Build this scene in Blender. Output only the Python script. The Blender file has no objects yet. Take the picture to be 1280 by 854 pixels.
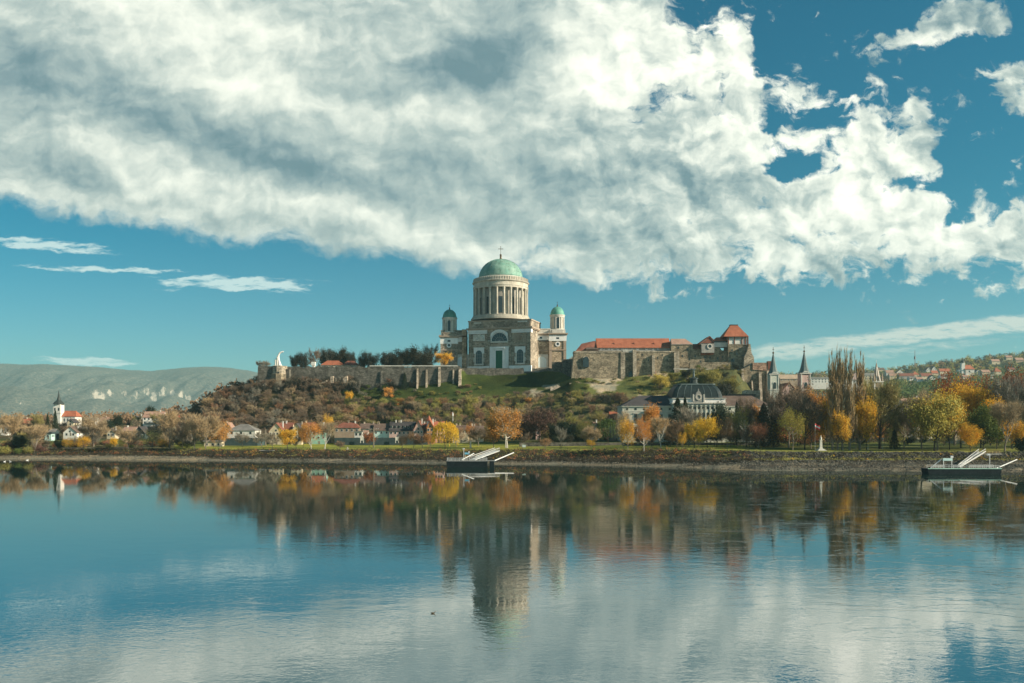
import bpy, math, random
import numpy as np
from mathutils import Vector, Matrix, noise as mnoise
random.seed(7); np.random.seed(7)
SC = bpy.context.scene
COL = SC.collection
F = 1110.0; HZ = 533.0; CH = 18.0      # focal length in photo pixels, horizon row, camera height
def X_(px, Y): return (px-640.0)*Y/F
def Z_(py, Y): return CH-(py-HZ)*Y/F
R = math.radians

# ------------------------------------------------------------------ helpers
def tag(o, label=None, cat=None, group=None, kind=None):
    if label: o['label'] = label
    if cat: o['category'] = cat
    if group: o['group'] = group
    if kind: o['kind'] = kind
    return o
def empty(name, loc, rz=0, label=None, cat=None, group=None):
    o = bpy.data.objects.new(name, None); COL.objects.link(o)
    o.empty_display_size = .5
    o.location = loc; o.rotation_euler = (0, 0, rz)
    return tag(o, label, cat, group)
class MB:
    def __init__(s): s.v = []; s.f = []
    def add(s, vs, fs):
        n = len(s.v); s.v += [tuple(p) for p in vs]; s.f += [tuple(i+n for i in f) for f in fs]; return s
    def box(s, x0, x1, y0, y1, z0, z1):
        return s.add([(x0,y0,z0),(x1,y0,z0),(x1,y1,z0),(x0,y1,z0),(x0,y0,z1),(x1,y0,z1),(x1,y1,z1),(x0,y1,z1)],
                     [(0,3,2,1),(4,5,6,7),(0,1,5,4),(1,2,6,5),(2,3,7,6),(3,0,4,7)])
    def prism(s, pts, y0, y1):        # polygon in x,z (counter clockwise seen from -y) pushed along y
        n = len(pts)
        return s.add([(x,y0,z) for x,z in pts]+[(x,y1,z) for x,z in pts],
                     [tuple(range(n)), tuple(range(2*n-1,n-1,-1))]+[((i+1)%n, i, n+i, n+(i+1)%n) for i in range(n)])
    def slab(s, pts, z0, z1):         # polygon in x,y pushed along z
        n = len(pts)
        return s.add([(x,y,z0) for x,y in pts]+[(x,y,z1) for x,y in pts],
                     [tuple(range(n-1,-1,-1)), tuple(range(n,2*n))]+[(i,(i+1)%n,n+(i+1)%n,n+i) for i in range(n)])
    def lathe(s, prof, n=32, cx=0, cy=0, a0=0.0, sx=1, sy=1):
        base = len(s.v); k = len(prof)
        for r, z in prof:
            for i in range(n):
                a = a0+2*math.pi*i/n
                s.v.append((cx+r*math.cos(a)*sx, cy+r*math.sin(a)*sy, z))
        for j in range(k-1):
            for i in range(n):
                a = base+j*n+i; b = base+j*n+(i+1)%n
                s.f.append((a, b, b+n, a+n))
        s.f.append(tuple(base+i for i in range(n-1,-1,-1))); s.f.append(tuple(base+(k-1)*n+i for i in range(n)))
        return s
    def tube(s, p0, p1, r0, r1=None, n=6):
        r1 = r0 if r1 is None else r1
        p0 = Vector(p0); p1 = Vector(p1); d = (p1-p0)
        if d.length < 1e-6: return s
        d.normalize(); a = d.orthogonal().normalized(); b = d.cross(a)
        vs = []
        for p, r in ((p0,r0),(p1,r1)):
            for i in range(n):
                t = 2*math.pi*i/n; vs.append(p+(a*math.cos(t)+b*math.sin(t))*r)
        return s.add(vs, [(i,(i+1)%n,n+(i+1)%n,n+i) for i in range(n)]+[tuple(range(n-1,-1,-1)), tuple(range(n,2*n))])
    def path(s, pts, rs, n=6):
        for i in range(len(pts)-1): s.tube(pts[i], pts[i+1], rs[i], rs[i+1], n)
        return s
    def arch(s, cx, w, z0, z1, y0, y1, n=10):     # filled panel with round head, z1 = crown
        r = w/2; pts = [(cx-r,z0),(cx+r,z0)]
        for i in range(n+1):
            a = math.pi*i/n; pts.append((cx+r*math.cos(a), z1-r+r*math.sin(a)))
        return s.prism(pts, y0, y1)
    def ring(s, cx, cz, ro, ri, y0, y1, a0=0, a1=math.pi, n=14):
        for i in range(n):
            t0 = a0+(a1-a0)*i/n; t1 = a0+(a1-a0)*(i+1)/n
            s.prism([(cx+ri*math.cos(t0),cz+ri*math.sin(t0)),(cx+ro*math.cos(t0),cz+ro*math.sin(t0)),
                     (cx+ro*math.cos(t1),cz+ro*math.sin(t1)),(cx+ri*math.cos(t1),cz+ri*math.sin(t1))], y0, y1)
        return s
    def hip(s, x0, x1, y0, y1, z0, z1, ins=None, insr=None):   # ridge along x
        ins = (y1-y0)/2 if ins is None else ins; insr = ins if insr is None else insr
        ym = (y0+y1)/2
        return s.add([(x0,y0,z0),(x1,y0,z0),(x1,y1,z0),(x0,y1,z0),(x0+ins,ym,z1),(x1-insr,ym,z1)],
                     [(0,1,5,4),(1,2,5),(2,3,4,5),(3,0,4),(3,2,1,0)])
    def roofx(s, x0, x1, y0, y1, z0, z1, t=.35):   # gable roof, ridge along x, as a thick shell
        ym = (y0+y1)/2
        s.add([(x0,y0,z0),(x1,y0,z0),(x1,ym,z1),(x0,ym,z1),(x0,y1,z0),(x1,y1,z0),
               (x0,y0,z0-t),(x1,y0,z0-t),(x1,ym,z1-t),(x0,ym,z1-t),(x0,y1,z0-t),(x1,y1,z0-t)],
              [(0,1,2,3),(3,2,5,4),(7,6,9,8),(8,9,10,11),(0,6,7,1),(5,11,10,4),(1,7,8,2),(2,8,11,5),(3,9,6,0),(4,10,9,3)])
        return s
    def roofy(s, x0, x1, y0, y1, z0, z1, t=.35):
        n = len(s.v); s.roofx(y0, y1, x0, x1, z0, z1, t)
        for i in range(n, len(s.v)):
            a, b, c = s.v[i]; s.v[i] = (b, a, c)
        return s
    def blob(s, c, r, rz=None, seed=0, n=8, m=5, amp=.25):
        rz = r if rz is None else rz; rnd = random.Random(seed); base = len(s.v)
        s.v.append((c[0],c[1],c[2]-rz))
        for j in range(1, m):
            ph = math.pi*j/m
            for i in range(n):
                a = 2*math.pi*i/n+j; k = 1+rnd.uniform(-amp, amp)
                s.v.append((c[0]+r*k*math.sin(ph)*math.cos(a), c[1]+r*k*math.sin(ph)*math.sin(a), c[2]-rz*k*math.cos(ph)))
        s.v.append((c[0],c[1],c[2]+rz)); top = len(s.v)-1
        for i in range(n): s.f.append((base, base+1+(i+1)%n, base+1+i))
        for j in range(m-2):
            for i in range(n):
                a = base+1+j*n+i; b = base+1+j*n+(i+1)%n; s.f.append((a,b,b+n,a+n))
        for i in range(n): s.f.append((base+1+(m-2)*n+i, base+1+(m-2)*n+(i+1)%n, top))
        return s
    def mesh(s, name, mat=None, smooth=False):
        me = bpy.data.meshes.new(name); me.from_pydata(s.v, [], s.f); me.update()
        if smooth: me.polygons.foreach_set('use_smooth', [True]*len(me.polygons))
        if mat: me.materials.append(mat)
        return me
    def build(s, name, mat, parent=None, loc=(0,0,0), rz=0, smooth=False, label=None):
        o = bpy.data.objects.new(name, s.mesh(name, mat, smooth)); COL.objects.link(o)
        o.parent = parent; o.location = loc; o.rotation_euler = (0,0,rz)
        if label: o['label'] = label
        return o
def copy_tree(o, parent=None, mats=None):
    c = o.copy(); COL.objects.link(c); c.parent = parent
    for ch in list(o.children): copy_tree(ch, c)
    return c

# ------------------------------------------------------------------ materials
MATS = {}
def nmat(name):
    m = bpy.data.materials.new(name); m.use_nodes = True; nt = m.node_tree
    b = nt.nodes['Principled BSDF']; return m, nt, b
def N(nt, t, **kw):
    n = nt.nodes.new(t)
    for k, v in kw.items():
        if k.startswith('i_'): n.inputs[int(k[2:])].default_value = v
        else: setattr(n, k, v)
    return n
def ramp(nt, stops, interp='LINEAR'):
    r = nt.nodes.new('ShaderNodeValToRGB'); e = r.color_ramp.elements; r.color_ramp.interpolation = interp
    while len(e) < len(stops): e.new(.5)
    for i, (p, c) in enumerate(stops):
        e[i].position = p; e[i].color = (c[0],c[1],c[2],1) if hasattr(c,'__len__') else (c,c,c,1)
    return r
def mixc(nt, fac, a, b, mode='MIX'):
    m = nt.nodes.new('ShaderNodeMix'); m.data_type = 'RGBA'; m.blend_type = mode
    for sock, v in ((m.inputs[0],fac),(m.inputs[6],a),(m.inputs[7],b)):
        if hasattr(v, 'is_linked'): nt.links.new(v, sock)
        elif hasattr(v, '__len__'): sock.default_value = (v[0],v[1],v[2],1)
        else: sock.default_value = v
    return m.outputs[2]
def noisy(name, c1, c2, scale=.5, rough=.85, bump=.0, detail=6, kind='noise', joint=None, jscale=1.0, stain=.35, spec=.3, metal=0):
    """two colours mixed by noise; optional stone cells or brick courses; weather stains."""
    m, nt, b = nmat(name); L = nt.links
    tc = N(nt, 'ShaderNodeTexCoord'); co = tc.outputs['Object']
    n1 = N(nt, 'ShaderNodeTexNoise'); n1.inputs['Scale'].default_value = scale; n1.inputs['Detail'].default_value = detail; n1.inputs['Roughness'].default_value = .65
    L.new(co, n1.inputs['Vector'])
    r1 = ramp(nt, [(.36,0),(.64,1)]); L.new(n1.outputs[0], r1.inputs[0])
    col = mixc(nt, r1.outputs[0], c1, c2)
    if kind == 'stone':
        v = N(nt, 'ShaderNodeTexVoronoi'); v.inputs['Scale'].default_value = jscale
        mp = N(nt, 'ShaderNodeMapping'); mp.inputs['Scale'].default_value = (1,1,1.6); L.new(co, mp.inputs[0]); L.new(mp.outputs[0], v.inputs['Vector'])
        bw = N(nt, 'ShaderNodeRGBToBW'); L.new(v.outputs['Color'], bw.inputs[0])
        rr = ramp(nt, [(.15,.62),(.5,.97),(.85,1.35)]); L.new(bw.outputs[0], rr.inputs[0])
        col = mixc(nt, 1.0, col, rr.outputs[0], 'MULTIPLY')
        v2 = N(nt, 'ShaderNodeTexVoronoi'); v2.inputs['Scale'].default_value = jscale*.27; L.new(mp.outputs[0], v2.inputs['Vector'])
        bw2 = N(nt, 'ShaderNodeRGBToBW'); L.new(v2.outputs['Color'], bw2.inputs[0])
        rr2 = ramp(nt, [(.2,.75),(.8,1.25)]); L.new(bw2.outputs[0], rr2.inputs[0])
        col = mixc(nt, 1.0, col, rr2.outputs[0], 'MULTIPLY')
    if kind == 'courses':       # horizontal ashlar / brick courses
        w = N(nt, 'ShaderNodeTexWave', wave_type='BANDS', bands_direction='Z'); w.inputs['Scale'].default_value = jscale; w.inputs['Distortion'].default_value = .4; L.new(co, w.inputs['Vector'])
        rr = ramp(nt, [(0,.8),(.4,1.05)]); L.new(w.outputs[1], rr.inputs[0])
        col = mixc(nt, 1.0, col, rr.outputs[0], 'MULTIPLY')
    if kind == 'tiles':
        w = N(nt, 'ShaderNodeTexWave', wave_type='BANDS', bands_direction='X'); w.inputs['Scale'].default_value = jscale; w.inputs['Distortion'].default_value = .6; L.new(co, w.inputs['Vector'])
        w2 = N(nt, 'ShaderNodeTexWave', wave_type='BANDS', bands_direction='Z'); w2.inputs['Scale'].default_value = jscale; w2.inputs['Distortion'].default_value = .5; L.new(co, w2.inputs['Vector'])
        ad = N(nt, 'ShaderNodeMath', operation='MULTIPLY'); L.new(w.outputs[1], ad.inputs[0]); L.new(w2.outputs[1], ad.inputs[1])
        rr = ramp(nt, [(0,.82),(.5,1.1)]); L.new(ad.outputs[0], rr.inputs[0])
        col = mixc(nt, 1.0, col, rr.outputs[0], 'MULTIPLY')
    if stain:
        n2 = N(nt, 'ShaderNodeTexNoise'); n2.inputs['Scale'].default_value = .12; n2.inputs['Detail'].default_value = 8; n2.inputs['Roughness'].default_value = .7
        mp2 = N(nt, 'ShaderNodeMapping'); mp2.inputs['Scale'].default_value = (1.6,1.6,.6); L.new(co, mp2.inputs[0]); L.new(mp2.outputs[0], n2.inputs['Vector'])
        r2 = ramp(nt, [(.4,1.0),(.66,1-stain)]); L.new(n2.outputs[0], r2.inputs[0])
        col = mixc(nt, 1.0, col, r2.outputs[0], 'MULTIPLY')
    oi = N(nt, 'ShaderNodeObjectInfo'); rr = ramp(nt, [(0,.92),(1,1.08)]); L.new(oi.outputs['Random'], rr.inputs[0])
    col = mixc(nt, 1.0, col, rr.outputs[0], 'MULTIPLY')
    L.new(col, b.inputs['Base Color'])
    b.inputs['Roughness'].default_value = rough; b.inputs['Specular IOR Level'].default_value = spec; b.inputs['Metallic'].default_value = metal
    if bump:
        bp = N(nt, 'ShaderNodeBump'); bp.inputs['Strength'].default_value = bump; bp.inputs['Distance'].default_value = .2
        L.new(n1.outputs[0], bp.inputs['Height']); L.new(bp.outputs[0], b.inputs['Normal'])
    MATS[name] = m; return m
def leaf_mat(name, c1, c2, trans=.25, dark=.45, scale=3.0):
    m, nt, b = nmat(name); L = nt.links
    tc = N(nt, 'ShaderNodeTexCoord')
    oi = N(nt, 'ShaderNodeObjectInfo')
    off = N(nt, 'ShaderNodeVectorMath', operation='ADD'); L.new(tc.outputs['Object'], off.inputs[0])
    cr = N(nt, 'ShaderNodeCombineXYZ'); mu = N(nt, 'ShaderNodeMath', operation='MULTIPLY'); mu.inputs[1].default_value = 37.0
    L.new(oi.outputs['Random'], mu.inputs[0]); L.new(mu.outputs[0], cr.inputs[0]); L.new(cr.outputs[0], off.inputs[1])
    n1 = N(nt, 'ShaderNodeTexNoise'); n1.inputs['Scale'].default_value = scale; n1.inputs['Detail'].default_value = 3; L.new(off.outputs[0], n1.inputs['Vector'])
    r1 = ramp(nt, [(.38,0),(.62,1)]); L.new(n1.outputs[0], r1.inputs[0])
    col = mixc(nt, r1.outputs[0], c1, c2)
    n2 = N(nt, 'ShaderNodeTexNoise'); n2.inputs['Scale'].default_value = scale*9; n2.inputs['Detail'].default_value = 2; L.new(off.outputs[0], n2.inputs['Vector'])
    r2 = ramp(nt, [(.35,dark),(.65,1.45)]); L.new(n2.outputs[0], r2.inputs[0])
    col = mixc(nt, 1.0, col, r2.outputs[0], 'MULTIPLY')
    r3 = ramp(nt, [(0,(.84,.88,.9)),(.5,(1,1,1)),(1,(1.18,1.08,.92))]); L.new(oi.outputs['Random'], r3.inputs[0])
    col = mixc(nt, 1.0, col, r3.outputs[0], 'MULTIPLY')
    L.new(col, b.inputs['Base Color']); b.inputs['Roughness'].default_value = .8; b.inputs['Specular IOR Level'].default_value = .15
    if trans:
        t = N(nt, 'ShaderNodeBsdfTranslucent'); L.new(col, t.inputs[0])
        ms = N(nt, 'ShaderNodeMixShader'); ms.inputs[0].default_value = trans
        L.new(b.outputs[0], ms.inputs[1]); L.new(t.outputs[0], ms.inputs[2])
        L.new(ms.outputs[0], nt.nodes['Material Output'].inputs[0])
    MATS[name] = m; return m
# masonry and paint
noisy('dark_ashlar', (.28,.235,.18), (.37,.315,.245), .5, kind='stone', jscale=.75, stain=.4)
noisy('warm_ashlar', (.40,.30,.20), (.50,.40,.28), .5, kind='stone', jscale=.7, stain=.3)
noisy('pale_stone', (.55,.53,.47), (.72,.69,.62), .35, stain=.22)
noisy('white_plaster', (.80,.79,.76), (.88,.87,.84), .3, stain=.15)
noisy('ledge_stone', (.38,.29,.22), (.45,.36,.28), .8, stain=.25)
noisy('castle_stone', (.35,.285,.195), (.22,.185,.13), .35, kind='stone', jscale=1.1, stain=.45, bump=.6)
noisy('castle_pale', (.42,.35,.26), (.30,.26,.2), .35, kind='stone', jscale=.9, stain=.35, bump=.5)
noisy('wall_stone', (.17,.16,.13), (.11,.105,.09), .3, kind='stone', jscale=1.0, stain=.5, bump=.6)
noisy('lit_stone', (.50,.42,.32), (.38,.31,.24), .5, kind='stone', jscale=.8, stain=.25)  # paler stone, sunlight on the lit faces put into its colour
noisy('brick_parapet', (.34,.19,.13), (.42,.30,.22), .6, kind='stone', jscale=1.2, stain=.4)
noisy('copper', (.15,.335,.27), (.27,.43,.35), .22, rough=.65, stain=.35, spec=.4)
noisy('copper_small', (.08,.27,.21), (.14,.38,.30), .3, rough=.6, stain=.3, spec=.4)
noisy('glass_dark', (.025,.035,.04), (.04,.055,.06), .5, rough=.12, stain=0, spec=.6)
noisy('green_door', (.02,.13,.075), (.035,.19,.11), .9, stain=.2)
noisy('bronze', (.09,.06,.03), (.16,.11,.05), 1.5, rough=.5, metal=.5)
noisy('red_tile', (.34,.11,.06), (.44,.155,.085), .35, kind='tiles', jscale=.9, stain=.25)
noisy('dark_red_tile', (.20,.075,.05), (.28,.11,.075), .35, kind='tiles', jscale=.9, stain=.3)
noisy('brown_tile', (.13,.09,.075), (.19,.135,.105), .35, kind='tiles', jscale=.9, stain=.35)
noisy('pink_tile', (.36,.22,.17), (.44,.28,.21), .35, kind='tiles', jscale=.9, stain=.25)
noisy('grey_tile', (.17,.165,.155), (.24,.23,.21), .35, kind='tiles', jscale=.9, stain=.25)
noisy('slate', (.055,.05,.052), (.085,.078,.08), .35, kind='tiles', jscale=.9, stain=.3)
noisy('dome_metal', (.012,.022,.025), (.022,.036,.038), .4, rough=.5, spec=.22, stain=.2)
noisy('spire_metal', (.10,.145,.15), (.15,.20,.20), .4, rough=.6, stain=.3)
noisy('dark_spire', (.03,.045,.045), (.05,.065,.06), .6, rough=.6, stain=.2)
noisy('stucco_white', (.66,.64,.58), (.78,.76,.70), .4, stain=.18)
noisy('stucco_cream', (.56,.48,.33), (.66,.58,.43), .4, stain=.2)
noisy('stucco_yellow', (.60,.43,.16), (.68,.50,.22), .4, stain=.2)
noisy('stucco_tan', (.36,.27,.19), (.44,.34,.25), .4, stain=.25)
noisy('stucco_aqua', (.42,.60,.58), (.52,.69,.66), .4, stain=.15)
noisy('stucco_green', (.28,.50,.42), (.35,.58,.48), .4, stain=.15)
noisy('stucco_pink', (.55,.37,.33), (.64,.46,.41), .4, stain=.2)
noisy('stucco_orange', (.46,.2,.08), (.5,.25,.11), .4, stain=.2)
noisy('stucco_grey', (.30,.29,.27), (.38,.37,.34), .4, stain=.25)
noisy('stucco_teal', (.035,.06,.065), (.055,.085,.09), .4, stain=.2)
noisy('palace_wall', (.50,.52,.45), (.60,.61,.53), .3, stain=.2)
noisy('steel_dark', (.008,.013,.016), (.016,.024,.028), .8, rough=.8, spec=.05, stain=.3)
noisy('steel_white', (.50,.52,.52), (.64,.65,.64), 1, rough=.5, stain=.1)
noisy('steel_grey', (.28,.30,.30), (.38,.40,.40), 1, rough=.5, stain=.2)
noisy('paint_blue', (.12,.36,.48), (.18,.45,.58), 1, rough=.5, stain=.1)
noisy('deck_planks', (.20,.19,.17), (.28,.26,.23), .8, kind='courses', jscale=2, stain=.2)
noisy('wood_pole', (.20,.17,.13), (.28,.24,.19), 1.2, stain=.2)
noisy('flag_red', (.55,.03,.03), (.60,.05,.04), 1, stain=0)
noisy('cloth_dark', (.03,.035,.05), (.05,.05,.07), 2, stain=0)
noisy('cloth_red', (.30,.05,.04), (.36,.08,.06), 2, stain=0)
noisy('feather_white', (.75,.75,.72), (.82,.82,.8), 2, stain=0)
noisy('feather_brown', (.06,.045,.03), (.1,.08,.05), 4, stain=0)
noisy('beak_orange', (.6,.2,.04), (.65,.25,.06), 2, stain=0)
noisy('bark_dark', (.045,.036,.028), (.075,.06,.045), 2, stain=.2)
noisy('bark_grey', (.17,.145,.115), (.25,.215,.17), 2, stain=.2)
noisy('bark_white', (.48,.46,.40), (.62,.60,.54), 3, stain=.3)
noisy('rubble', (.22,.20,.155), (.08,.075,.06), .8, stain=.3)
noisy('dark_rubble', (.055,.055,.048), (.12,.115,.095), .8, stain=.3)
noisy('mast_paint', (.25,.2,.2), (.35,.3,.3), .1, stain=0)
noisy('pale_blue_door', (.62,.74,.77), (.70,.81,.83), .4, stain=.1)
noisy('drum_wall', (.30,.29,.26), (.40,.385,.35), .4, stain=.3)  # grey ashlar, darkened for the shadow behind the drum columns
noisy('drum_stone', (.42,.385,.315), (.55,.51,.43), .35, stain=.3)
# foliage
leaf_mat('leaf_lime', (.44,.36,.08), (.36,.31,.08), .3, .6)
leaf_mat('twig_gold', (.42,.29,.14), (.30,.22,.12), .1, .6)
leaf_mat('leaf_yellow', (.80,.48,.04), (.68,.46,.06), .35, .65)
leaf_mat('leaf_gold', (.70,.39,.04), (.58,.38,.06), .35, .6)
leaf_mat('leaf_orange', (.60,.27,.06), (.48,.26,.08), .3, .6)
leaf_mat('leaf_rust', (0.369,0.150,0.070), (0.299,0.140,0.079), .2)
leaf_mat('leaf_brown', (0.265,0.163,0.092), (0.201,0.146,0.092), .15)
leaf_mat('leaf_purple', (0.194,0.101,0.073), (0.145,0.089,0.073), .15)
leaf_mat('leaf_olive', (0.324,0.294,0.081), (0.223,0.223,0.081), .2)
leaf_mat('leaf_green', (0.105,0.141,0.033), (0.075,0.119,0.037), .2)
leaf_mat('leaf_dark', (0.020,0.036,0.024), (0.031,0.044,0.022), .08)
leaf_mat('leaf_dim', (0.039,0.046,0.037), (0.055,0.053,0.040), .1)
leaf_mat('twig_tan', (.40,.30,.18), (.32,.25,.16), .1, .6)
leaf_mat('twig_brown', (0.219,0.161,0.113), (0.173,0.136,0.100), .08)
leaf_mat('twig_grey', (0.292,0.265,0.209), (0.219,0.201,0.163), .08)
leaf_mat('twig_rust', (0.311,0.173,0.100), (0.238,0.146,0.100), .1)
leaf_mat('twig_olive', (0.328,0.292,0.109), (0.255,0.219,0.100), .1)
leaf_mat('scrub_dark', (.045,.035,.024), (.03,.028,.02), .05)
# ------------------------------------------------------------------ terrain
# stations: 0 river bed,1 waterline,2 beach top,3 bank mid,4 bank top,5 lawn back,6 hill foot,7 mid slope,8 crest base,9 crest,10 plateau back,11 behind,12 far,13 ridge,14 beyond
COLS = {
-700:[(470,-3),(500,0),(515,1.5),(522,3),(530,4.5),(600,5.5),(700,9),(760,12),(800,16),(810,16.5),(900,18),(1050,20),(1500,22),(2500,25),(7500,30)],
0:   [(462,-3),(487,0),(500,1.4),(508,2.8),(517,4.4),(580,6),(680,9),(740,12),(790,14),(800,14.3),(900,18),(1050,20),(1500,22),(2500,25),(7500,30)],
100: [(462,-3),(486,0),(502,1.6),(508,3),(516,4.6),(575,6),(670,9),(735,13),(790,17),(800,17.5),(900,20),(1050,21),(1500,22),(2500,25),(7500,30)],
200: [(445,-3),(470,0),(490,1.7),(495,3.2),(503,4.8),(560,6),(640,9),(720,15),(790,21),(800,22),(900,22),(1050,22),(1500,22),(2500,25),(7500,30)],
240: [(442,-3),(466,0),(484,1.6),(489,3.2),(497,4.9),(565,6),(620,9),(680,18),(720,25),(730,26),(900,24),(1050,22),(1500,22),(2500,25),(7500,30)],
270: [(438,-3),(462,0),(478,1.5),(484,3.2),(491,5),(570,6),(620,9),(672,22),(715,38),(725,39),(850,38),(1000,18),(1500,22),(2500,25),(7500,30)],
300: [(436,-3),(460,0),(473,1.4),(479,3.2),(486,5),(580,6),(620,9),(672,24),(712,45),(722,46),(850,44),(1000,18),(1500,22),(2500,25),(7500,30)],
325: [(434,-3),(458,0),(470,1.4),(476,3.2),(484,5),(585,6),(620,9),(672,26),(712,52),(722,55),(850,52),(1000,18),(1500,22),(2500,25),(7500,30)],
360: [(432,-3),(456,0),(467,1.3),(474,3.2),(482,5),(586,6),(620,9),(674,28),(713,50),(719,64),(880,62),(1000,18),(1500,22),(2500,25),(7500,30)],
400: [(430,-3),(454,0),(465,1.2),(473,3.2),(481,5),(586,6),(620,9),(674,28),(713,48),(719,64.5),(880,64),(1000,18),(1500,22),(2500,25),(7500,30)],
480: [(420,-3),(440,0),(455,1.2),(466,3.2),(476,5.2),(586,6),(618,9),(672,28),(713,48),(719,65),(880,64),(1000,18),(1500,22),(2500,25),(7500,30)],
565: [(402,-3),(424,0),(440,1.2),(452,3.3),(464,5.5),(575,6.2),(612,9),(672,29),(713,52),(719,65),(900,64),(1000,18),(1500,22),(2500,25),(7500,30)],
585: [(400,-3),(421,0),(437,1.2),(450,3.3),(462,5.6),(570,6.2),(610,9),(674,29),(731,61),(735,64.8),(900,64),(1000,18),(1500,22),(2500,25),(7500,30)],
640: [(394,-3),(418,0),(432,1.2),(444,3.4),(456,5.8),(540,6.2),(605,9),(672,30),(731,60.5),(735,64.8),(900,64),(1000,18),(1500,22),(2500,25),(7500,30)],
680: [(391,-3),(416.5,0),(429,1.2),(441,3.5),(453,6),(525,6.4),(601,9),(665,32),(727,60.5),(732,64.3),(900,64),(1000,18),(1500,22),(2500,25),(7500,30)],
700: [(390,-3),(416,0),(428,1.2),(440,3.6),(452,6),(520,6.4),(600,9),(660,33),(712,59),(718,62.5),(900,64),(1000,18),(1500,22),(2500,25),(7500,30)],
716: [(388,-3),(412,0),(425,1.2),(437,3.7),(449,6.1),(515,6.4),(595,9),(655,35),(693,55),(698,56),(900,60),(1000,18),(1500,22),(2500,25),(7500,30)],
780: [(378,-3),(401,0),(414,1.3),(426,4),(438,6.6),(505,6.8),(595,9),(650,36),(693,55),(698,56),(880,60),(1000,18),(1500,25),(2500,40),(7500,30)],
860: [(360,-3),(384,0),(397,1.5),(408,4.5),(418,7.3),(505,7.2),(600,9),(650,35),(693,62.3),(698,63.3),(860,60),(1000,18),(1500,30),(2500,60),(7500,50)],
920: [(340,-3),(367,0),(386,2.8),(392,3.2),(402,7.2),(510,7.2),(600,9),(652,35),(690,62),(698,63),(850,58),(1000,20),(1500,45),(2300,110),(7500,90)],
945: [(334,-3),(362,0),(386,3.0),(393,3.3),(399,6.8),(515,7.2),(600,9),(655,28),(690,42),(696,46),(840,40),(1000,22),(1500,55),(2300,138),(7500,110)],
968: [(330,-3),(358,0),(387,3.0),(394,3.3),(398,6.7),(520,7.2),(600,9),(655,10),(690,11),(700,12),(850,16),(1000,22),(1500,60),(2300,150),(7500,110)],
1060:[(330,-3),(357,0),(387,3.0),(394,3.3),(398,6.6),(530,7.2),(600,8),(655,9),(690,10),(700,11),(850,18),(1000,28),(1500,66),(2300,154),(7500,110)],
1110:[(328,-3),(355,0),(387,3.0),(394,3.3),(398,6.6),(530,7.2),(600,8),(655,9),(690,10),(700,11),(850,18),(1000,28),(1500,72),(2300,162),(7500,110)],
1150:[(326,-3),(353,0),(387,3.0),(394,3.3),(398,6.6),(530,7.2),(600,8),(655,9),(690,10),(700,11),(850,18),(1000,30),(1500,78),(2300,172),(7500,120)],
1200:[(322,-3),(349,0),(386,3.0),(394,3.3),(398,6.6),(530,7.2),(600,8),(655,9),(690,10),(700,11),(850,18),(1000,32),(1500,88),(2300,186),(7500,130)],
1290:[(316,-3),(343,0),(384,3.0),(394,3.3),(398,6.6),(530,7.2),(600,8),(655,9),(690,10),(700,11),(850,18),(1000,34),(1500,95),(2300,206),(7500,140)],
1500:[(310,-3),(338,0),(384,3.0),(394,3.3),(398,6.6),(530,7.2),(600,8),(655,9),(690,10),(700,11),(850,18),(1000,34),(1500,95),(2300,215),(7500,140)],
2000:[(310,-3),(338,0),(384,3.0),(394,3.3),(398,6.6),(530,7.2),(600,8),(655,9),(690,10),(700,11),(850,18),(1000,34),(1500,95),(2300,200),(7500,140)],
}
_px = np.array(sorted(COLS)); _Y = np.array([[s[0] for s in COLS[p]] for p in _px], float); _Zz = np.array([[s[1] for s in COLS[p]] for p in _px], float)
def column(px):
    ys = np.array([np.interp(px, _px, _Y[:,k]) for k in range(15)]); zs = np.array([np.interp(px, _px, _Zz[:,k]) for k in range(15)])
    return ys, zs
def gn(X, Y, z):          # gentle unevenness away from flat lawns
    return 0.0
def ground_z(X, Y):
    ys, zs = column(640+X*F/max(Y,50.)); return float(np.interp(Y, ys, zs))
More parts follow.
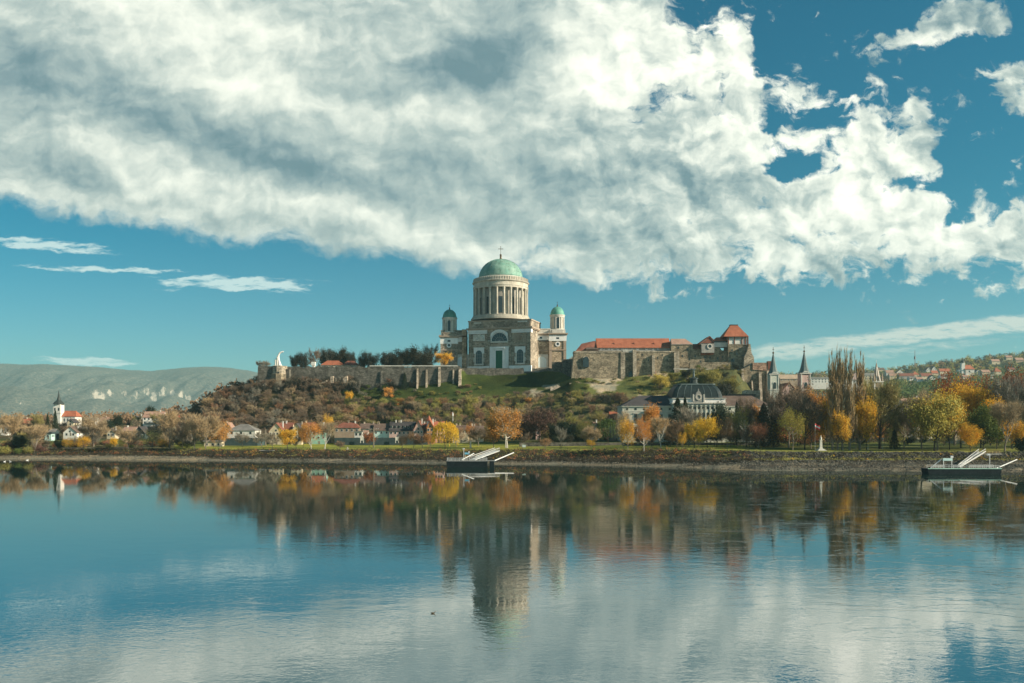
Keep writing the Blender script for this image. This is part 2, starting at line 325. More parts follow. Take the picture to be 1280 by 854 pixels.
def make_ground():
    pxs = np.unique(np.concatenate([np.arange(-700,-100,20), np.arange(-100,1400,4), np.arange(1400,2001,20)]))
    sub = [3,4,6,4,5,8,8,16,14,3,8,8,14,18,10]   # rows between stations
    rows = []
    for px in pxs:
        ys, zs = column(px); r = []
        for k in range(14):
            n = sub[k+1] if k+1 < len(sub) else 8
            for j in range(n): t = j/n; r.append((ys[k]*(1-t)+ys[k+1]*t, zs[k]*(1-t)+zs[k+1]*t, k+t))
        r.append((ys[14], zs[14], 14)); rows.append(r)
    V = []; C = []
    pal = {  # albedo by station
      0:(.03,.03,.02),1:(.085,.075,.055),2:(.055,.05,.036),3:(.030,.026,.018),4:(.20,.21,.045),5:(.17,.19,.04),6:(.05,.055,.03),7:(.07,.07,.03),8:(.075,.095,.03),9:(.12,.11,.08),10:(.12,.11,.08),11:(.08,.075,.045),12:(.07,.08,.05),13:(.07,.08,.055),14:(.06,.07,.05)}
    for px, r in zip(pxs, rows):
        for Y, z, t in r:
            X = X_(px, Y); p = Vector((X*.03, Y*.03, 0)); k = int(min(t,13.999)); fr = t-k
            a = mnoise.fractal(p, 1.0, 2.0, 5)
            amp = 0
            if 1.02 < t < 4: amp = .45
            elif 6 < t < 8.6: amp = 2.2
            elif t > 11: amp = 6 if t > 12 else 2
            zz = z+a*amp
            if 1.02 < t < 4: zz = z+mnoise.noise(Vector((X*.35,Y*.35,1)))*.35
            V.append((X, Y, zz))
            c0 = np.array(pal[k]); c1 = np.array(pal[k+1]); c = c0*(1-fr)+c1*fr
            if 3.9 < t < 5.2:                                  # mown lawn, worn in places
                c = np.array((.20,.215,.042)); w = mnoise.fractal(Vector((X*.02,Y*.07,3)),1,2,4)
                if px > 930: c = np.array((.10,.12,.035)) if t > 4.25 else np.array((.17,.18,.045))
                c = c*(1+.3*w)+np.array((.10,.05,.0))*max(0,w)
                if px < 220: c = np.array((.12,.11,.05))
                if 4.0 < t < 4.1 and (300 < px < 480 or 620 < px < 760): c = np.array((.34,.29,.17))
            if 6 <= t < 9:
                g = 0
                if 395 < px < 735 and t > 7.35: g = 1
                if 395 < px < 735: g = min(1, max(0, (t-7.25)*4))
                w = mnoise.fractal(Vector((X*.035,Y*.035,9)),1,2,5)
                base = np.array((.09,.075,.04)) if px < 430 else np.array((.115,.11,.045))
                grass = np.array((.040,.056,.015)) if 430 < px < 735 else np.array((.13,.14,.045))  # dark grass before the basilica: the shadow on it put into the colour
                if px > 735: g = min(1, max(0, (t-7.1)*3)); base = np.array((.14,.13,.06)) if px < 860 else np.array((.075,.075,.035))
                c = base*(1-g)+grass*g; c = c*(1+.5*w)
                if (px > 715 or (650 < px and t < 7.7)) and t > 7.2 and w > .22: c = np.array((.38,.32,.23))    # bare rock showing
            if 860 < px < 975 and 6 < t < 9.2: c = np.array((.07,.075,.032))*(1+.5*mnoise.fractal(Vector((X*.05,Y*.05,5)),1,2,5))
            if t > 12.15 and px > 900:
                w = mnoise.fractal(Vector((X*.006,Y*.006,2)),1,2,5); c = np.array((.06,.085,.05)) if w < .1 else np.array((.15,.15,.085))
            if 1 <= t < 3 and px <= 930:
                w = mnoise.fractal(Vector((X*.04,Y*.12,6)),1,2,4)
                pale = np.array((.21,.18,.125)) if px < 260 else np.array((.15,.135,.10))
                edge = (2.3 if px < 260 else 1.45)+w*.5
                g = min(1, max(0, (t-edge)*4)); c = pale*(1+.35*w)*(1-g)+np.array((.035,.03,.02))*g
            if 1 <= t < 2 and px > 930:
                w = mnoise.fractal(Vector((X*.04,Y*.12,6)),1,2,4); c = np.array((.05,.046,.036)) if w+.6*(1.35-t) < .12 else np.array((.17,.15,.11))
            if 2 < t < 3 and px > 930: c = np.array((.042,.04,.03)) if t < 2.62 else np.array((.20,.21,.06))
            if 3 <= t < 4 and px > 915: c = np.array((.04,.042,.040))*(1+.4*a) if t > 3.08 else np.array((.2,.21,.06))
            C.append((c[0], c[1], c[2], 1))
    nr = len(rows[0]); fs = []
    for i in range(len(pxs)-1):
        for j in range(nr-1):
            a = i*nr+j; fs.append((a, a+nr, a+nr+1, a+1))
    me = bpy.data.meshes.new('ground'); me.from_pydata(V, [], fs); me.update()
    me.polygons.foreach_set('use_smooth', [True]*len(me.polygons))
    at = me.color_attributes.new('zone', 'FLOAT_COLOR', 'POINT'); at.data.foreach_set('color', np.clip(np.array(C),0,1).astype('f').ravel())
    m, nt, b = nmat('ground_cover'); L = nt.links
    va = N(nt, 'ShaderNodeVertexColor'); va.layer_name = 'zone'
    g = N(nt, 'ShaderNodeNewGeometry')
    n1 = N(nt, 'ShaderNodeTexNoise'); n1.inputs['Scale'].default_value = .9; n1.inputs['Detail'].default_value = 8; n1.inputs['Roughness'].default_value = .8; L.new(g.outputs['Position'], n1.inputs['Vector'])
    r1 = ramp(nt, [(.35,.5),(.65,1.5)]); L.new(n1.outputs[0], r1.inputs[0])
    c = mixc(nt, 1.0, va.outputs[0], r1.outputs[0], 'MULTIPLY')
    n2 = N(nt, 'ShaderNodeTexNoise'); n2.inputs['Scale'].default_value = .09; n2.inputs['Detail'].default_value = 5; L.new(g.outputs['Position'], n2.inputs['Vector'])
    r2 = ramp(nt, [(.35,(.7,.8,.85)),(.65,(1.3,1.2,1.1))]); L.new(n2.outputs[0], r2.inputs[0])
    c = mixc(nt, 1.0, c, r2.outputs[0], 'MULTIPLY')
    L.new(c, b.inputs['Base Color']); b.inputs['Roughness'].default_value = .95; b.inputs['Specular IOR Level'].default_value = .1
    bp = N(nt, 'ShaderNodeBump'); bp.inputs['Strength'].default_value = .8; bp.inputs['Distance'].default_value = .5; L.new(n1.outputs[0], bp.inputs['Height']); L.new(bp.outputs[0], b.inputs['Normal'])
    me.materials.append(m)
    o = bpy.data.objects.new('ground', me); COL.objects.link(o); o['kind'] = 'structure'; o['label'] = 'river bank, lawns and castle hill as one ground'
make_ground()

def hill_z(px, t, sx, sy):
    Y = 7200+t*4000; X = X_(px, Y); top = Z_(np.interp(px, sx, sy), 11200.)
    sp = 180*math.exp(-((px+20)/110)**2)*math.exp(-((t-.25)/.16)**2)
    rid = mnoise.ridged_multi_fractal(Vector((X*.0006, Y*.0006, 4)), 1.0, 2.1, 5, 1.0, 2.0)
    gul = mnoise.fractal(Vector((X*.003, Y*.0009, 7)), 1.0, 2.0, 5)
    return X, Y, 15+top*t**1.15+sp+(rid-1)*60*math.sin(math.pi*min(t,.97))+gul*120*math.sin(math.pi*min(t,.98))
def make_hills():      # long wooded limestone ridge beyond the river, left
    sil = [(-700,452),(-300,455),(0,456.5),(60,457.5),(110,459.5),(160,463.5),(190,465.5),(225,461.5),(255,460),(285,461),(310,465),(340,472),(400,485),(520,500),(700,512)]
    sx = [a for a,_ in sil]; sy = [b for _,b in sil]
    V = []; C = []; pxs = np.arange(-700, 704, 3.0); nr = 90
    for px in pxs:
        top = Z_(np.interp(px, sx, sy), 5600.)
        for j in range(nr):
            t = j/(nr-1); Y = 3600+t*2000; X = X_(px, Y)
            X, Y, z = hill_z(px, t, sx, sy)
            V.append((X, Y, z))
            C.append((t, 0, 0, 1))
    fs = []
    for i in range(len(pxs)-1):
        for j in range(nr-1):
            a = i*nr+j; fs.append((a, a+nr, a+nr+1, a+1))
    me = bpy.data.meshes.new('hills'); me.from_pydata(V, [], fs); me.update()
    me.polygons.foreach_set('use_smooth', [True]*len(me.polygons))
    m, nt, b = nmat('wooded_ridge'); L = nt.links
    g = N(nt, 'ShaderNodeNewGeometry')
    n1 = N(nt, 'ShaderNodeTexNoise'); n1.inputs['Scale'].default_value = .04; n1.inputs['Detail'].default_value = 8; n1.inputs['Roughness'].default_value = .75; L.new(g.outputs['Position'], n1.inputs['Vector'])
    r1 = ramp(nt, [(.36,(.03,.045,.045)),(.5,(.10,.10,.08)),(.64,(.24,.21,.16))]); L.new(n1.outputs[0], r1.inputs[0])
    # cliff patches: where the blobs below say, broken up by streaky noise
    cl = None
    geo = g.outputs['Position']
    for (px, py, Y, rx, rz, amt) in [(124,495,4700,10,9,1),(136,492,4700,7,6,.8),(156,492,4700,5,8,.7),(170,495,4750,4,8,.7),(184,490,4750,5,10,.9),(193,496,4750,5,10,1),(203,491,4750,5,10,.9),(216,492,4750,4,9,1),(226,496,4750,4,10,1),(235,499,4750,5,8,1),(246,500,4700,3,6,.8),(270,489,4900,7,5,.5),(28,505,4500,4,7,.6),(55,502,4500,6,4,.4),(108,510,4500,8,2.5,.5),(90,487,4900,14,2,.4),(15,478,4700,20,2,.3)]:
        for q in range(400):
            hx, hy, hz_ = hill_z(px, q/400, sx, sy)
            if HZ-(hz_-CH)*F/hy <= py: break
        mp = N(nt, 'ShaderNodeMapping', vector_type='TEXTURE'); mp.inputs['Location'].default_value = (hx, hy, hz_); mp.inputs['Rotation'].default_value = (0, 0, math.atan2(-hx, hy)); mp.inputs['Scale'].default_value = (rx*8.6, 900, rz*8.0); L.new(geo, mp.inputs[0])
        ln = N(nt, 'ShaderNodeVectorMath', operation='LENGTH'); L.new(mp.outputs[0], ln.inputs[0])
        mr = N(nt, 'ShaderNodeMapRange'); mr.inputs[1].default_value = 1.35; mr.inputs[2].default_value = .4; mr.inputs[3].default_value = 0; mr.inputs[4].default_value = amt; L.new(ln.outputs['Value'], mr.inputs[0])
        if cl is None: cl = mr.outputs[0]
        else:
            mx = N(nt, 'ShaderNodeMath', operation='MAXIMUM'); L.new(cl, mx.inputs[0]); L.new(mr.outputs[0], mx.inputs[1]); cl = mx.outputs[0]
    mp = N(nt, 'ShaderNodeMapping'); mp.vector_type = 'TEXTURE'; mp.inputs['Rotation'].default_value = (0,0,.39); mp.inputs['Scale'].default_value = (26,500,70); L.new(geo, mp.inputs[0])
    n2 = N(nt, 'ShaderNodeTexNoise'); n2.inputs['Scale'].default_value = 1; n2.inputs['Detail'].default_value = 6; n2.inputs['Roughness'].default_value = .7; L.new(mp.outputs[0], n2.inputs['Vector'])
    ad = N(nt, 'ShaderNodeMath', operation='ADD'); L.new(cl, ad.inputs[0]); L.new(n2.outputs[0], ad.inputs[1])
    r2 = ramp(nt, [(.50,0),(.64,1)]); sc = N(nt, 'ShaderNodeMath', operation='MULTIPLY'); sc.inputs[1].default_value = .5; n2m = N(nt, 'ShaderNodeMath', operation='MULTIPLY_ADD'); n2m.inputs[1].default_value = 2.6; n2m.inputs[2].default_value = -.92; L.new(n2.outputs[0], n2m.inputs[0]); L.new(n2m.outputs[0], ad.inputs[1]); L.new(ad.outputs[0], sc.inputs[0]); L.new(sc.outputs[0], r2.inputs[0])
    c = mixc(nt, r2.outputs[0], r1.outputs[0], (.50,.44,.35))
    L.new(c, b.inputs['Base Color']); b.inputs['Roughness'].default_value = 1; b.inputs['Specular IOR Level'].default_value = 0
    bp = N(nt, 'ShaderNodeBump'); bp.inputs['Strength'].default_value = 1; bp.inputs['Distance'].default_value = 12; L.new(n1.outputs[0], bp.inputs['Height']); L.new(bp.outputs[0], b.inputs['Normal'])
    me.materials.append(m)
    o = bpy.data.objects.new('hills', me); COL.objects.link(o); o['kind'] = 'structure'; o['label'] = 'long wooded ridge with pale limestone cliffs in the haze'
make_hills()

def make_water():
    me = bpy.data.meshes.new('water'); 
    me.from_pydata([(-9000,-900,0),(9000,-900,0),(9000,7600,0),(-9000,7600,0)], [], [(0,1,2,3)]); me.update()
    m, nt, b = nmat('river_water'); L = nt.links
    g = N(nt, 'ShaderNodeNewGeometry'); P = g.outputs['Position']
    b.inputs['Base Color'].default_value = (.010,.028,.024,1); b.inputs['Roughness'].default_value = .02
    b.inputs['IOR'].default_value = 6.0; b.inputs['Specular IOR Level'].default_value = .55
    def nz(scale, det, sx=1, sy=1, rough=.5):
        mp = N(nt, 'ShaderNodeMapping'); mp.inputs['Scale'].default_value = (sx, sy, 1); L.new(P, mp.inputs[0])
        n = N(nt, 'ShaderNodeTexNoise'); n.inputs['Scale'].default_value = scale; n.inputs['Detail'].default_value = det; n.inputs['Roughness'].default_value = rough; n.inputs['Distortion'].default_value = .6; L.new(mp.outputs[0], n.inputs['Vector']); return n.outputs[0]
    fine = nz(1.4, 3, 1, 1.3); mid = nz(.22, 3, 1, 1.6); streak = nz(.011, 5, .8, 2.4, .6)
    # smooth patches and ruffled patches of current
    rr0 = ramp(nt, [(.42,.25),(.62,1.0)]); L.new(streak, rr0.inputs[0])
    sy_ = N(nt, 'ShaderNodeSeparateXYZ'); L.new(P, sy_.inputs[0]); calm = N(nt, 'ShaderNodeMapRange'); calm.inputs[1].default_value = 110; calm.inputs[2].default_value = 300; calm.inputs[3].default_value = 1.3; calm.inputs[4].default_value = .12; L.new(sy_.outputs[1], calm.inputs[0])
    rr = N(nt, 'ShaderNodeMath', operation='MULTIPLY'); L.new(rr0.outputs[0], rr.inputs[0]); L.new(calm.outputs[0], rr.inputs[1])
    m1 = N(nt, 'ShaderNodeMath', operation='MULTIPLY'); L.new(fine, m1.inputs[0]); L.new(rr.outputs[0], m1.inputs[1])
    b1 = N(nt, 'ShaderNodeBump'); b1.inputs['Strength'].default_value = 1; b1.inputs['Distance'].default_value = .011; L.new(m1.outputs[0], b1.inputs['Height'])
    b2 = N(nt, 'ShaderNodeBump'); b2.inputs['Strength'].default_value = 1; b2.inputs['Distance'].default_value = .012; m2 = N(nt, 'ShaderNodeMath', operation='MULTIPLY'); L.new(mid, m2.inputs[0]); L.new(calm.outputs[0], m2.inputs[1]); L.new(m2.outputs[0], b2.inputs['Height']); L.new(b1.outputs[0], b2.inputs['Normal'])
    # thin curling eddy lines
    w = N(nt, 'ShaderNodeTexNoise'); w.inputs['Scale'].default_value = .05; w.inputs['Detail'].default_value = 4; w.inputs['Distortion'].default_value = 1.6
    mp = N(nt, 'ShaderNodeMapping'); mp.inputs['Scale'].default_value = (1,2.2,1); L.new(P, mp.inputs[0]); L.new(mp.outputs[0], w.inputs['Vector'])
    er = ramp(nt, [(.485,0),(.5,1),(.515,0)]); L.new(w.outputs[0], er.inputs[0])
    sp = N(nt, 'ShaderNodeSeparateXYZ'); L.new(P, sp.inputs[0])
    mx = N(nt, 'ShaderNodeMapRange'); mx.inputs[1].default_value = 5; mx.inputs[2].default_value = 60; L.new(sp.outputs[0], mx.inputs[0])
    e2 = N(nt, 'ShaderNodeMath', operation='MULTIPLY'); L.new(er.outputs[0], e2.inputs[0]); L.new(mx.outputs[0], e2.inputs[1])
    b3 = N(nt, 'ShaderNodeBump'); b3.inputs['Strength'].default_value = 1; b3.inputs['Distance'].default_value = .007; L.new(e2.outputs[0], b3.inputs['Height']); L.new(b2.outputs[0], b3.inputs['Normal'])
    L.new(b3.outputs[0], b.inputs['Normal'])
    me.materials.append(m)
    o = bpy.data.objects.new('water', me); COL.objects.link(o); o['kind'] = 'structure'; o['label'] = 'calm wide river with faint ripples and reflections'
make_water()

# ------------------------------------------------------------------ trees (prototypes of height 1, crown width 1)
def leafquads(m, rnd, c, n, spread, size, squash=1.0, droop=0):
    for _ in range(n):
        p = Vector((c[0]+rnd.gauss(0,spread), c[1]+rnd.gauss(0,spread), c[2]+rnd.gauss(0,spread*squash)))
        a = Vector((rnd.gauss(0,1), rnd.gauss(0,1), rnd.gauss(0,1))).normalized(); bb = a.orthogonal().normalized()
        s = size*rnd.uniform(.6,1.3); q = a*s; w = bb*s*rnd.uniform(.5,.9)
        if droop: q = Vector((rnd.gauss(0,.1),rnd.gauss(0,.1),-1))*s*droop; w = Vector((rnd.gauss(0,1),rnd.gauss(0,1),0)).normalized()*s*.45
        m.add([p-q-w*.6, p+q*.1-w, p+q, p+q*.1+w], [(0,1,2,3)])
def branches(rnd, trunk_h, n_main, spread, top, m, r0=.014, n2=4, curve=.2, upright=.5):
    """grows limbs, returns tips as (point, direction)"""
    tips = []
    j = Vector((rnd.uniform(-.02,.02), rnd.uniform(-.02,.02), trunk_h))
    top_pt = Vector((rnd.uniform(-.05,.05), rnd.uniform(-.05,.05), top*.78))
    m.path([(0,0,-.02),(0,0,trunk_h*.4),j,j.lerp(top_pt,.5)+Vector((rnd.uniform(-.03,.03),0,0)),top_pt],[r0*1.25,r0,r0*.85,r0*.5,r0*.2],7)
    for i in range(n_main):
        t = rnd.uniform(-.15,.75); s = j.lerp(top_pt, t) if t > 0 else j*(1+t*2.2); a = 2*math.pi*(i/n_main)+rnd.uniform(-.4,.4)
        reach = spread*(1-.5*abs(t-.1))*rnd.uniform(.75,1.05); up = (top-s.z)*rnd.uniform(.15,.8)*upright*1.5
        e = s+Vector((math.cos(a)*reach, math.sin(a)*reach, min(up, top-s.z-.06)))
        mid = s.lerp(e,.5)+Vector((math.cos(a)*reach*curve*.3, math.sin(a)*reach*curve*.3, -up*curve*.5))
        rr = r0*.5*(1-.5*t); m.path([s,mid,e],[rr,rr*.7,rr*.3],5)
        for k in range(n2):
            u = rnd.uniform(.3,1); q = s.lerp(mid,u*2) if u < .5 else mid.lerp(e,u*2-1)
            d = (e-s).normalized()*.5+Vector((rnd.gauss(0,.6),rnd.gauss(0,.6),rnd.uniform(.1,.9))); d.normalize()
            l = rnd.uniform(.08,.2); e2 = q+d*l; e2.z = min(e2.z, top-.02)
            m.tube(q, e2, rr*.35, rr*.15, 4); tips.append((e2, d)); tips.append((q.lerp(e2,.5), d))
        tips.append((e, (e-mid).normalized()))
    tips.append((top_pt, Vector((0,0,1))))
    return tips
def proto_leafy(seed, trunk_h=.20, n=22, leaves=6500, size=.016, spread=.36, top=.9, clump=.05, bark='bark_dark'):
    rnd = random.Random(seed); t = MB(); c = MB()
    tips = branches(rnd, trunk_h, n, spread, top, t, n2=5)
    rnd.shuffle(tips); per = int(leaves/len(tips))
    for p, d in tips:
        k = rnd.uniform(.4,1.7); leafquads(c, rnd, p+d*.02, int(per*k), clump*rnd.uniform(.7,1.3), size)
    return t, c
def proto_bare(seed, trunk_h=.2, n=17, twigs=6000, spread=.36, top=.86, wid=.0024, upright=.6, ln=.1):
    rnd = random.Random(seed); t = MB(); c = MB()
    tips = branches(rnd, trunk_h, n, spread, top, t, n2=8, upright=upright)
    per = max(4, twigs//len(tips))
    for p, d in tips:
        for _ in range(per):
            q = p+Vector((rnd.gauss(0,.018),rnd.gauss(0,.018),rnd.gauss(0,.018)))
            dd = (d*.8+Vector((rnd.gauss(0,.55),rnd.gauss(0,.55),rnd.gauss(.35,.5)))).normalized(); l = ln*rnd.uniform(.5,1.25)
            e = q+dd*l; w = dd.cross(Vector((rnd.gauss(0,1),rnd.gauss(0,1),rnd.gauss(0,1)))).normalized()*wid
            c.add([q-w, q+w, e], [(0,1,2)])
    return t, c
def proto_poplar(seed):
    rnd = random.Random(seed); t = MB(); c = MB()
    t.path([(0,0,-.02),(.02,0,.3),(-.02,.02,.65),(0,0,.97)],[.06,.045,.025,.008],7)
    for i in range(75):
        z = rnd.uniform(.06,.82); a = rnd.uniform(0,6.28); l = rnd.uniform(.12,.26); rad = rnd.uniform(.16,.40)*(1-.55*max(0,z-.35))
        s = Vector((0,0,z)); e = s+Vector((math.cos(a)*rad, math.sin(a)*rad, l))
        mid = s+Vector((math.cos(a)*rad*.75, math.sin(a)*rad*.75, l*.3)); t.path([s,mid,e],[.010,.007,.003],4)
        for _ in range(34):
            u = rnd.random(); q = s.lerp(mid,u*2) if u < .5 else mid.lerp(e,u*2-1)
            q2 = q+Vector((rnd.gauss(0,.05),rnd.gauss(0,.05),rnd.uniform(.03,.1))); w = Vector((rnd.gauss(0,1),rnd.gauss(0,1),0)).normalized()*.011
            c.add([q-w,q+w,q2],[(0,1,2)])
    return t, c
def proto_willow(seed, leaves=5200):
    rnd = random.Random(seed); t = MB(); c = MB()
    tips = branches(rnd, .22, 11, .36, .86, t, n2=4, upright=.75)
    for i in range(210):
        a = rnd.uniform(0,6.28); r = .49*rnd.random()**.45; z = .56+.4*math.sqrt(max(0,1-(r/.5)**2))*rnd.uniform(.85,1.03)
        l = rnd.uniform(.12,.34)+(.2 if r > .38 else 0); x = r*math.cos(a); y = r*math.sin(a); bulge = .035
        n = leaves//210
        for k in range(n):
            u = k/n; p = (x*(1+bulge*u*3), y*(1+bulge*u*3), z-l*u)
            leafquads(c, rnd, p, 1, .011, .019, 1, droop=1.25)
    return t, c
def proto_conifer(seed, leaves=4200):
    rnd = random.Random(seed); t = MB(); c = MB(); t.path([(0,0,-.02),(0,0,.5),(0,0,.98)],[.03,.018,.003],7)
    lev = 20
    for j in range(lev):
        z = .06+.9*j/lev; r = .5*(1-j/lev)**.85*rnd.uniform(.82,1.1)+.012
        nb = 10
        for i in range(nb):
            a = 2*math.pi*(i+rnd.random())/nb; rr = r*rnd.uniform(.65,1.1)
            for k in range(leaves//(lev*nb)):
                u = rnd.random()**.6; p = Vector((math.cos(a)*rr*u, math.sin(a)*rr*u, z-.05*u*u+.02*rnd.gauss(0,1)))
                leafquads(c, rnd, p, 1, .012, .017, .6)
    return t, c
def proto_shrub(seed, leaves=1500, size=.035):
    rnd = random.Random(seed); t = MB(); c = MB()
    for i in range(30):
        a = rnd.uniform(0,6.28); r = .42*math.sqrt(rnd.random()); h = .75*math.sqrt(max(.05,1-(r/.5)**2))*rnd.uniform(.6,1.1)
        e = Vector((math.cos(a)*r, math.sin(a)*r, h)); t.tube((0,0,-.02), e, .02, .006, 3)
        leafquads(c, rnd, e*.93, leaves//60, .09, size); leafquads(c, rnd, e*.6, leaves//60, .1, size)
    return t, c
def norm(t, c, lo=None):
    V = np.array(c.v); r = np.percentile(np.hypot(V[:,0], V[:,1]), 94); zt = np.percentile(V[:,2], 99.3); k = .5/r; kz = 1/zt
    for m in (t, c): m.v = [(x*k, y*k, z*kz) for x, y, z in m.v]
    return t, c
PROTO = {}
def reg(kind, gens, lm, bm):
    PROTO[kind] = []
    for i, (t, c) in enumerate(gens):
        norm(t, c)
        PROTO[kind].append((t.mesh(kind+'_trunk', MATS[bm]), c.mesh(kind+'_crown', MATS[lm])))
reg('leafy', [proto_leafy(s) for s in (1,2,3)]+[proto_leafy(4, .16, 28, 8200, .0145, .38, .92, .045)], 'leaf_gold', 'bark_dark')
reg('thin', [proto_leafy(s, .17, 20, 4200, .012, .34, .9, .05) for s in (5,6,7)], 'leaf_orange', 'bark_grey')
reg('dense', [proto_leafy(s, .10, 26, 9000, .018, .37, .9, .06) for s in (8,9)], 'leaf_dark', 'bark_dark')
reg('bare', [proto_bare(s) for s in (11,12,13)]+[proto_bare(14,.22,22,8000,.38,.86)], 'twig_brown', 'bark_grey')
reg('upright', [proto_bare(s,.22,14,4200,.26,.88,.0024,1.0,.12) for s in (15,16)], 'twig_tan', 'bark_grey')
reg('poplar', [proto_poplar(s) for s in (21,22)], 'twig_gold', 'bark_grey')
reg('willow', [proto_willow(s) for s in (31,32)], 'leaf_yellow', 'bark_dark')
reg('conifer', [proto_conifer(s) for s in (41,42)], 'leaf_dark', 'bark_dark')
reg('shrub', [proto_shrub(s) for s in (51,52,53)], 'leaf_olive', 'bark_dark')
# small slope trees as one mesh each: trunk and twigs in one
def merged(kind, n, thin=1.0):
    out = []
    for i in range(n):
        t, c = PROTO[kind][i % len(PROTO[kind])]
        out.append((t, c))
    return out
# single-mesh versions for the many trees of the slope
def one_mesh(gen, lm, bm, name):
    t, c = norm(*gen); me = bpy.data.meshes.new(name); vs = t.v+c.v; n = len(t.v)
    me.from_pydata(vs, [], t.f+[tuple(i+n for i in f) for f in c.f]); me.update()
    me.materials.append(MATS[bm]); me.materials.append(MATS[lm])
    me.polygons.foreach_set('material_index', [0]*len(t.f)+[1]*len(c.f)); return me
SINGLE = {}
for nm, lm in (('twig_brown','twig_brown'),('twig_rust','twig_rust'),('twig_grey','twig_grey'),('twig_olive','twig_olive'),('twig_tan','twig_tan')):
    SINGLE[nm] = [one_mesh(proto_bare(100+i*7+len(nm),.10,13,2600,.40,.86,.004,.6,.12), lm, 'bark_dark', 'slope_tree') for i in range(2)]
for nm in ('leaf_olive','leaf_green','leaf_brown','leaf_rust','leaf_orange','leaf_gold','leaf_dark','leaf_dim','leaf_purple'):
    SINGLE[nm] = [one_mesh(proto_leafy(200+i*3+len(nm),.08,15,2400,.021,.38,.88,.055), nm, 'bark_dark', 'slope_tree') for i in range(2)]
NAMES = {'leafy':'autumn_tree','thin':'autumn_tree','dense':'evergreen_tree','bare':'bare_tree','upright':'bare_tree','poplar':'poplar_tree','willow':'willow_tree','conifer':'spruce_tree','shrub':'shrub'}
TREES = []
def tree(kind, px, ytop, w, Y, label, lm=None, bm=None, group=None, name=None, cat=None, base=None, idx=None, foliage=None):
    """a tree whose crown is w photo-pixels wide at depth Y and whose top stands at row ytop"""
    X = X_(px, Y); z0 = ground_z(X, Y)-.1 if base is None else base; H = Z_(ytop, Y)-z0; W = w*Y/F; H = max(H, W*(.7 if kind == 'shrub' else .9))
    vi = (len(TREES) if idx is None else idx) % len(PROTO[kind]); tm, cm = PROTO[kind][vi]
    cat = cat or {'shrub':'shrub'}.get(kind, 'tree'); name = name or NAMES[kind]
    o = empty(name, (X, Y, z0), (px*1.7+Y) % 6.28, label, cat, group)
    o.scale = (W, W, H)
    t = bpy.data.objects.new('stems' if kind == 'shrub' else 'trunk', tm); c = bpy.data.objects.new('crown', cm)
    for q, mm in ((t, bm), (c, lm)):
        COL.objects.link(q); q.parent = o
        if mm: q.material_slots[0].link = 'OBJECT'; q.material_slots[0].material = MATS[mm]
    if foliage: 
        f = bpy.data.objects.new('foliage', foliage[0]); COL.objects.link(f); f.parent = o
    TREES.append(o); return o
def small_tree(matname, X, Y, h, w, label, cat, group, name, z=None):
    me = SINGLE[matname][len(TREES) % len(SINGLE[matname])]
    o = bpy.data.objects.new(name, me); COL.objects.link(o)
    o.location = (X, Y, (ground_z(X, Y) if z is None else z)-.15); o.scale = (w, w, h); o.rotation_euler = (0,0,random.uniform(0,6.28))
    tag(o, label, cat, group); TREES.append(o); return o
# ------------------------------------------------------------------ camera, sun, sky
cd = bpy.data.cameras.new('camera'); cam = bpy.data.objects.new('camera', cd); COL.objects.link(cam); SC.camera = cam
cam.location = (0,0,CH); cam.rotation_euler = (R(90),0,0)
cd.sensor_width = 36; cd.lens = F/1280*36; cd.shift_y = (HZ-427)/1280; cd.clip_start = .5; cd.clip_end = 30000
SUN_EL, SUN_AZ = 25.0, 16.0      # azimuth: degrees towards the camera from due right (+X)
sd = Vector((math.cos(R(SUN_AZ))*math.cos(R(SUN_EL)), -math.sin(R(SUN_AZ))*math.cos(R(SUN_EL)), math.sin(R(SUN_EL))))
sl = bpy.data.lights.new('sun', 'SUN'); sl.energy = 5.0; sl.angle = R(.6); sl.color = (1,.86,.66)
so = bpy.data.objects.new('sun', sl); COL.objects.link(so); so.rotation_euler = sd.to_track_quat('Z','Y').to_euler(); so.location = (300,-50,300)
SC.view_settings.view_transform = 'Standard'; SC.view_settings.look = 'None'; SC.view_settings.gamma = 1; SC.view_settings.exposure = .84
wd = bpy.data.worlds.new('World'); SC.world = wd; wd.use_nodes = True; nt = wd.node_tree; L = nt.links
wd.cycles.sampling_method = 'NONE'; SC.cycles.max_bounces = 4; SC.cycles.diffuse_bounces = 2; SC.cycles.volume_bounces = 0; SC.cycles.glossy_bounces = 3; SC.cycles.transmission_bounces = 2
bg = nt.nodes['Background']; bg.inputs[1].default_value = .12
sky = N(nt, 'ShaderNodeTexSky', sky_type='NISHITA'); sky.sun_disc = False; sky.sun_elevation = R(SUN_EL); sky.sun_rotation = R(90+SUN_AZ)
sky.air_density = 1.0; sky.dust_density = .6; sky.ozone_density = 2.0
tc = N(nt, 'ShaderNodeTexCoord'); sp = N(nt, 'ShaderNodeSeparateXYZ'); L.new(tc.outputs['Generated'], sp.inputs[0])
def M(op, a, b=None, c=None, clamp=False):
    n = N(nt, 'ShaderNodeMath', operation=op); n.use_clamp = clamp
    for i, v in enumerate((a, b, c)):
        if v is None: continue
        if hasattr(v, 'is_linked'): L.new(v, n.inputs[i])
        else: n.inputs[i].default_value = v
    return n.outputs[0]
ay = M('MAXIMUM', M('ABSOLUTE', sp.outputs[1]), .08)
u = M('DIVIDE', sp.outputs[0], ay); v = M('DIVIDE', sp.outputs[2], ay)
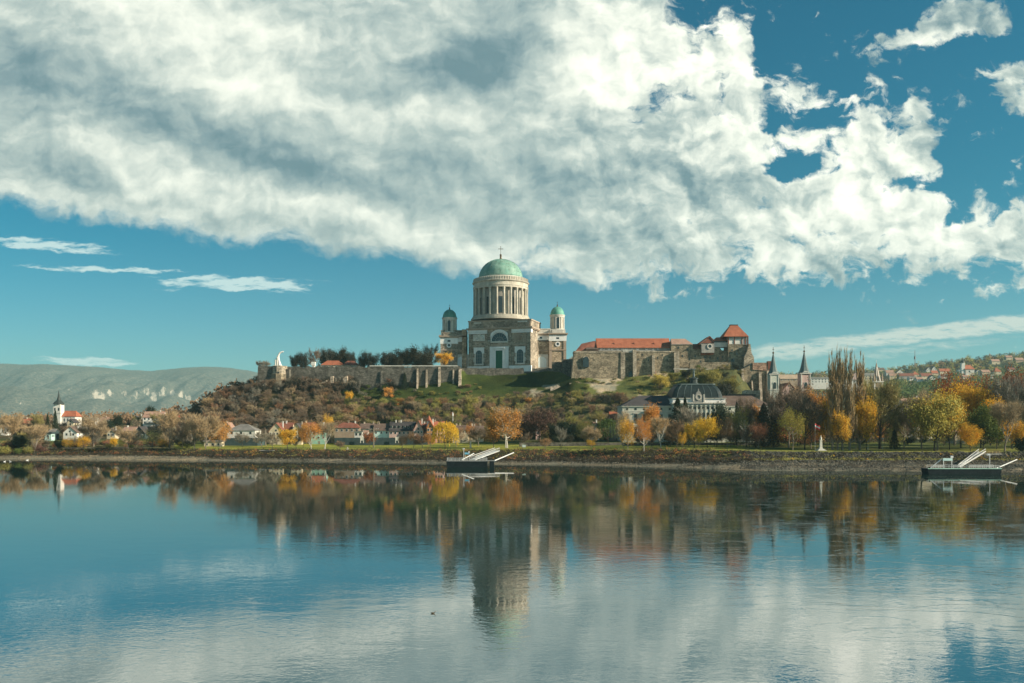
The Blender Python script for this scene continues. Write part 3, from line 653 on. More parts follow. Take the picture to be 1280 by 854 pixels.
# sky chart: u, v are tangents of direction; one unit of the chart = 100 rows of the sky as mapped below
PX = M('ADD', M('MULTIPLY', u, 11.1), 6.4); PY = M('SUBTRACT', 5.33, M('MULTIPLY', v, 11.1))
cxy = N(nt, 'ShaderNodeCombineXYZ'); L.new(PX, cxy.inputs[0]); L.new(PY, cxy.inputs[1]); C0 = cxy.outputs[0]
def mapping(vec, loc=(0,0,0), rot=0, scale=(1,1,1), t='POINT'):
    m = N(nt, 'ShaderNodeMapping', vector_type=t); m.inputs['Location'].default_value = loc; m.inputs['Rotation'].default_value = (0,0,rot); m.inputs['Scale'].default_value = scale
    L.new(vec, m.inputs[0]); return m.outputs[0]
def fbm(vec, scale, det=8, rough=.55, dist=0):
    n = N(nt, 'ShaderNodeTexNoise', noise_dimensions='2D'); n.inputs['Scale'].default_value = scale; n.inputs['Detail'].default_value = det; n.inputs['Roughness'].default_value = rough; n.inputs['Distortion'].default_value = dist
    L.new(vec, n.inputs['Vector']); return n
def vadd(a, b, s=1.0):
    sc = N(nt, 'ShaderNodeVectorMath', operation='SCALE'); L.new(b, sc.inputs[0]); sc.inputs['Scale'].default_value = s
    ad = N(nt, 'ShaderNodeVectorMath', operation='ADD'); L.new(a, ad.inputs[0]); L.new(sc.outputs[0], ad.inputs[1]); return ad.outputs[0]
def centred(colsock):
    s = N(nt, 'ShaderNodeVectorMath', operation='SUBTRACT'); L.new(colsock, s.inputs[0]); s.inputs[1].default_value = (.5,.5,.5); return s.outputs[0]
w1 = centred(fbm(C0, 1.1, 5, .6).outputs[1]); CW = vadd(C0, w1, .45)
XY = {}
def split(vec):
    if vec not in XY:
        q = N(nt, 'ShaderNodeSeparateXYZ'); L.new(vec, q.inputs[0]); XY[vec] = (q.outputs[0], q.outputs[1])
    return XY[vec]
def blob(vec, px, py, rx, ry, rot, amt, acc, op='ADD'):
    """soft ellipse: plain arithmetic on the chart axes"""
    x, y = split(vec); c, sn_ = math.cos(R(rot)), math.sin(R(rot)); rx /= 100; ry /= 100; px /= 100; py /= 100
    a = M('MULTIPLY_ADD', x, c/rx, -(px*c+py*sn_)/rx); a = M('MULTIPLY_ADD', y, sn_/rx, a)
    d = M('MULTIPLY_ADD', x, -sn_/ry, (px*sn_-py*c)/ry); d = M('MULTIPLY_ADD', y, c/ry, d)
    q = M('MULTIPLY_ADD', a, a, M('MULTIPLY', d, d))
    r = M('MULTIPLY', M('SUBTRACT', 1.0, q, clamp=True), amt)
    return r if acc is None else M(op, acc, r)
# ---- the layout of the cloud deck, worked out here on a chart of directions and handed to the shader as rows of curves
GX = np.arange(-40, 1361, 20.0); GY = np.arange(-130, 431, 20.0)
GXX, GYY = np.meshgrid(GX, GY)
def gb(px, py, rx, ry, rot, amt):
    c, s_ = math.cos(R(rot)), math.sin(R(rot)); dx = GXX-px; dy = GYY-py
    d = np.sqrt(((dx*c+dy*s_)/rx)**2+((-dx*s_+dy*c)/ry)**2); t = np.clip(1-d, 0, 1); return amt*t*t*(3-2*t)
LOW = [(0,258),(60,272),(120,277),(180,283),(240,294),(300,299),(370,306),(430,315),(500,322),(560,338),(620,340),(690,340),(740,356),(800,350),(860,354),(920,342),(980,346),(1040,345),(1100,338),(1160,340),(1220,334),(1280,340)]
UPP = [(0,-90),(500,-90),(780,-90),(815,-40),(850,5),(890,15),(935,28),(960,80),(1015,95),(1035,130),(1100,138),(1150,120),(1172,150),(1165,200),(1185,240),(1230,252),(1280,250)]
low = np.interp(GX, *zip(*LOW))[None,:]; upp = np.interp(GX, *zip(*UPP))[None,:]
Bf = np.clip(np.minimum((low-GYY)/100*2.4, (GYY-upp)/100*1.7), -1, 1)
for b_ in [(812,122,34,22,-25,1.0),(848,112,26,12,10,.9),(800,150,20,26,30,.8),(788,172,16,14,0,.7),(890,120,30,45,20,1.0),(985,150,70,38,0,1.7),(1000,205,75,34,-10,1.9),(955,248,26,12,0,1.3),(985,222,24,14,0,1.3),(1090,108,55,24,0,1.6),(1050,150,40,26,-20,1.0),(860,205,26,10,0,.7),(1040,205,30,10,0,.7),(1140,232,60,20,-5,1.6),(1195,268,34,12,0,1.0),(1035,292,38,12,0,.9),(1010,305,28,10,0,.9),(1215,300,32,9,0,.9),(665,305,26,12,10,1.0),(700,318,40,9,8,1.0),(750,322,34,7,0,.9),(905,318,30,9,0,.8),(1085,322,40,8,0,.8),(862,20,55,16,-15,1.2),(1130,300,30,8,0,.5)]: Bf = Bf-.9*gb(*b_)
pf = np.zeros_like(Bf)
for b_ in [(1150,52,60,18,5,1.5),(1105,58,40,14,0,1.3),(1185,26,42,24,0,1.9),(1235,22,50,17,5,1.6),(1215,10,50,16,0,1.3),(1250,97,58,14,5,1.5),(1262,112,34,14,0,1.3),(1270,134,30,13,0,1.6),(1262,222,34,9,-18,1.1),(1012,18,16,8,-10,1.0),(978,25,14,6,-30,.9),(1060,48,20,10,20,.7),(1182,170,22,10,0,.9),(1195,200,24,8,-20,.6),(1100,115,26,14,0,1.0),(1183,363,36,7,0,1.0),(1140,352,24,6,0,.7),(1240,368,40,6,-6,.8),(1270,378,20,7,0,.8),(1200,350,26,5,0,.7),(1115,148,20,8,0,.7),(1150,215,24,9,-15,.8),(1225,170,26,9,-10,.7),(1080,20,22,8,0,.7),(900,8,20,8,0,.5),(1210,140,22,8,-10,.7),(1262,300,26,10,0,.8),(820,372,26,6,-4,.7),(905,362,24,6,0,.7),(1080,366,30,7,0,.8),(1020,358,22,6,0,.7)]: pf = np.maximum(pf, gb(b_[0], b_[1], b_[2]*1.35, b_[3]*1.5, b_[4], b_[5]*1.15))
Bf = np.maximum(Bf, pf-.75); Bf = np.clip(Bf, -1.0, 1.2)
Sf = np.full_like(Bf, .36)
for b_ in [(230,30,330,75,8,.40),(330,115,170,34,16,.34),(560,20,120,50,0,.1),(770,60,150,110,0,.52),(900,80,120,100,0,.42),(1000,170,220,120,0,.35),(1100,260,240,90,0,.36),(1180,300,160,60,0,.25),(950,300,200,60,0,.12),(230,235,220,26,17,.30),(420,262,220,26,13,.30),(110,170,90,24,32,.34),(30,235,70,30,10,.22),(560,300,160,26,12,.30),(480,150,110,26,15,.18),(560,150,130,26,15,.22),(720,130,90,50,0,.25),(640,330,120,30,0,.3),(460,105,20,10,0,.3),(315,95,26,10,10,.2),
           (590,75,160,65,-18,-.36),(90,40,170,50,8,-.14),(560,215,210,44,12,-.17),(330,200,260,40,17,-.32),(120,115,170,44,10,-.26),(20,90,90,60,0,-.16),(700,215,170,46,8,-.08),(860,288,150,26,4,-.09),(690,285,150,22,8,-.06),(80,215,110,22,20,-.18),(640,40,80,50,0,-.2),(300,268,200,16,12,-.14),(1150,45,80,14,0,.2),(480,30,60,40,0,-.05)]: Sf = Sf+gb(*b_)
Sf = np.clip(Sf, -.2, 1.4)
xw, yw = split(CW)
xn = M('DIVIDE', M('SUBTRACT', xw, GX[0]/100), (GX[-1]-GX[0])/100, clamp=True)
xc = N(nt, 'ShaderNodeCombineColor'); L.new(xn, xc.inputs[0]); L.new(xn, xc.inputs[1])
acc = None
for j in range(len(GY)):
    rc = N(nt, 'ShaderNodeRGBCurve'); cmn = rc.mapping
    for ch, row in ((0, (Bf[j]+1)/2.2), (1, (Sf[j]+.2)/1.6)):
        cu = cmn.curves[ch]; n_ = len(GX)
        cu.points[0].location = (0, row[0]); cu.points[1].location = (1, row[-1])
        for i in range(1, n_-1): cu.points.new(i/(n_-1), float(row[i]))
        for p_ in cu.points: p_.handle_type = 'AUTO_CLAMPED'
    cmn.update(); L.new(xc.outputs[0], rc.inputs['Color'])
    if acc is None: acc = rc.outputs[0]
    else:
        t_ = M('MULTIPLY_ADD', yw, 5.0, -GY[j-1]/100*5.0, clamp=True); acc = mixc(nt, t_, acc, rc.outputs[0])
scs = N(nt, 'ShaderNodeSeparateColor'); L.new(acc, scs.inputs[0])
B = M('MULTIPLY_ADD', scs.outputs[0], 2.2, -1.0); S = M('MULTIPLY_ADD', scs.outputs[1], 1.6, -.2)
rag = N(nt, 'ShaderNodeMapRange', interpolation_type='SMOOTHSTEP'); rag.inputs[1].default_value = 6.0; rag.inputs[2].default_value = 9.0; rag.inputs[3].default_value = .34; rag.inputs[4].default_value = 1.0; L.new(PX, rag.inputs[0])
n1 = fbm(CW, 1.9, 8, .58).outputs[0]; n2 = fbm(mapping(CW, scale=(.7,1.3,1)), 6.0, 6, .58).outputs[0]
det = M('ADD', M('MULTIPLY', M('SUBTRACT', n1, .5), 3.0), M('MULTIPLY', M('SUBTRACT', n2, .5), 1.7))
dens = M('ADD', B, M('MULTIPLY', det, rag.outputs[0]))
mask = N(nt, 'ShaderNodeMapRange', interpolation_type='SMOOTHSTEP'); mask.inputs[1].default_value = -.22; mask.inputs[2].default_value = .50; L.new(dens, mask.inputs[0]); mask = mask.outputs[0]
# soft relief: density sampled again a little towards the sun
CW2 = mapping(CW, (.09,-.14,0)); q1 = fbm(CW, 1.7, 5, .5).outputs[0]; n1b = fbm(CW2, 1.7, 5, .5).outputs[0]; q2 = fbm(mapping(CW, scale=(.7,1.3,1)), 6.5, 4, .55).outputs[0]; n2b = fbm(mapping(CW2, scale=(.7,1.3,1)), 6.5, 4, .55).outputs[0]
rel = M('ADD', M('MULTIPLY', M('SUBTRACT', q1, n1b), 2.6), M('MULTIPLY', M('SUBTRACT', q2, n2b), .65))
# broad light and dark of the cloud deck
st = fbm(mapping(CW, rot=R(-17), scale=(.5,1.5,1)), 1.25, 5, .5).outputs[0]
S = M('ADD', M('ADD', S, .09), M('MULTIPLY', M('SUBTRACT', st, .5), .55)); S = M('ADD', S, M('MULTIPLY', M('MULTIPLY', rel, .55), M('ADD', M('MULTIPLY', rag.outputs[0], .85), .2)))
S = M('MAXIMUM', M('MULTIPLY_ADD', S, .82, -.02), .02)
thin = M('SUBTRACT', 1.0, M('MULTIPLY', dens, .5, clamp=True)); S = M('ADD', S, M('MULTIPLY', thin, .12))
cc = ramp(nt, [(0,(.065,.13,.155)),(.2,(.14,.205,.22)),(.42,(.29,.345,.325)),(.68,(.54,.565,.495)),(1.0,(.775,.765,.665))]); L.new(S, cc.inputs[0])
# thin streaks low in the sky
CV = vadd(C0, w1, .16); streaks = None
for b_ in [(50,307,115,10,4,.9),(0,300,60,8,3,.6),(130,337,140,5,2,.75),(300,355,125,12,3,1.0),(345,360,60,7,5,.5),(108,451,75,8,2,.95),(215,362,30,3,0,.4),(370,352,60,4,-4,.3)]:
    streaks = blob(CV, *b_, streaks, 'MAXIMUM')
sn = fbm(mapping(CV, rot=R(-3), scale=(1.2,7,1)), 2.2, 6, .65).outputs[0]
sm = N(nt, 'ShaderNodeMapRange', interpolation_type='SMOOTHSTEP'); sm.inputs[1].default_value = .35; sm.inputs[2].default_value = 1.05; sm.inputs[4].default_value = .75; L.new(M('ADD', streaks, M('MULTIPLY', M('SUBTRACT', sn, .46), 2.6)), sm.inputs[0])
sm_ = M('MULTIPLY', sm.outputs[0], M('MULTIPLY', streaks, 2.5, clamp=True))
# long bright bank on the right, above the town
bk = None
for b_ in [(1180,415,330,13,-6,1.0),(1260,403,150,12,-8,1.0),(1000,437,120,13,-4,.9),(1150,436,180,10,-7,.5)]:
    bk = blob(CV, *b_, bk, 'MAXIMUM')
bm_ = N(nt, 'ShaderNodeMapRange', interpolation_type='SMOOTHSTEP'); bm_.inputs[1].default_value = .15; bm_.inputs[2].default_value = .95; bm_.inputs[4].default_value = .72; L.new(M('MULTIPLY', bk, M('MULTIPLY_ADD', sn, 2.4, -.25)), bm_.inputs[0])
# clear sky: Nishita, graded towards the teal of the photograph
tint = mixc(nt, 1.0, sky.outputs[0], (.0,.31,.355), 'MULTIPLY')
hz = N(nt, 'ShaderNodeMapRange', interpolation_type='SMOOTHERSTEP'); hz.inputs[1].default_value = .36; hz.inputs[2].default_value = -.02; L.new(v, hz.inputs[0])
tint2 = mixc(nt, 1.0, sky.outputs[0], (.19,.40,.45), 'MULTIPLY')
clear = mixc(nt, M('POWER', hz.outputs[0], 1.5), tint, tint2)
K = .97/.12
def cm(sock):
    return mixc(nt, 1.0, sock, (K,K,K), 'MULTIPLY')
c = mixc(nt, mask, clear, cm(cc.outputs[0]))
wisp = ramp(nt, [(0,(.60,.66,.60)),(1,(.60,.66,.60))])
c = mixc(nt, sm_, c, (.46*K,.56*K,.53*K)); c = mixc(nt, bm_.outputs[0], c, (.50*K,.50*K,.43*K))
up = N(nt, 'ShaderNodeMapRange'); up.inputs[1].default_value = -.02; up.inputs[2].default_value = -.06; L.new(sp.outputs[2], up.inputs[0])
c = mixc(nt, up.outputs[0], c, (.02*K,.03*K,.03*K))
L.new(c, bg.inputs[0])
# ------------------------------------------------------------------ air
hb = MB().box(-14800,14800,-930,11700,-4.5,800); 
hm = bpy.data.materials.new('air'); hm.use_nodes = True; hn = hm.node_tree
for n in list(hn.nodes):
    if n.type == 'BSDF_PRINCIPLED': hn.nodes.remove(n)
pv = hn.nodes.new('ShaderNodeVolumePrincipled'); pv.inputs['Density'].default_value = 0.5e-4; pv.inputs['Color'].default_value = (.52,.88,.92,1); pv.inputs['Anisotropy'].default_value = .1
hn.links.new(pv.outputs[0], hn.nodes['Material Output'].inputs['Volume'])
ho = hb.build('haze', hm); ho['kind'] = 'stuff'; ho['label'] = 'thin blue autumn haze over the river valley'
# ------------------------------------------------------------------ basilica
class Fr:      # metres relative to a root from photo columns and rows at a depth
    def __init__(s, root): s.r = root; s.rx, s.ry, s.rz = root.location
    def x(s, px, Y): return X_(px, Y)-s.rx
    def z(s, py, Y): return Z_(py, Y)-s.rz
    def y(s, Y): return Y-s.ry
    def box(s, m, px0, px1, y0, y1, Y, d):   # y0 top row, y1 bottom row, front at Y, d deep
        return m.box(s.x(px0,Y), s.x(px1,Y), s.y(Y), s.y(Y)+d, s.z(y1,Y), s.z(y0,Y))
def build_basilica():
    YF = 752.0
    root = empty('basilica', (X_(624.5,YF), YF, Z_(462,YF)), 0, 'domed stone basilica with green copper dome crowning the hill', 'basilica')
    f = Fr(root); s = YF/F                         # metres per pixel on the wing front
    def px(p): return f.x(p, YF)
    def pz(p): return f.z(p, YF)
    # body behind
    m = MB().box(px(600), px(650), 14, 62, 0, pz(414)); m.box(px(588), px(662), 20, 48, 0, pz(416)); m.build('nave', MATS['dark_ashlar'], root)
    # wings: left's shade put into darker stone, right's sun into warmer stone
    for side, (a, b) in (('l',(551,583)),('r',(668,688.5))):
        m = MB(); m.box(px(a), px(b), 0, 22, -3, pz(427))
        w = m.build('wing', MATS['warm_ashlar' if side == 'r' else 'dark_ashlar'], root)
        z0, z1 = (pz(427.5), pz(421.5)) if side == 'l' else (pz(425.5), pz(419.5))
        m = MB(); m.box(px(a)-.35, px(b)+.01, -.35, 22.2, z0, z1); m.build('frieze', MATS['white_plaster'], w)
        m = MB(); m.box(px(a)-.9, px(b)+.01, -1.0, 22.5, z1, z1+1.1); m.box(px(a)-1.4, px(b)+.01, -1.5, 22.8, z1+1.1, z1+1.7); m.build('cornice', MATS['ledge_stone'], w)
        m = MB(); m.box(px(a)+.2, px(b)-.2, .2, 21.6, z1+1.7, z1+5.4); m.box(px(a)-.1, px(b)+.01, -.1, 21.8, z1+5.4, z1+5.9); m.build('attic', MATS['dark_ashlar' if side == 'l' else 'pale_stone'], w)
        m = MB(); m.box(px(a)-.2, px(b)+.01, -.3, 21.9, pz(439), pz(437.3)); m.build('ledge', MATS['ledge_stone'], w)
        m = MB(); m.box(px(a)-.3, px(b)+.01, -.5, 22.2, -3, pz(459.3)); m.build('plinth', MATS['pale_stone'], w)
        for q in ((556,) if side == 'l' else (676,)):
            m = MB(); m.box(px(q)-1, px(q)+1, -.45, .1, z0+1.4, z1-1.2); m.build('window', MATS['glass_dark'], w)
        # arched gateway with pale doors
        cx = px(577.5) if side == 'l' else px(677.2); hw = 3.9
        m = MB(); m.box(cx-hw-1.5, cx+hw+1.5, -.40, .1, 0, pz(443.2)); fr = m.build('door_surround', MATS['pale_stone'], w)
        m = MB(); m.arch(cx, 2*hw, 0.02, pz(445.8), -.48, -.1, 12); m.build('door', MATS['pale_blue_door'], w)
        m = MB(); m.ring(cx, pz(445.8)-hw, hw+.7, hw, -.7, -.1); m.build('door_arch', MATS['pale_stone'], w)
    # corner tower bases with turrets; shade left and sun right put into stone colour
    for side, cpx, base_r in (('l',561.5,421),('r',697,417.5)):
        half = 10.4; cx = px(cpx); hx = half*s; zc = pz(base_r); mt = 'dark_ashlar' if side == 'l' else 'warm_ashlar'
        tw = MB().box(cx-hx, cx+hx, -2.2, 2*hx-2.2, -3, zc-1.2).build('tower', MATS[mt], root)
        for sx in (-1, 1):
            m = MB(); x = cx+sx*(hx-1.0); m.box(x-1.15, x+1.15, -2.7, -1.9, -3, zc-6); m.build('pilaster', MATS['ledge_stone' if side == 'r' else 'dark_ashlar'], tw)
        m = MB(); m.box(cx-hx-.4, cx+hx+.4, -2.75, 2*hx-1.9, zc-6.2, zc-1.3); m.build('frieze', MATS['white_plaster'], tw)
        m = MB(); m.box(cx-hx-.8, cx+hx+.8, -3.2, 2*hx-1.5, zc-1.3, zc-.4); m.box(cx-hx-1.5, cx+hx+1.5, -3.9, 2*hx-.9, zc-.4, zc+.5); m.build('cornice', MATS['ledge_stone'], tw)
        m = MB(); m.box(cx-1.2, cx+1.2, -2.82, -2.6, zc-4.6, zc-3.1); m.build('window', MATS['glass_dark'], tw)
        m = MB(); m.box(cx-hx-.25, cx+hx+.25, -2.85, 2*hx-2, pz(438.6), pz(437)); m.build('ledge', MATS['ledge_stone'], tw)
        zr = pz(430.5 if side == 'r' else 432)
        m = MB(); m.ring(cx, zr, 2.1, 1.15, -2.6, -2.18, 0, 2*math.pi, 20); m.build('round_frame', MATS['white_plaster'], tw)
        m = MB(); m.prism([(cx+1.15*math.cos(a*math.pi/8), zr+1.15*math.sin(a*math.pi/8)) for a in range(16)], -2.4, -2.1); m.build('round_window', MATS['glass_dark'], tw)
        # turret
        cy = hx-2.2; zt = zc+.5; rr = 9.2*s
        m = MB(); m.box(cx-rr-.3, cx+rr+.3, cy-rr-.3, cy+rr+.3, zt, zt+3.2); m.box(cx-rr*.75, cx+rr*.75, cy-rr-.75, cy+rr+.75, zt, zt+2.9)
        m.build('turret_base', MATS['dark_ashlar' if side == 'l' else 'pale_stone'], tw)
        t0 = zt+3.2; t1 = t0+12.6
        m = MB(); m.lathe([(rr-.5,t0),(rr-.5,t1)], 24, cx, cy); drum = m.build('turret', MATS['drum_stone'], tw)
        m = MB(); m.lathe([(rr-.2,t1-1.9),(rr-.1,t1-1.6),(rr+.05,t1-.8),(rr+.45,t1-.3),(rr+.45,t1),(rr-.4,t1+.3)], 32, cx, cy)
        m.lathe([(rr+.0,t0-.05),(rr+.0,t0+.7)], 32, cx, cy)
        for k in range(8):
            a = math.pi/8+k*math.pi/4
            for d in (-.13,.13): 
                x = cx+(rr-.35)*math.cos(a+d); y = cy+(rr-.35)*math.sin(a+d); m.lathe([(.42,t0+.7),(.36,t1-1.9)], 8, x, y)
        m.build('turret_columns', MATS['pale_stone'], tw)
        for k in range(4):
            m = MB(); a = -math.pi/2+k*math.pi/2; p = MB(); p.arch(0, 2.7, t0+1.0, t1-2.6, -(rr-.30), -(rr-.9), 8)
            p.v = [(cx+x*math.cos(a+math.pi/2)-y*math.sin(a+math.pi/2), cy+x*math.sin(a+math.pi/2)+y*math.cos(a+math.pi/2), z) for x, y, z in p.v]; m.add(p.v, p.f)
            m.build('turret_window', MATS['glass_dark'], tw)
        rd = 8.6*s; hd = 6.6
        m = MB(); m.lathe([(rd+.5,t1+.25),(rd+.4,t1+.8)]+[(rd*math.cos(a*math.pi/20), t1+.8+hd*math.sin(a*math.pi/20)) for a in range(0,10)]+[(.3,t1+.8+hd)], 32, cx, cy); m.build('turret_dome', MATS['copper_small'], tw, smooth=False)
        zf = t1+.8+hd; m = MB(); m.lathe([(.55,zf-.3),(.65,zf+.6),(.35,zf+1),(.5,zf+1.6),(.15,zf+2.1)], 8, cx, cy); m.box(cx-.09,cx+.09,cy-.09,cy+.09,zf+2,zf+4.4); m.box(cx-.6,cx+.6,cy-.09,cy+.09,zf+3.3,zf+3.5); m.build('finial', MATS['bronze'], tw)
    # crossing block, its sunlit edge right of the front put into warmer colour
    MB().box(px(577.5), px(583), -1, 20, -3, pz(412)).build('crossing', MATS['warm_ashlar'], root)
    m = MB(); m.box(px(667), px(672.2), -3, 20, -3, pz(407)); cr = m.build('crossing', MATS['warm_ashlar'], root)
    m = MB(); m.box(px(666.8), px(673), -3.6, 20.4, pz(413), pz(410.8)); m.box(px(666.8), px(672.6), -3.3, 20.2, pz(426), pz(416)); m.build('band', MATS['pale_stone'], cr)
    # ---------------- front block, turned a little out of the sun
    YB = 738.0; th = R(-17); sb = YB/F
    def bx(p): return (p-624.0)*sb*1.012
    def bz(p): return Z_(p, YB)-root.location.z
    bl = (X_(624.3,YB)-root.location.x, YB-YF, 0)
    hw = 41.0*sb
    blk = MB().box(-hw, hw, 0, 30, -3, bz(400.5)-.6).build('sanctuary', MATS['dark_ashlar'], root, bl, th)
    P = lambda m, n, mt: m.build(n, MATS[mt], blk)
    m = MB(); m.box(-hw-.5, hw+.5, -.5, 30, bz(401.5), bz(400)); m.box(-hw-1.6, hw+1.6, -1.7, 31, bz(411), bz(409.5)); m.box(-hw-1.0, hw+1.0, -1.1, 30.6, bz(412), bz(411)); P(m, 'cornice', 'ledge_stone')
    for a, b in ((591,603),(646,660)):
        m = MB(); m.box(bx(a), bx(b), -.25, .1, bz(403.8), bz(402)); P(m, 'attic_panel', 'pale_stone')
    for x in (-hw+1.6, -hw+12.5, 0-6, 6, hw-12.5, hw-1.6):
        m = MB(); m.box(x-1.0, x+1.0, -.45, .1, bz(409.4), bz(401.6)); P(m, 'attic_pier', 'ledge_stone' if abs(x) > 20 else 'dark_ashlar')
    for sx in (-1, 1):
        m = MB(); x0, x1 = sorted((sx*hw+sx*.3, sx*16.0*sb)); m.box(x0, x1, -.7, 4, bz(415), bz(412.05)); m.box(x0, x1, -.95, 4, bz(416.8), bz(415.25)); P(m, 'frieze', 'white_plaster')
        for q in (13.5, 38.5):
            m = MB(); m.box(sx*q*sb-1.45, sx*q*sb+1.45, -.9, .1, -3, bz(417)); pl = P(m, 'pilaster', 'dark_ashlar'); pl['label'] = 'brown brick pilaster on the front'
        # relief panel, ledges and tall arched window
        xc = sx*27.0*sb
        m = MB(); m.box(xc-5.6, xc+5.6, -.3, .1, bz(427.6), bz(426.4)); m.box(xc-6.2, xc+6.2, -.5, .1, bz(432.3), bz(430.6)); P(m, 'ledge', 'ledge_stone')
        m = MB(); rnd = random.Random(5+sx); m.box(xc-5.2, xc+5.2, -.12, .1, bz(425.6), bz(417.6))
        for _ in range(26): m.blob((xc+rnd.gauss(0,2.2), -.1, bz(421.5)+rnd.gauss(0,1.3)), rnd.uniform(.35,.9), seed=rnd.randint(0,999), n=6, m=4)
        P(m, 'relief', 'pale_stone' if sx < 0 else 'ledge_stone')
        m = MB(); m.box(xc-4.6, xc+4.6, -.35, .1, bz(441.6), bz(433.8)); P(m, 'window_panel', 'white_plaster')
        m = MB(); m.box(xc-3.9, xc-2.7, -.3, .1, bz(456), bz(441.6)); m.box(xc+2.7, xc+3.9, -.3, .1, bz(456), bz(441.6)); m.box(xc-4.2, xc+4.2, -.5, .1, bz(455.8), bz(454.4)); m.box(xc-4.8, xc-3.9,-.38,.1,bz(452),bz(447)); m.box(xc+3.9, xc+4.8,-.38,.1,bz(452),bz(447)); P(m, 'window_frame', 'pale_stone')
        m = MB(); m.arch(xc, 5.4, bz(454.4), bz(437.6), -.42, -.1, 10); w = P(m, 'window', 'glass_dark')
        m = MB()
        for k in (-1.0, 1.0): m.box(xc+k-.09, xc+k+.09, -.5, -.38, bz(454.2), bz(439.5))
        for k in (443, 447, 451): m.box(xc-2.6, xc+2.6, -.5, -.38, bz(k)-.08, bz(k)+.08)
        m.build('mullions', MATS['stucco_grey'], w)
    # central arch, tympanum, portal
    zc = bz(426.6); 
    m = MB(); m.ring(0, zc, 14.6*sb, 11.6*sb, -.9, .1, n=24); m.ring(0, zc, 11.3*sb, 10.4*sb, -.5, .1, n=24); P(m, 'great_arch', 'white_plaster')
    m = MB(); m.prism([(10.4*sb*math.cos(a*math.pi/20), zc+10.4*sb*math.sin(a*math.pi/20)) for a in range(21)], -.18, .1); w = P(m, 'lunette', 'glass_dark')
    m = MB()
    for a in range(1, 8): 
        t = a*math.pi/8; m.tube((0,-.25,zc),(10.3*sb*math.cos(t),-.25,zc+10.3*sb*math.sin(t)),.10,n=4)
    m.ring(0, zc, 5.4*sb, 5.0*sb, -.35, -.1, n=14); m.build('mullions', MATS['stucco_grey'], w)
    m = MB(); m.box(-12.2*sb, 12.2*sb, -.8, .1, bz(428.6), bz(426.6)); P(m, 'lintel', 'pale_stone')
    m = MB(); m.box(-12.4*sb, 12.4*sb, -.5, .1, bz(432.8), bz(430)); P(m, 'ledge', 'ledge_stone')
    m = MB(); m.box(-12.4*sb, -4.6*sb, -1.0, .1, 0, bz(433.4)); m.box(4.6*sb, 12.4*sb, -1.0, .1, 0, bz(433.4)); m.box(-4.6*sb, 4.6*sb, -1.0, .1, bz(438.2), bz(433.4)); P(m, 'portal', 'white_plaster')
    m = MB(); m.box(-5.8*sb, -4.4*sb, -1.35, -.9, 0, bz(437.4)); m.box(4.4*sb, 5.8*sb, -1.35, -.9, 0, bz(437.4)); m.box(-5.8*sb, 5.8*sb, -1.35, -.9, bz(438.4), bz(436.8)); m.box(-7*sb, 7*sb, -1.7, -.9, bz(436), bz(435)); P(m, 'door_frame', 'white_plaster')
    m = MB(); m.box(-4.4*sb, 4.4*sb, -.6, .1, 0, bz(438.4)); dr = P(m, 'door', 'green_door')
    m = MB()
    for z in (443.4, 449): m.box(-4.3*sb, 4.3*sb, -.7, -.55, bz(z)-.15, bz(z)+.15)
    for x in (-3.9, 0, 3.9): m.box(x*sb-.12, x*sb+.12, -.72, -.55, 0, bz(438.5))
    m.build('door_rails', MATS['green_door'], dr)
    for a, b in ((-hw-.5, -12.9*sb),(12.9*sb, hw+.5)): m = MB(); m.box(a, b, -1.3, 1, -3, bz(457.6)); P(m, 'plinth', 'white_plaster')
    # ---------------- drum and dome
    YD = 762.0; sdm = YD/F; cx = X_(625.9,YD)-root.location.x; cy = YD-YF
    def dz(p): return Z_(p, YD)-root.location.z
    m = MB(); m.lathe([(37.2*sdm,dz(402)),(37.2*sdm,dz(399.6)),(36*sdm,dz(399.5)),(36*sdm,dz(398)),(35.0*sdm,dz(397.9)),(35.0*sdm,dz(396.6))], 64, cx, cy); m.build('drum_base', MATS['drum_stone'], root)
    m = MB(); m.lathe([(29.2*sdm,dz(400)),(29.2*sdm,dz(361))], 64, cx, cy); drum = m.build('drum', MATS['drum_wall'], root)
    for k in range(24):
        a = 2*math.pi*(k+.5)/24
        m = MB(); x = cx+32.9*sdm*math.cos(a); y = cy+32.9*sdm*math.sin(a)
        m.lathe([(1.3,dz(396.7)),(1.3,dz(395.8)),(1.08,dz(395.6)),(.96,dz(366.2)),(1.1,dz(365.4)),(1.2,dz(364.2)),(1.25,dz(363.4))], 12, x, y); m.build('column', MATS['drum_stone'], drum)
    for k in range(24):
        a = 2*math.pi*k/24-math.pi/2
        p = MB()
        p.box(-1.75, 1.75, -(29.2*sdm+.12), -(29.2*sdm-1.2), dz(394.5), dz(374.5)) if k % 2 == 0 else p.box(-1.6,1.6,-(29.2*sdm+.25),-(29.2*sdm-1.2),dz(396),dz(364))
        p.v = [(cx+x*math.cos(a+math.pi/2)-y*math.sin(a+math.pi/2), cy+x*math.sin(a+math.pi/2)+y*math.cos(a+math.pi/2), z) for x, y, z in p.v]
        p.build('window' if k % 2 == 0 else 'pilaster', MATS['glass_dark' if k % 2 == 0 else 'drum_stone'], drum)
    m = MB(); m.lathe([(34.2*sdm,dz(363.4)),(34.2*sdm,dz(361.4)),(34.6*sdm,dz(361.2)),(34.6*sdm,dz(360)),(34.0*sdm,dz(359.9)),(34.0*sdm,dz(356.4))], 72, cx, cy); m.build('entablature', MATS['drum_stone'], drum)
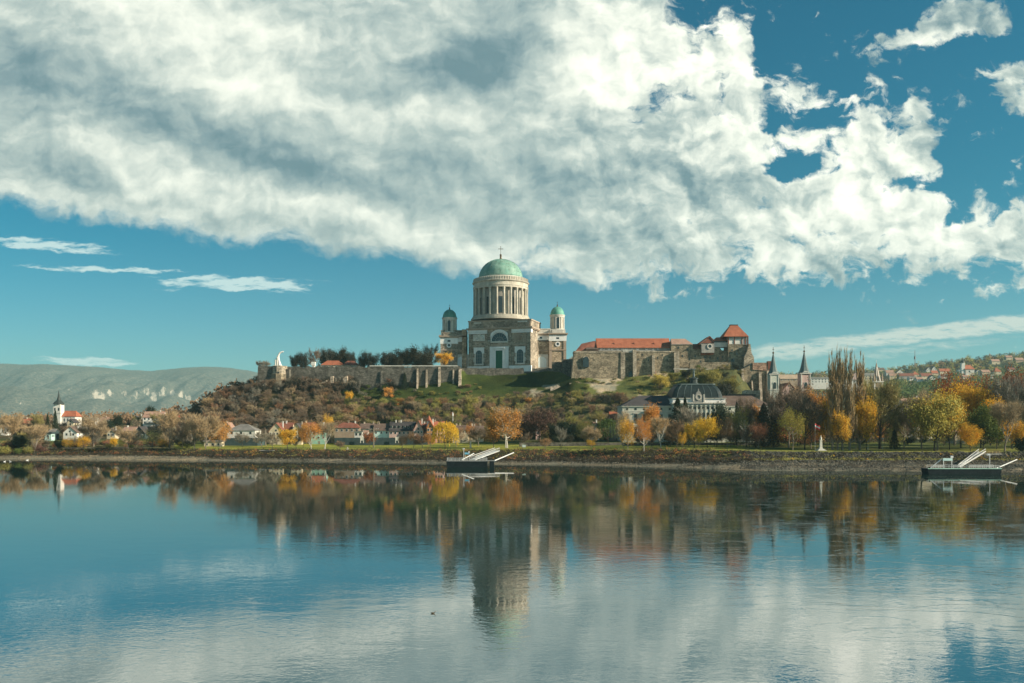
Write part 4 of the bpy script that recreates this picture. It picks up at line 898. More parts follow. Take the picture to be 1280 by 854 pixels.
    m = MB(); m.lathe([(34.3*sdm,dz(356.4)),(35.2*sdm,dz(355.8)),(35.6*sdm,dz(354.8)),(34.6*sdm,dz(354.2)),(33.9*sdm,dz(354.1)),(33.6*sdm,dz(350.2)),(33.0*sdm,dz(349.9)),(31*sdm,dz(349.8))], 72, cx, cy)
    for k in range(72):
        a = 2*math.pi*k/72; m.tube((cx+34.2*sdm*math.cos(a),cy+34.2*sdm*math.sin(a),dz(354.2)),(cx+33.9*sdm*math.cos(a),cy+33.9*sdm*math.sin(a),dz(350.3)),.32,n=4)
    m.build('balustrade', MATS['drum_stone'], drum)
    m = MB(); m.lathe([(28.8*sdm,dz(350.5)),(28.8*sdm,dz(348.6)),(28.2*sdm,dz(348.3))], 64, cx, cy); m.build('dome_ring', MATS['pale_stone'], root)
    # facetted copper dome: 24 panels with ribs, flat-shaded
    rd = 27.4*sdm; hd = dz(324.2)-dz(348.4)
    m = MB(); m.lathe([(rd*math.cos(a*math.pi/36)**1.0, dz(348.4)+hd*math.sin(a*math.pi/36)) for a in range(0,18)]+[(.9,dz(324.2))], 72, cx, cy); dome = m.build('dome', MATS['copper'], root, smooth=True)
    m = MB()
    for k in range(24):
        a = 2*math.pi*k/24; pts = [(cx+(rd+.04)*math.cos(t*math.pi/24)*math.cos(a), cy+(rd+.04)*math.cos(t*math.pi/24)*math.sin(a), dz(348.4)+(hd+.04)*math.sin(t*math.pi/24)) for t in range(0,12)]
        m.path(pts, [.09]*12, 4)
    m.build('dome_ribs', MATS['copper'], dome)
    rnd = random.Random(3)
    for k in range(30):
        m = MB()
        a = R(-90)+rnd.gauss(.75,.55); t = rnd.choice((.16,.2,.3,.42,.55))*math.pi/2; r = (rd+.05)*math.cos(t); z = dz(348.4)+hd*math.sin(t)
        m.blob((cx+r*math.cos(a), cy+r*math.sin(a), z), .28, seed=k, n=6, m=4); m.build('dome_vent', MATS['bronze'], dome)
    zt = dz(324.2); m = MB(); m.lathe([(1.3,zt-.4),(1.3,zt+.5),(.8,zt+.7),(.7,zt+1.8),(1.0,zt+2.0),(.9,zt+2.4),(.4,zt+2.7)], 12, cx, cy)
    m.blob((cx,cy,zt+3.5), .95, n=10, m=7, amp=0); m.build('lantern', MATS['bronze'], dome)
    m = MB(); m.box(cx-.16, cx+.16, cy-.16, cy+.16, zt+4.2, dz(308.2)); m.box(cx-1.9, cx+1.9, cy-.15, cy+.15, dz(311.6), dz(311.2)+.15)
    for q in ((-1.9,dz(311.4)),(1.9,dz(311.4)),(0,dz(308.3))): m.blob((cx+q[0],cy,q[1]), .32, n=6, m=4, amp=0)
    m.build('cross', MATS['bronze'], dome)
build_basilica()

# ------------------------------------------------------------------ walls of the hill
def wall_piece(name, px0, px1, Y, ytop, ybot, d, mat, label, cat='wall', group=None, batter=.6, jag=0.0, seed=1):
    """a stretch of wall along the hill with a slightly uneven top"""
    rnd = random.Random(seed); zb = min(Z_(ybot,Y), 1e9); cx = (X_(px0,Y)+X_(px1,Y))/2; o = empty(name, (cx, Y, zb), 0, label, cat, group)
    n = max(2, int(abs(px1-px0)/4)); xs = [X_(px0,Y)-cx+(X_(px1,Y)-X_(px0,Y))*i/n for i in range(n+1)]
    zt = [Z_(ytop,Y)-zb+rnd.uniform(-jag, jag) for _ in xs]; m = MB(); vs = []; 
    for x, z in zip(xs, zt): vs += [(x,-batter,-3),(x,0,z),(x,d,z),(x,d,-3)]
    fs = [(0,3,2,1),(4*n,4*n+1,4*n+2,4*n+3)]
    for i in range(n):
        for a, b in ((0,1),(1,2),(2,3),(3,0)): fs.append((4*i+b, 4*i+a, 4*i+4+a, 4*i+4+b)[::-1])
    m.add(vs, fs); m.build('masonry', MATS[mat], o); return o
w = wall_piece('castle_wall', 357, 575, 714, 458.3, 489, 3, 'wall_stone', 'long grey stone wall along the hilltop left of the basilica', jag=.9, seed=3)
wx0 = w.location.x; wz0 = w.location.z
m = MB(); m.box(X_(462,714)-wx0, X_(572,714)-wx0, -.35, 3.3, Z_(458.2,714)-wz0+.1, Z_(457.2,714)-wz0+.2); m.build('coping', MATS['pale_stone'], w)
for p, yb, yt, wd_, dp in ((521.0,482,461,1.8,3.5),(532.4,483,462,2.0,3.5),(548,484,459,2.6,4.5),(566.0,483,462,1.6,3.0),(573.5,481,461,3.2,7.0),(505,480,466,1.6,2.5),(476,484,464,1.6,2.6)):
    x = X_(p,714)-wx0; m = MB(); m.prism([(0,Z_(yb,714)-wz0-5),(dp,Z_(yb,714)-wz0-5),(0.9,Z_(yt,714)-wz0),(0,Z_(yt,714)-wz0)][::-1], 0, wd_*.66)
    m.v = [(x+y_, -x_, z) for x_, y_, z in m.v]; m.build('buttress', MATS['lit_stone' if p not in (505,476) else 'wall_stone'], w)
wall_piece('terrace_wall', 575, 694, 730.6, 460.4, 469, 1.2, 'wall_stone', 'low dark terrace wall in front of the basilica portal', jag=.3, seed=5)
wall_piece('terrace_wall', 690, 706, 731, 452.5, 470, 3, 'wall_stone', 'short stepped dark wall right of the basilica, lower part', jag=.15, seed=6)
wall_piece('terrace_wall', 703, 719, 727, 449, 472, 3, 'wall_stone', 'short stepped dark wall joining the castle bastion, higher part', jag=.15, seed=7)
wall_piece('ruined_wall', 712, 741, 684, 478.5, 489.5, 3, 'castle_stone', 'ruined stone wall with a dark doorway on the slope below the bastion', cat='ruin', jag=.6, seed=9)
rw = [o for o in COL.objects if o.name.startswith('ruined_wall')][0]
m = MB(); m.box(X_(722,684)-rw.location.x-.6, X_(722,684)-rw.location.x+.6, -.75, 0, 3.2, 5.6); m.build('doorway', MATS['glass_dark'], rw)
wall_piece('ruined_wall', 742, 790, 682, 481, 490, 2.5, 'castle_pale', 'broken pale rubble wall on the slope under the castle', cat='ruin', jag=1.5, seed=10)
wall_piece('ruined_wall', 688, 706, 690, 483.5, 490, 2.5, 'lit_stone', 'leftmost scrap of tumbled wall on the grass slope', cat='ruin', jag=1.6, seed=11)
# round bastion and outworks at the left end of the hill
def left_bastion():
    Y = 708.; root = empty('bastion', (X_(338,Y), Y, Z_(479,Y)), 0, 'squat stone bastion at the left tip of the castle hill', 'bastion'); f = Fr(root)
    m = MB(); m.prism([(f.x(321,Y),-4),(f.x(341,Y),-4),(f.x(341,Y),f.z(457.8,Y)),(f.x(322.5,Y),f.z(457.8,Y))], 0, 16); m.build('rampart', MATS['wall_stone'], root)
    m = MB(); m.lathe([(6.6,-6),(6.2,6),(5.9,f.z(457.4,Y))], 10, f.x(348,Y), 3.5, .2); m.build('round_tower', MATS['castle_pale'], root)
    m = MB(); m.lathe([(6.9,-6),(6.8,f.z(468,Y)),(6.3,f.z(467,Y))], 10, f.x(347.4,Y), 3.5, .2); m.build('footing', MATS['castle_stone'], root)
    m = MB(); m.arch(f.x(349,Y), 1.2, f.z(467,Y), f.z(465,Y), -2.95, -1.5); m.build('opening', MATS['glass_dark'], root)
    m = MB(); m.box(f.x(355,Y), f.x(361,Y), 1, 6, -2, f.z(461.5,Y)); m.build('side_wall', MATS['wall_stone'], root)
    m = MB(); m.prism([(f.x(329,Y),f.z(486,Y)),(f.x(334.5,Y),f.z(486,Y)),(f.x(335.6,Y),f.z(477.5,Y)),(f.x(334.6,Y),f.z(477.5,Y))], -7, -4); m.build('spur_wall', MATS['lit_stone'], root)
    # monument on top
    r2 = empty('monument', (X_(350,Y), Y+4, Z_(457.4,Y)), 0, 'white arched monument with two figures on top of the left bastion', 'monument')
    g = Fr(r2); pts = []
    for px, py in ((350,457.4),(349,453),(348.2,449),(348,445),(349,442),(351.4,440.3),(354.4,439.6)): pts.append((g.x(px,Y+4), 0, g.z(py,Y+4)))
    m = MB(); m.path(pts, [1.4,.95,.75,.7,.7,.65,.5], 8); m.build('arch', MATS['white_plaster'], r2)
    for i, (px, h) in enumerate(((344.6,6.0),(346.8,8.6))):
        x = g.x(px,Y+4); m = MB(); m.lathe([(1.05,0),(.8,h*.35),(.62,h*.6),(.85,h*.78),(.35,h*.84),(.42,h*.92),(.12,h)], 8, x, -.3); m.build('figure', MATS['pale_stone'], r2)
    m = MB(); m.box(g.x(342.5,Y+4), g.x(352.5,Y+4), -2.2, 2, -.4, .5); m.build('plinth', MATS['pale_stone'], r2)
left_bastion()
for k, (px, yt, yb, w_, lbl) in enumerate(((404,475,487,8,'leaning sunlit slab of ruined wall below the hilltop wall, left one'),(431,469.5,484,6.5,'upright sunlit stump of a ruined tower below the hilltop wall'),(414.5,470,474,4,'small bright block of ruined masonry between two larger ruins'))):
    Y = 705; o = empty('ruined_tower', (X_(px,Y), Y, Z_(yb,Y)), 0, lbl, 'ruin'); h = (yb-yt)*Y/F; ww = w_*Y/F/2; rnd = random.Random(k)
    m = MB(); t = .9 if k == 0 else .1
    m.add([(-ww-t,0,-3),(ww-t,0,-3),(ww-t*.4,6,-3),(-ww,6,-3),(-ww*.8+t,0,h*.75),(ww*.85+t,0,h),(ww*.8+t,5,h*.9),(-ww*.7+t,5,h*.8)], [(0,3,2,1),(4,5,6,7),(0,1,5,4),(1,2,6,5),(2,3,7,6),(3,0,4,7)])
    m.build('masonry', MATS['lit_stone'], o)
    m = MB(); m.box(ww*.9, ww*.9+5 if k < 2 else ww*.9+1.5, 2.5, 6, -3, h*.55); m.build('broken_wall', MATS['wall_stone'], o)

# ------------------------------------------------------------------ castle
def build_castle():
    Y0 = 696.; root = empty('castle', (X_(820,Y0), Y0, Z_(475,Y0)), 0, 'medieval stone castle with long red roof right of the basilica', 'castle'); f = Fr(root)
    B = lambda m, n, mt, par=root, **k: m.build(n, MATS[mt], par, **k)
    def wall(n, pts, Y, d, mt, par=root):
        m = MB(); m.prism([(f.x(a,Y), f.z(b,Y)) for a, b in pts], f.y(Y), f.y(Y)+d); return B(m, n, mt, par)
    def win(par, px, py, Y, w=.9, h=1.3, mt='glass_dark', arch=False, n='window', proud=.15):
        m = MB(); x = f.x(px,Y); z = f.z(py,Y)
        if arch: m.arch(x, w, z-h/2, z+h/2, f.y(Y)-proud, f.y(Y)+.3)
        else: m.box(x-w/2, x+w/2, f.y(Y)-proud, f.y(Y)+.3, z-h/2, z+h/2)
        return B(m, n, mt, par)
    # west bastion with battered face
    Y = 694.; m = MB(); xa, xb = f.x(713.2,Y), f.x(777,Y); xc, xd = f.x(718,Y), f.x(777,Y); zt = f.z(441,Y)
    m.add([(xa,-2,-4),(xb,-1,-4),(xb,14,-4),(xa,14,-4),(xc,0,zt),(xd,0,zt),(xd,13,zt),(xc,13,zt)], [(0,3,2,1),(4,5,6,7),(0,1,5,4),(1,2,6,5),(2,3,7,6),(3,0,4,7)])
    bs = B(m, 'bastion', 'castle_stone')
    m = MB(); m.box(xc-.3, xd+.2, -.3, 13.3, zt+.02, zt+1.5); B(m, 'parapet', 'castle_pale', bs)
    m = MB(); m.arch(f.x(732.4,Y), 4.6, f.z(459,Y), f.z(446,Y), -2.1, .5, 10); B(m, 'arched_opening', 'glass_dark', bs)
    m = MB(); m.ring(f.x(732.4,Y), f.z(446,Y)-2.3, 2.9, 2.3, -1.6, 0); B(m, 'opening_arch', 'castle_pale', bs)
    # dark hipped roofs over the bastion
    Yr = 704.; m = MB(); zt0 = f.z(439.5,Yr)
    m.add([(f.x(719,Yr),f.y(Yr),zt0),(f.x(748,Yr),f.y(Yr),zt0),(f.x(748,Yr),f.y(Yr)+16,zt0),(f.x(719,Yr),f.y(Yr)+16,zt0),(f.x(728,Yr),f.y(Yr)+8,f.z(428.5,Yr)),(f.x(745,Yr),f.y(Yr)+8,f.z(424.8,Yr))],
          [(0,1,5,4),(1,2,5),(2,3,4,5),(3,0,4),(3,2,1,0)]); B(m, 'roof', 'dark_red_tile', bs, label='dark hipped roof over the left bastion')
    m = MB(); m.box(f.x(732,Yr), f.x(748,Yr), f.y(Yr)-1.2, f.y(Yr)+3, zt0-2, f.z(437,Yr)); m.add([(f.x(732,Yr),f.y(Yr)-1.8,f.z(437,Yr)),(f.x(748,Yr),f.y(Yr)-1.8,f.z(437,Yr)),(f.x(748,Yr),f.y(Yr)+3,f.z(434,Yr)),(f.x(733.5,Yr),f.y(Yr)+3,f.z(434,Yr))],[(0,1,2,3)]); B(m, 'porch', 'brown_tile', bs)
    # long hall with red roof
    Yh = 706.; h = wall('hall', [(746,445),(842,445),(842,434),(746,434)], Yh, 17, 'stucco_grey')
    m = MB(); x0, x1 = f.x(746,Yh), f.x(838.5,Yh); m.roofx(x0, x1, f.y(Yh)-.9, f.y(Yh)+17.9, f.z(434.6,Yh), f.z(423,Yh+8), .4); rf = B(m, 'roof', 'red_tile', h)
    rx = lambda p: f.x(p, Yh)
    for p in (765.5, 790.5, 815.5):
        zb = f.z(430.4,Yh); yb = f.y(Yh)+3.2; m = MB(); m.add([(rx(p)-2.8,yb,zb),(rx(p)+2.6,yb-1.2,zb-.5),(rx(p)+1.6,yb-.4,zb+1.7),(rx(p)+2.6,yb+4,zb+1.9)], [(0,1,2),(1,3,2),(0,2,3)]); B(m, 'dormer', 'dark_red_tile', rf)
    for i, p in enumerate((751,754.5,761,765,772,778,783,790,797,808,816,822.5)):
        m = MB(); z = f.z(436.3,Yh)
        if i % 3 == 1: m.ring(rx(p), z, .85, .5, f.y(Yh)-.2, f.y(Yh)+.1, 0, 6.283, 10)
        else: m.box(rx(p)-.7, rx(p)+.7, f.y(Yh)-.2, f.y(Yh)+.1, z-.8, z+.8)
        wn = B(m, 'window', 'white_plaster', h); m = MB(); m.box(rx(p)-.38, rx(p)+.38, f.y(Yh)-.26, f.y(Yh), z-.42, z+.42); B(m, 'pane', 'glass_dark', wn)
    # curtain wall
    Yc = 697.; cw = wall('curtain_wall', [(776,477),(850,477),(848,439.5),(776,441)], Yc, 9, 'castle_stone')
    m = MB(); m.box(f.x(776,Yc), f.x(848,Yc), f.y(Yc)-.25, f.y(Yc)+.8, f.z(440.5,Yc), f.z(438.8,Yc)); B(m, 'parapet', 'castle_pale', cw)
    for p0, p1, yt, yb, d in ((775.5,781,440,478,3.0),(790.5,795,437.5,478,4.6),(814.5,818,444,476,4.0),(842,848.5,440,477,4.5)):
        m = MB(); x0, x1 = f.x(p0,Yc), f.x(p1,Yc); zt, zb = f.z(yt,Yc), f.z(yb,Yc)-3
        m.add([(x0,-d+1,zb),(x1,-d+1,zb),(x1,2,zb),(x0,2,zb),(x0,-d*.5+1,zt),(x1,-d*.5+1,zt),(x1,2,zt),(x0,2,zt)], [(0,3,2,1),(4,5,6,7),(0,1,5,4),(1,2,6,5),(2,3,7,6),(3,0,4,7)]); B(m, 'buttress', 'castle_pale', cw)
    m = MB()
    for k in range(9): p = 778.5+k*1.75; m.box(f.x(p,Yc), f.x(p,Yc)+.75, f.y(Yc)-1.5, f.y(Yc)+.1, f.z(440.9,Yc), f.z(438.5,Yc))
    m.box(f.x(777.5,Yc), f.x(795,Yc), f.y(Yc)-1.6, f.y(Yc)+.5, f.z(438.5,Yc), f.z(437.4,Yc)); B(m, 'machicolation', 'pale_stone', cw)
    for p, q in ((783.5,449),(797.5,449.5),(810.5,450.5),(822,447.5),(834,450),(803,443.5),(828,444)): win(cw, p, q, Yc, .7, 1.4)
    m = MB(); m.arch(f.x(789,Yc), 3.6, f.z(475,Yc), f.z(464,Yc), f.y(Yc)-.2, f.y(Yc)+.4); B(m, 'blind_arch', 'glass_dark', cw); m = MB(); m.arch(f.x(806,Yc), 5.4, f.z(474.5,Yc), f.z(469,Yc), f.y(Yc)-.2, f.y(Yc)+.4); B(m, 'blind_arch', 'glass_dark', cw)
    wall('repair', [(817.5,474),(820.5,474),(820,464),(817.5,464)], Yc-2.9, 1, 'brick_parapet', cw)
    # middle palaces
    Ym = 701.; mp = wall('palace_range', [(839,462),(930,462),(930,439),(902,438),(900,434.5),(878,434.5),(877,436),(866,436),(866,430.4),(839,430.4)], Ym, 9, 'castle_stone')
    for p, q in ((848,434.6),(859.5,437),(853,445),(869,445.5),(881,447),(887.5,447),(897,448),(903.5,446),(876,452),(911,450),(918,446),(862,449),(845,449)): win(mp, p, q, Ym, .9, 1.7, arch=True)
    win(mp, 900.5, 448.5, Ym-.1, 1.5, 3.2, 'brick_parapet')
    m = MB(); m.hip(f.x(839.5,Ym), f.x(866.5,Ym), f.y(Ym)-.6, f.y(Ym)+14, f.z(430.6,Ym), f.z(423.6,Ym+7), .5, 5); B(m, 'roof', 'pink_tile', mp, label='faded brown roof next to the long red roof')
    m = MB(); m.hip(f.x(866,Ym)+.2, f.x(878,Ym), f.y(Ym)-.5, f.y(Ym)+8, f.z(436.4,Ym), f.z(430,Ym+3), .4, .4); B(m, 'roof', 'dark_red_tile', mp)
    m = MB(); m.box(f.x(876,Ym), f.x(891.5,Ym), f.y(Ym)-1.4, f.y(Ym)+.1, f.z(443.6,Ym), f.z(442,Ym)); m.add([(f.x(875.5,Ym),f.y(Ym)-1.8,f.z(443,Ym)),(f.x(892,Ym),f.y(Ym)-1.8,f.z(443,Ym)),(f.x(891,Ym),f.y(Ym),f.z(440.6,Ym)),(f.x(876.5,Ym),f.y(Ym),f.z(440.6,Ym))],[(0,1,2,3)]); B(m, 'lean_to_roof', 'red_tile', mp)
    m = MB(); m.box(f.x(839,Ym), f.x(866,Ym), f.y(Ym)-.35, f.y(Ym)+.2, f.z(431.2,Ym), f.z(430.2,Ym)); B(m, 'eaves', 'pale_stone', mp)
    # chapel gable with rose window
    Yg = 698.; ch = wall('chapel', [(877,441),(893,441),(893,430),(891.8,426.5),(887,421.6),(874,429.5),(877,431)], Yg, 14, 'stucco_grey')
    m = MB(); 
    for a, b in (((873.5,430.8),(887,421.2)),((887,421.2),(893.2,427.2))):
        m.prism([(f.x(a[0],Yg),f.z(a[1],Yg)),(f.x(b[0],Yg),f.z(b[1],Yg)),(f.x(b[0],Yg),f.z(b[1],Yg)+.7),(f.x(a[0],Yg),f.z(a[1],Yg)+.7)], f.y(Yg)-.8, f.y(Yg)+14.5)
    B(m, 'roof', 'dark_red_tile', ch)
    wall('tympanum', [(876.5,429.2),(892.6,429.2),(891.6,427),(887,422.4)], Yg-.3, .5, 'dark_red_tile', ch)
    m = MB(); m.ring(f.x(887.2,Yg), f.z(433,Yg), 2.1, 1.3, f.y(Yg)-.5, f.y(Yg)+.1, 0, 6.2832, 20); rs = B(m, 'rose_frame', 'pale_stone', ch)
    m = MB(); m.prism([(f.x(887.2,Yg)+1.3*math.cos(a*math.pi/8), f.z(433,Yg)+1.3*math.sin(a*math.pi/8)) for a in range(16)], f.y(Yg)-.3, f.y(Yg)+.1); B(m, 'rose_window', 'glass_dark', ch)
    # gallery range and keep
    gl = wall('gallery_range', [(892,434),(912,434),(912,428),(892,428)], 700.5, 8, 'stucco_white')
    m = MB(); m.hip(f.x(891,700), f.x(912,700), f.y(699.6), f.y(710), f.z(426.6,700), f.z(421.8,705), 4, .3); B(m, 'roof', 'red_tile', gl)
    m = MB(); m.box(f.x(891.6,700), f.x(912,700), f.y(700.2), f.y(709), f.z(428,700), f.z(426.6,700)); B(m, 'opening', 'glass_dark', gl)
    Yk = 694.; K = empty_part = None
    kx0, kx1 = f.x(911,Yk), f.x(929,Yk)
    m = MB(); m.box(kx0, kx1, 0, 15, f.z(470,Yk), f.z(430.2,Yk)); kp = B(m, 'keep', 'castle_stone', rz=0)
    m = MB(); m.box(kx1, f.x(936.5,Yk), 1.5, 14, f.z(470,Yk), f.z(431,Yk)); B(m, 'keep_side', 'lit_stone', kp)  # right side of the keep paler, its sunlight put into the stone colour
    m = MB(); m.box(kx0+.4, f.x(936,Yk), .6, 13.6, f.z(430.2,Yk), f.z(419.8,Yk)); B(m, 'belvedere', 'stucco_white', kp)
    for x in [kx0+.3, kx0+5.0, kx1-.3, kx1+2.3, f.x(936,Yk)]:
        m = MB(); m.box(x-.38, x+.38, .2, .9, f.z(430,Yk), f.z(420,Yk)); B(m, 'post', 'dark_red_tile', kp)
    for x in (kx1+1.2, f.x(934.5,Yk)-.3):
        pass
    m = MB(); m.box(kx0+.2, f.x(936.2,Yk), .35, 14, f.z(430.6,Yk), f.z(429.6,Yk)); m.box(kx0+.2, f.x(936.2,Yk), .3, 14, f.z(423,Yk), f.z(420.2,Yk)); B(m, 'railing', 'stucco_grey', kp)
    rz0 = f.z(420.6,Yk); rzt = f.z(406.6,Yk+6); xa, xb = f.x(904.8,Yk), f.x(936.4,Yk)
    m = MB(); m.add([(xa,-1.2,rz0),(xb,-1.2,rz0),(xb,15,rz0),(xa,15,rz0),(f.x(916,Yk),5.4,rzt),(f.x(925.2,Yk),5.4,rzt),(f.x(925.2,Yk),8.8,rzt),(f.x(916,Yk),8.8,rzt)], [(0,3,2,1),(4,5,6,7),(0,1,5,4),(1,2,6,5),(2,3,7,6),(3,0,4,7)]); rf = B(m, 'roof', 'red_tile', kp, label='steep red pyramid roof over the keep')
    m = MB(); m.box(f.x(915.6,Yk), f.x(925.6,Yk), 5.2, 9, rzt, rzt+.7); B(m, 'ridge', 'slate', rf)
    for p, q in ((915,438),(921,442),(917,449),(924,436),(914,455)): win(kp, p, q, Yk, .9, 1.5, proud=.12)
    m = MB(); m.arch(f.x(916.5,Yk), 2.6, f.z(456,Yk), f.z(448.5,Yk), -.15, .3); B(m, 'blind_arch', 'glass_dark', kp)
    # stepped buttress on the right of the keep
    wall('stepped_buttress', [(929,470),(943,470),(942.5,447),(939.5,441),(938,430),(936,430),(934,439),(930.5,446)], 692., 6, 'castle_pale')
    # lower terrace walls
    lw = wall('lower_wall', [(862,463),(930,465),(930,452),(862,453.5)], 695., 4, 'castle_stone')
    wall('ledge', [(842,462),(925,463.5),(925,461.8),(842,460.6)], 693.6, 1.2, 'pale_stone', lw)
    # south-east terrace on tall buttressed retaining walls
    Ys = 690.; rt = wall('retaining_wall', [(925,505),(964.5,505),(962,462),(941,455),(926,462)], Ys, 14, 'castle_stone')
    wall('brick_parapet', [(941,462),(964,464),(964,453.4),(941,453.4)], Ys-.6, 14, 'brick_parapet', rt)
    m = MB(); m.box(f.x(959.5,Ys), f.x(963.5,Ys), f.y(Ys)-.9, f.y(Ys)+3, f.z(462,Ys), f.z(451.6,Ys)); B(m, 'corner_turret', 'dark_red_tile', rt)
    for p0, p1, yt, yb in ((926,929.5,462,487),(938.5,940.5,476,492),(947.6,951.4,465,498),(957.6,960.8,464,500),(962.5,965,465,500)):
        m = MB(); x0, x1 = f.x(p0,Ys), f.x(p1,Ys); zt, zb = f.z(yt,Ys), f.z(yb,Ys)-3
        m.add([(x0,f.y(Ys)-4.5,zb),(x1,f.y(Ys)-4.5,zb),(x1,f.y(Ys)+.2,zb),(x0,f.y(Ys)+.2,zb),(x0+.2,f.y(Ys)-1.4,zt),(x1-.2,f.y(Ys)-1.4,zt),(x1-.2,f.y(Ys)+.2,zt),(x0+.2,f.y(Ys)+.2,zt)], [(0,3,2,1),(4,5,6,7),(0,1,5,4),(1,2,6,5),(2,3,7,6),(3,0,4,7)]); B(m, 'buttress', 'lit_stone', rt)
build_castle()
# zigzag path wall on the spur right of the castle foot
o = wall_piece('rubble_wall', 928, 950, 655, 488, 494, 1, 'lit_stone', 'pale rubble path wall below the tall castle buttresses', jag=.8, seed=21)
# ------------------------------------------------------------------ riverside palace with the black dome
def build_museum():
    Y0 = 556.; zb = ground_z(X_(870,Y0),Y0)
    root = empty('palace', (X_(873,Y0), Y0, zb), 0, 'long pale palace with black domed roof at the foot of the castle', 'palace'); f = Fr(root)
    B = lambda m, n, mt, par=root, **k: m.build(n, MATS[mt], par, **k)
    for a, b, mt in ((778,842,'palace_wall'),(906,963,'palace_wall')):
        w = B(MB().box(f.x(a,Y0), f.x(b,Y0), 0, 26, -2, f.z(508.5,Y0)), 'wing', mt)
        m = MB(); m.box(f.x(a,Y0)-.5, f.x(b,Y0)+(.5 if a > 800 else 0), -.6, 26.5, f.z(508.5,Y0), f.z(507.2,Y0)); m.box(f.x(a,Y0)-.2, f.x(b,Y0)+.1, -.25, 26.2, f.z(514.6,Y0), f.z(513.8,Y0)); m.box(f.x(a,Y0)-.2, f.x(b,Y0)+.1, -.2, 26.2, f.z(531.5,Y0), f.z(530.6,Y0)); B(m, 'cornice', 'pale_stone', w)
        m = MB()
        if a < 800: m.hip(f.x(a,Y0)-.7, f.x(b,Y0), -.8, 26.8, f.z(507.2,Y0), f.z(494.6,Y0+13), 13, .1)
        else: m.hip(f.x(a,Y0), f.x(b,Y0)+.7, -.8, 26.8, f.z(507.2,Y0), f.z(494.8,Y0+13), .1, 9)
        B(m, 'roof', 'slate' if a < 800 else 'brown_tile', w)
        n = 6 if a < 800 else 5
        for i in range(n):
            x = f.x(a+(b-a)*(i+.55)/n, Y0)
            m = MB(); m.box(x-.7, x+.7, -.08, .1, f.z(512.8,Y0), f.z(510,Y0)); B(m, 'attic_window', 'glass_dark', w)
            for yt, yb in ((518,526),(534.5,543)):
                m = MB(); m.box(x-1.35, x+1.35, -.16, .1, f.z(yb+.6,Y0), f.z(yt-.9,Y0)); m.box(x-1.7, x+1.7, -.5, .1, f.z(yt-1,Y0), f.z(yt-1.8,Y0)); wn = B(m, 'window', 'pale_stone', w)
                m = MB(); m.box(x-.95, x+.95, -.22, 0, f.z(yb,Y0), f.z(yt,Y0)); B(m, 'pane', 'glass_dark', wn)
    # roof garden balustrade above the right wing
    m = MB(); m.box(f.x(908,Y0+14), f.x(944,Y0+14), 13, 14, f.z(495.5,Y0+14)-.5, f.z(492.8,Y0+14)); B(m, 'balustrade', 'steel_dark')
    # centre pavilion
    Yc = 550.; X0, X1 = f.x(841.5,Yc), f.x(906,Yc)
    pv = B(MB().box(X0, X1, f.y(Yc), 26, -2, f.z(504.5,Yc)), 'pavilion', 'palace_wall')
    m = MB(); m.box(X0-.3, X1+.3, f.y(Yc)-.35, 26.2, f.z(503.2,Yc), f.z(498.4,Yc)); B(m, 'attic', 'white_plaster', pv)
    m = MB(); m.box(X0-1.0, X1+1.0, f.y(Yc)-1.2, 26.6, f.z(504.6,Yc), f.z(503.2,Yc)); m.box(X0-.5, X1+.5, f.y(Yc)-.6, 26.3, f.z(506.2,Yc), f.z(504.6,Yc)); m.box(X0-.8, X1+.8, f.y(Yc)-.9, 26.4, f.z(498.4,Yc), f.z(497.6,Yc)); B(m, 'cornice', 'pale_stone', pv)
    m = MB(); m.box(X0-.2, X1+.2, f.y(Yc)-.25, 26, f.z(528.5,Yc), f.z(527.4,Yc)); B(m, 'string_course', 'pale_stone', pv)
    for i in range(12):
        x = X0+.9+(X1-X0-1.8)*i/11; m = MB(); m.box(x-.34, x+.34, f.y(Yc)-.35, f.y(Yc)+.1, f.z(527.4,Yc), f.z(506.2,Yc)); m.box(x-.6, x+.6, f.y(Yc)-.65, f.y(Yc)+.1, f.z(508,Yc), f.z(506.4,Yc)); B(m, 'pilaster', 'palace_wall', pv)
    for i in range(11):
        x = X0+.9+(X1-X0-1.8)*(i+.5)/11
        m = MB(); m.box(x-.7, x+.7, f.y(Yc)-.1, f.y(Yc)+.2, f.z(511.6,Yc), f.z(508.4,Yc)); B(m, 'upper_window', 'glass_dark', pv)
        m = MB(); m.arch(x, 1.4, f.z(526.5,Yc), f.z(515.5,Yc), f.y(Yc)-.12, f.y(Yc)+.2); B(m, 'window', 'glass_dark', pv)
        m = MB(); m.box(x-.9, x+.9, f.y(Yc)-.1, f.y(Yc)+.2, f.z(542,Yc), f.z(532,Yc)); B(m, 'lower_window', 'glass_dark', pv)
    # black mansard dome
    cxm = (X0+X1)/2; hw = (X1-X0)/2; cy = 10.; hd = 13.; z0 = f.z(497.6,Yc); z1 = f.z(480.5,Yc)
    prof = [(1.0,0),(.985,.12),(.965,.3),(.93,.5),(.88,.68),(.81,.84),(.74,.95),(.71,1)]
    def ringp(k, z, n=1):   # rounded rectangle
        a = hw*k; b_ = hd*k; c = 2.5*k; P = []
        for sx, sy, t0 in ((1,-1,-90),(1,1,0),(-1,1,90),(-1,-1,180)):
            for j in range(4): t = R(t0+30*j); P.append((cxm+sx*(a-c)+c*math.cos(t), cy+sy*(b_-c)+c*math.sin(t), z))
        return P
    m = MB(); vs = []; n = 16
    for k, h in prof: vs += ringp(k, z0+(z1-z0)*h)
    fs = [(j*n+i, j*n+(i+1)%n, (j+1)*n+(i+1)%n, (j+1)*n+i) for j in range(len(prof)-1) for i in range(n)]+[tuple((len(prof)-1)*n+i for i in range(n))]
    m.add(vs, fs); dm = B(m, 'dome', 'dome_metal', pv)
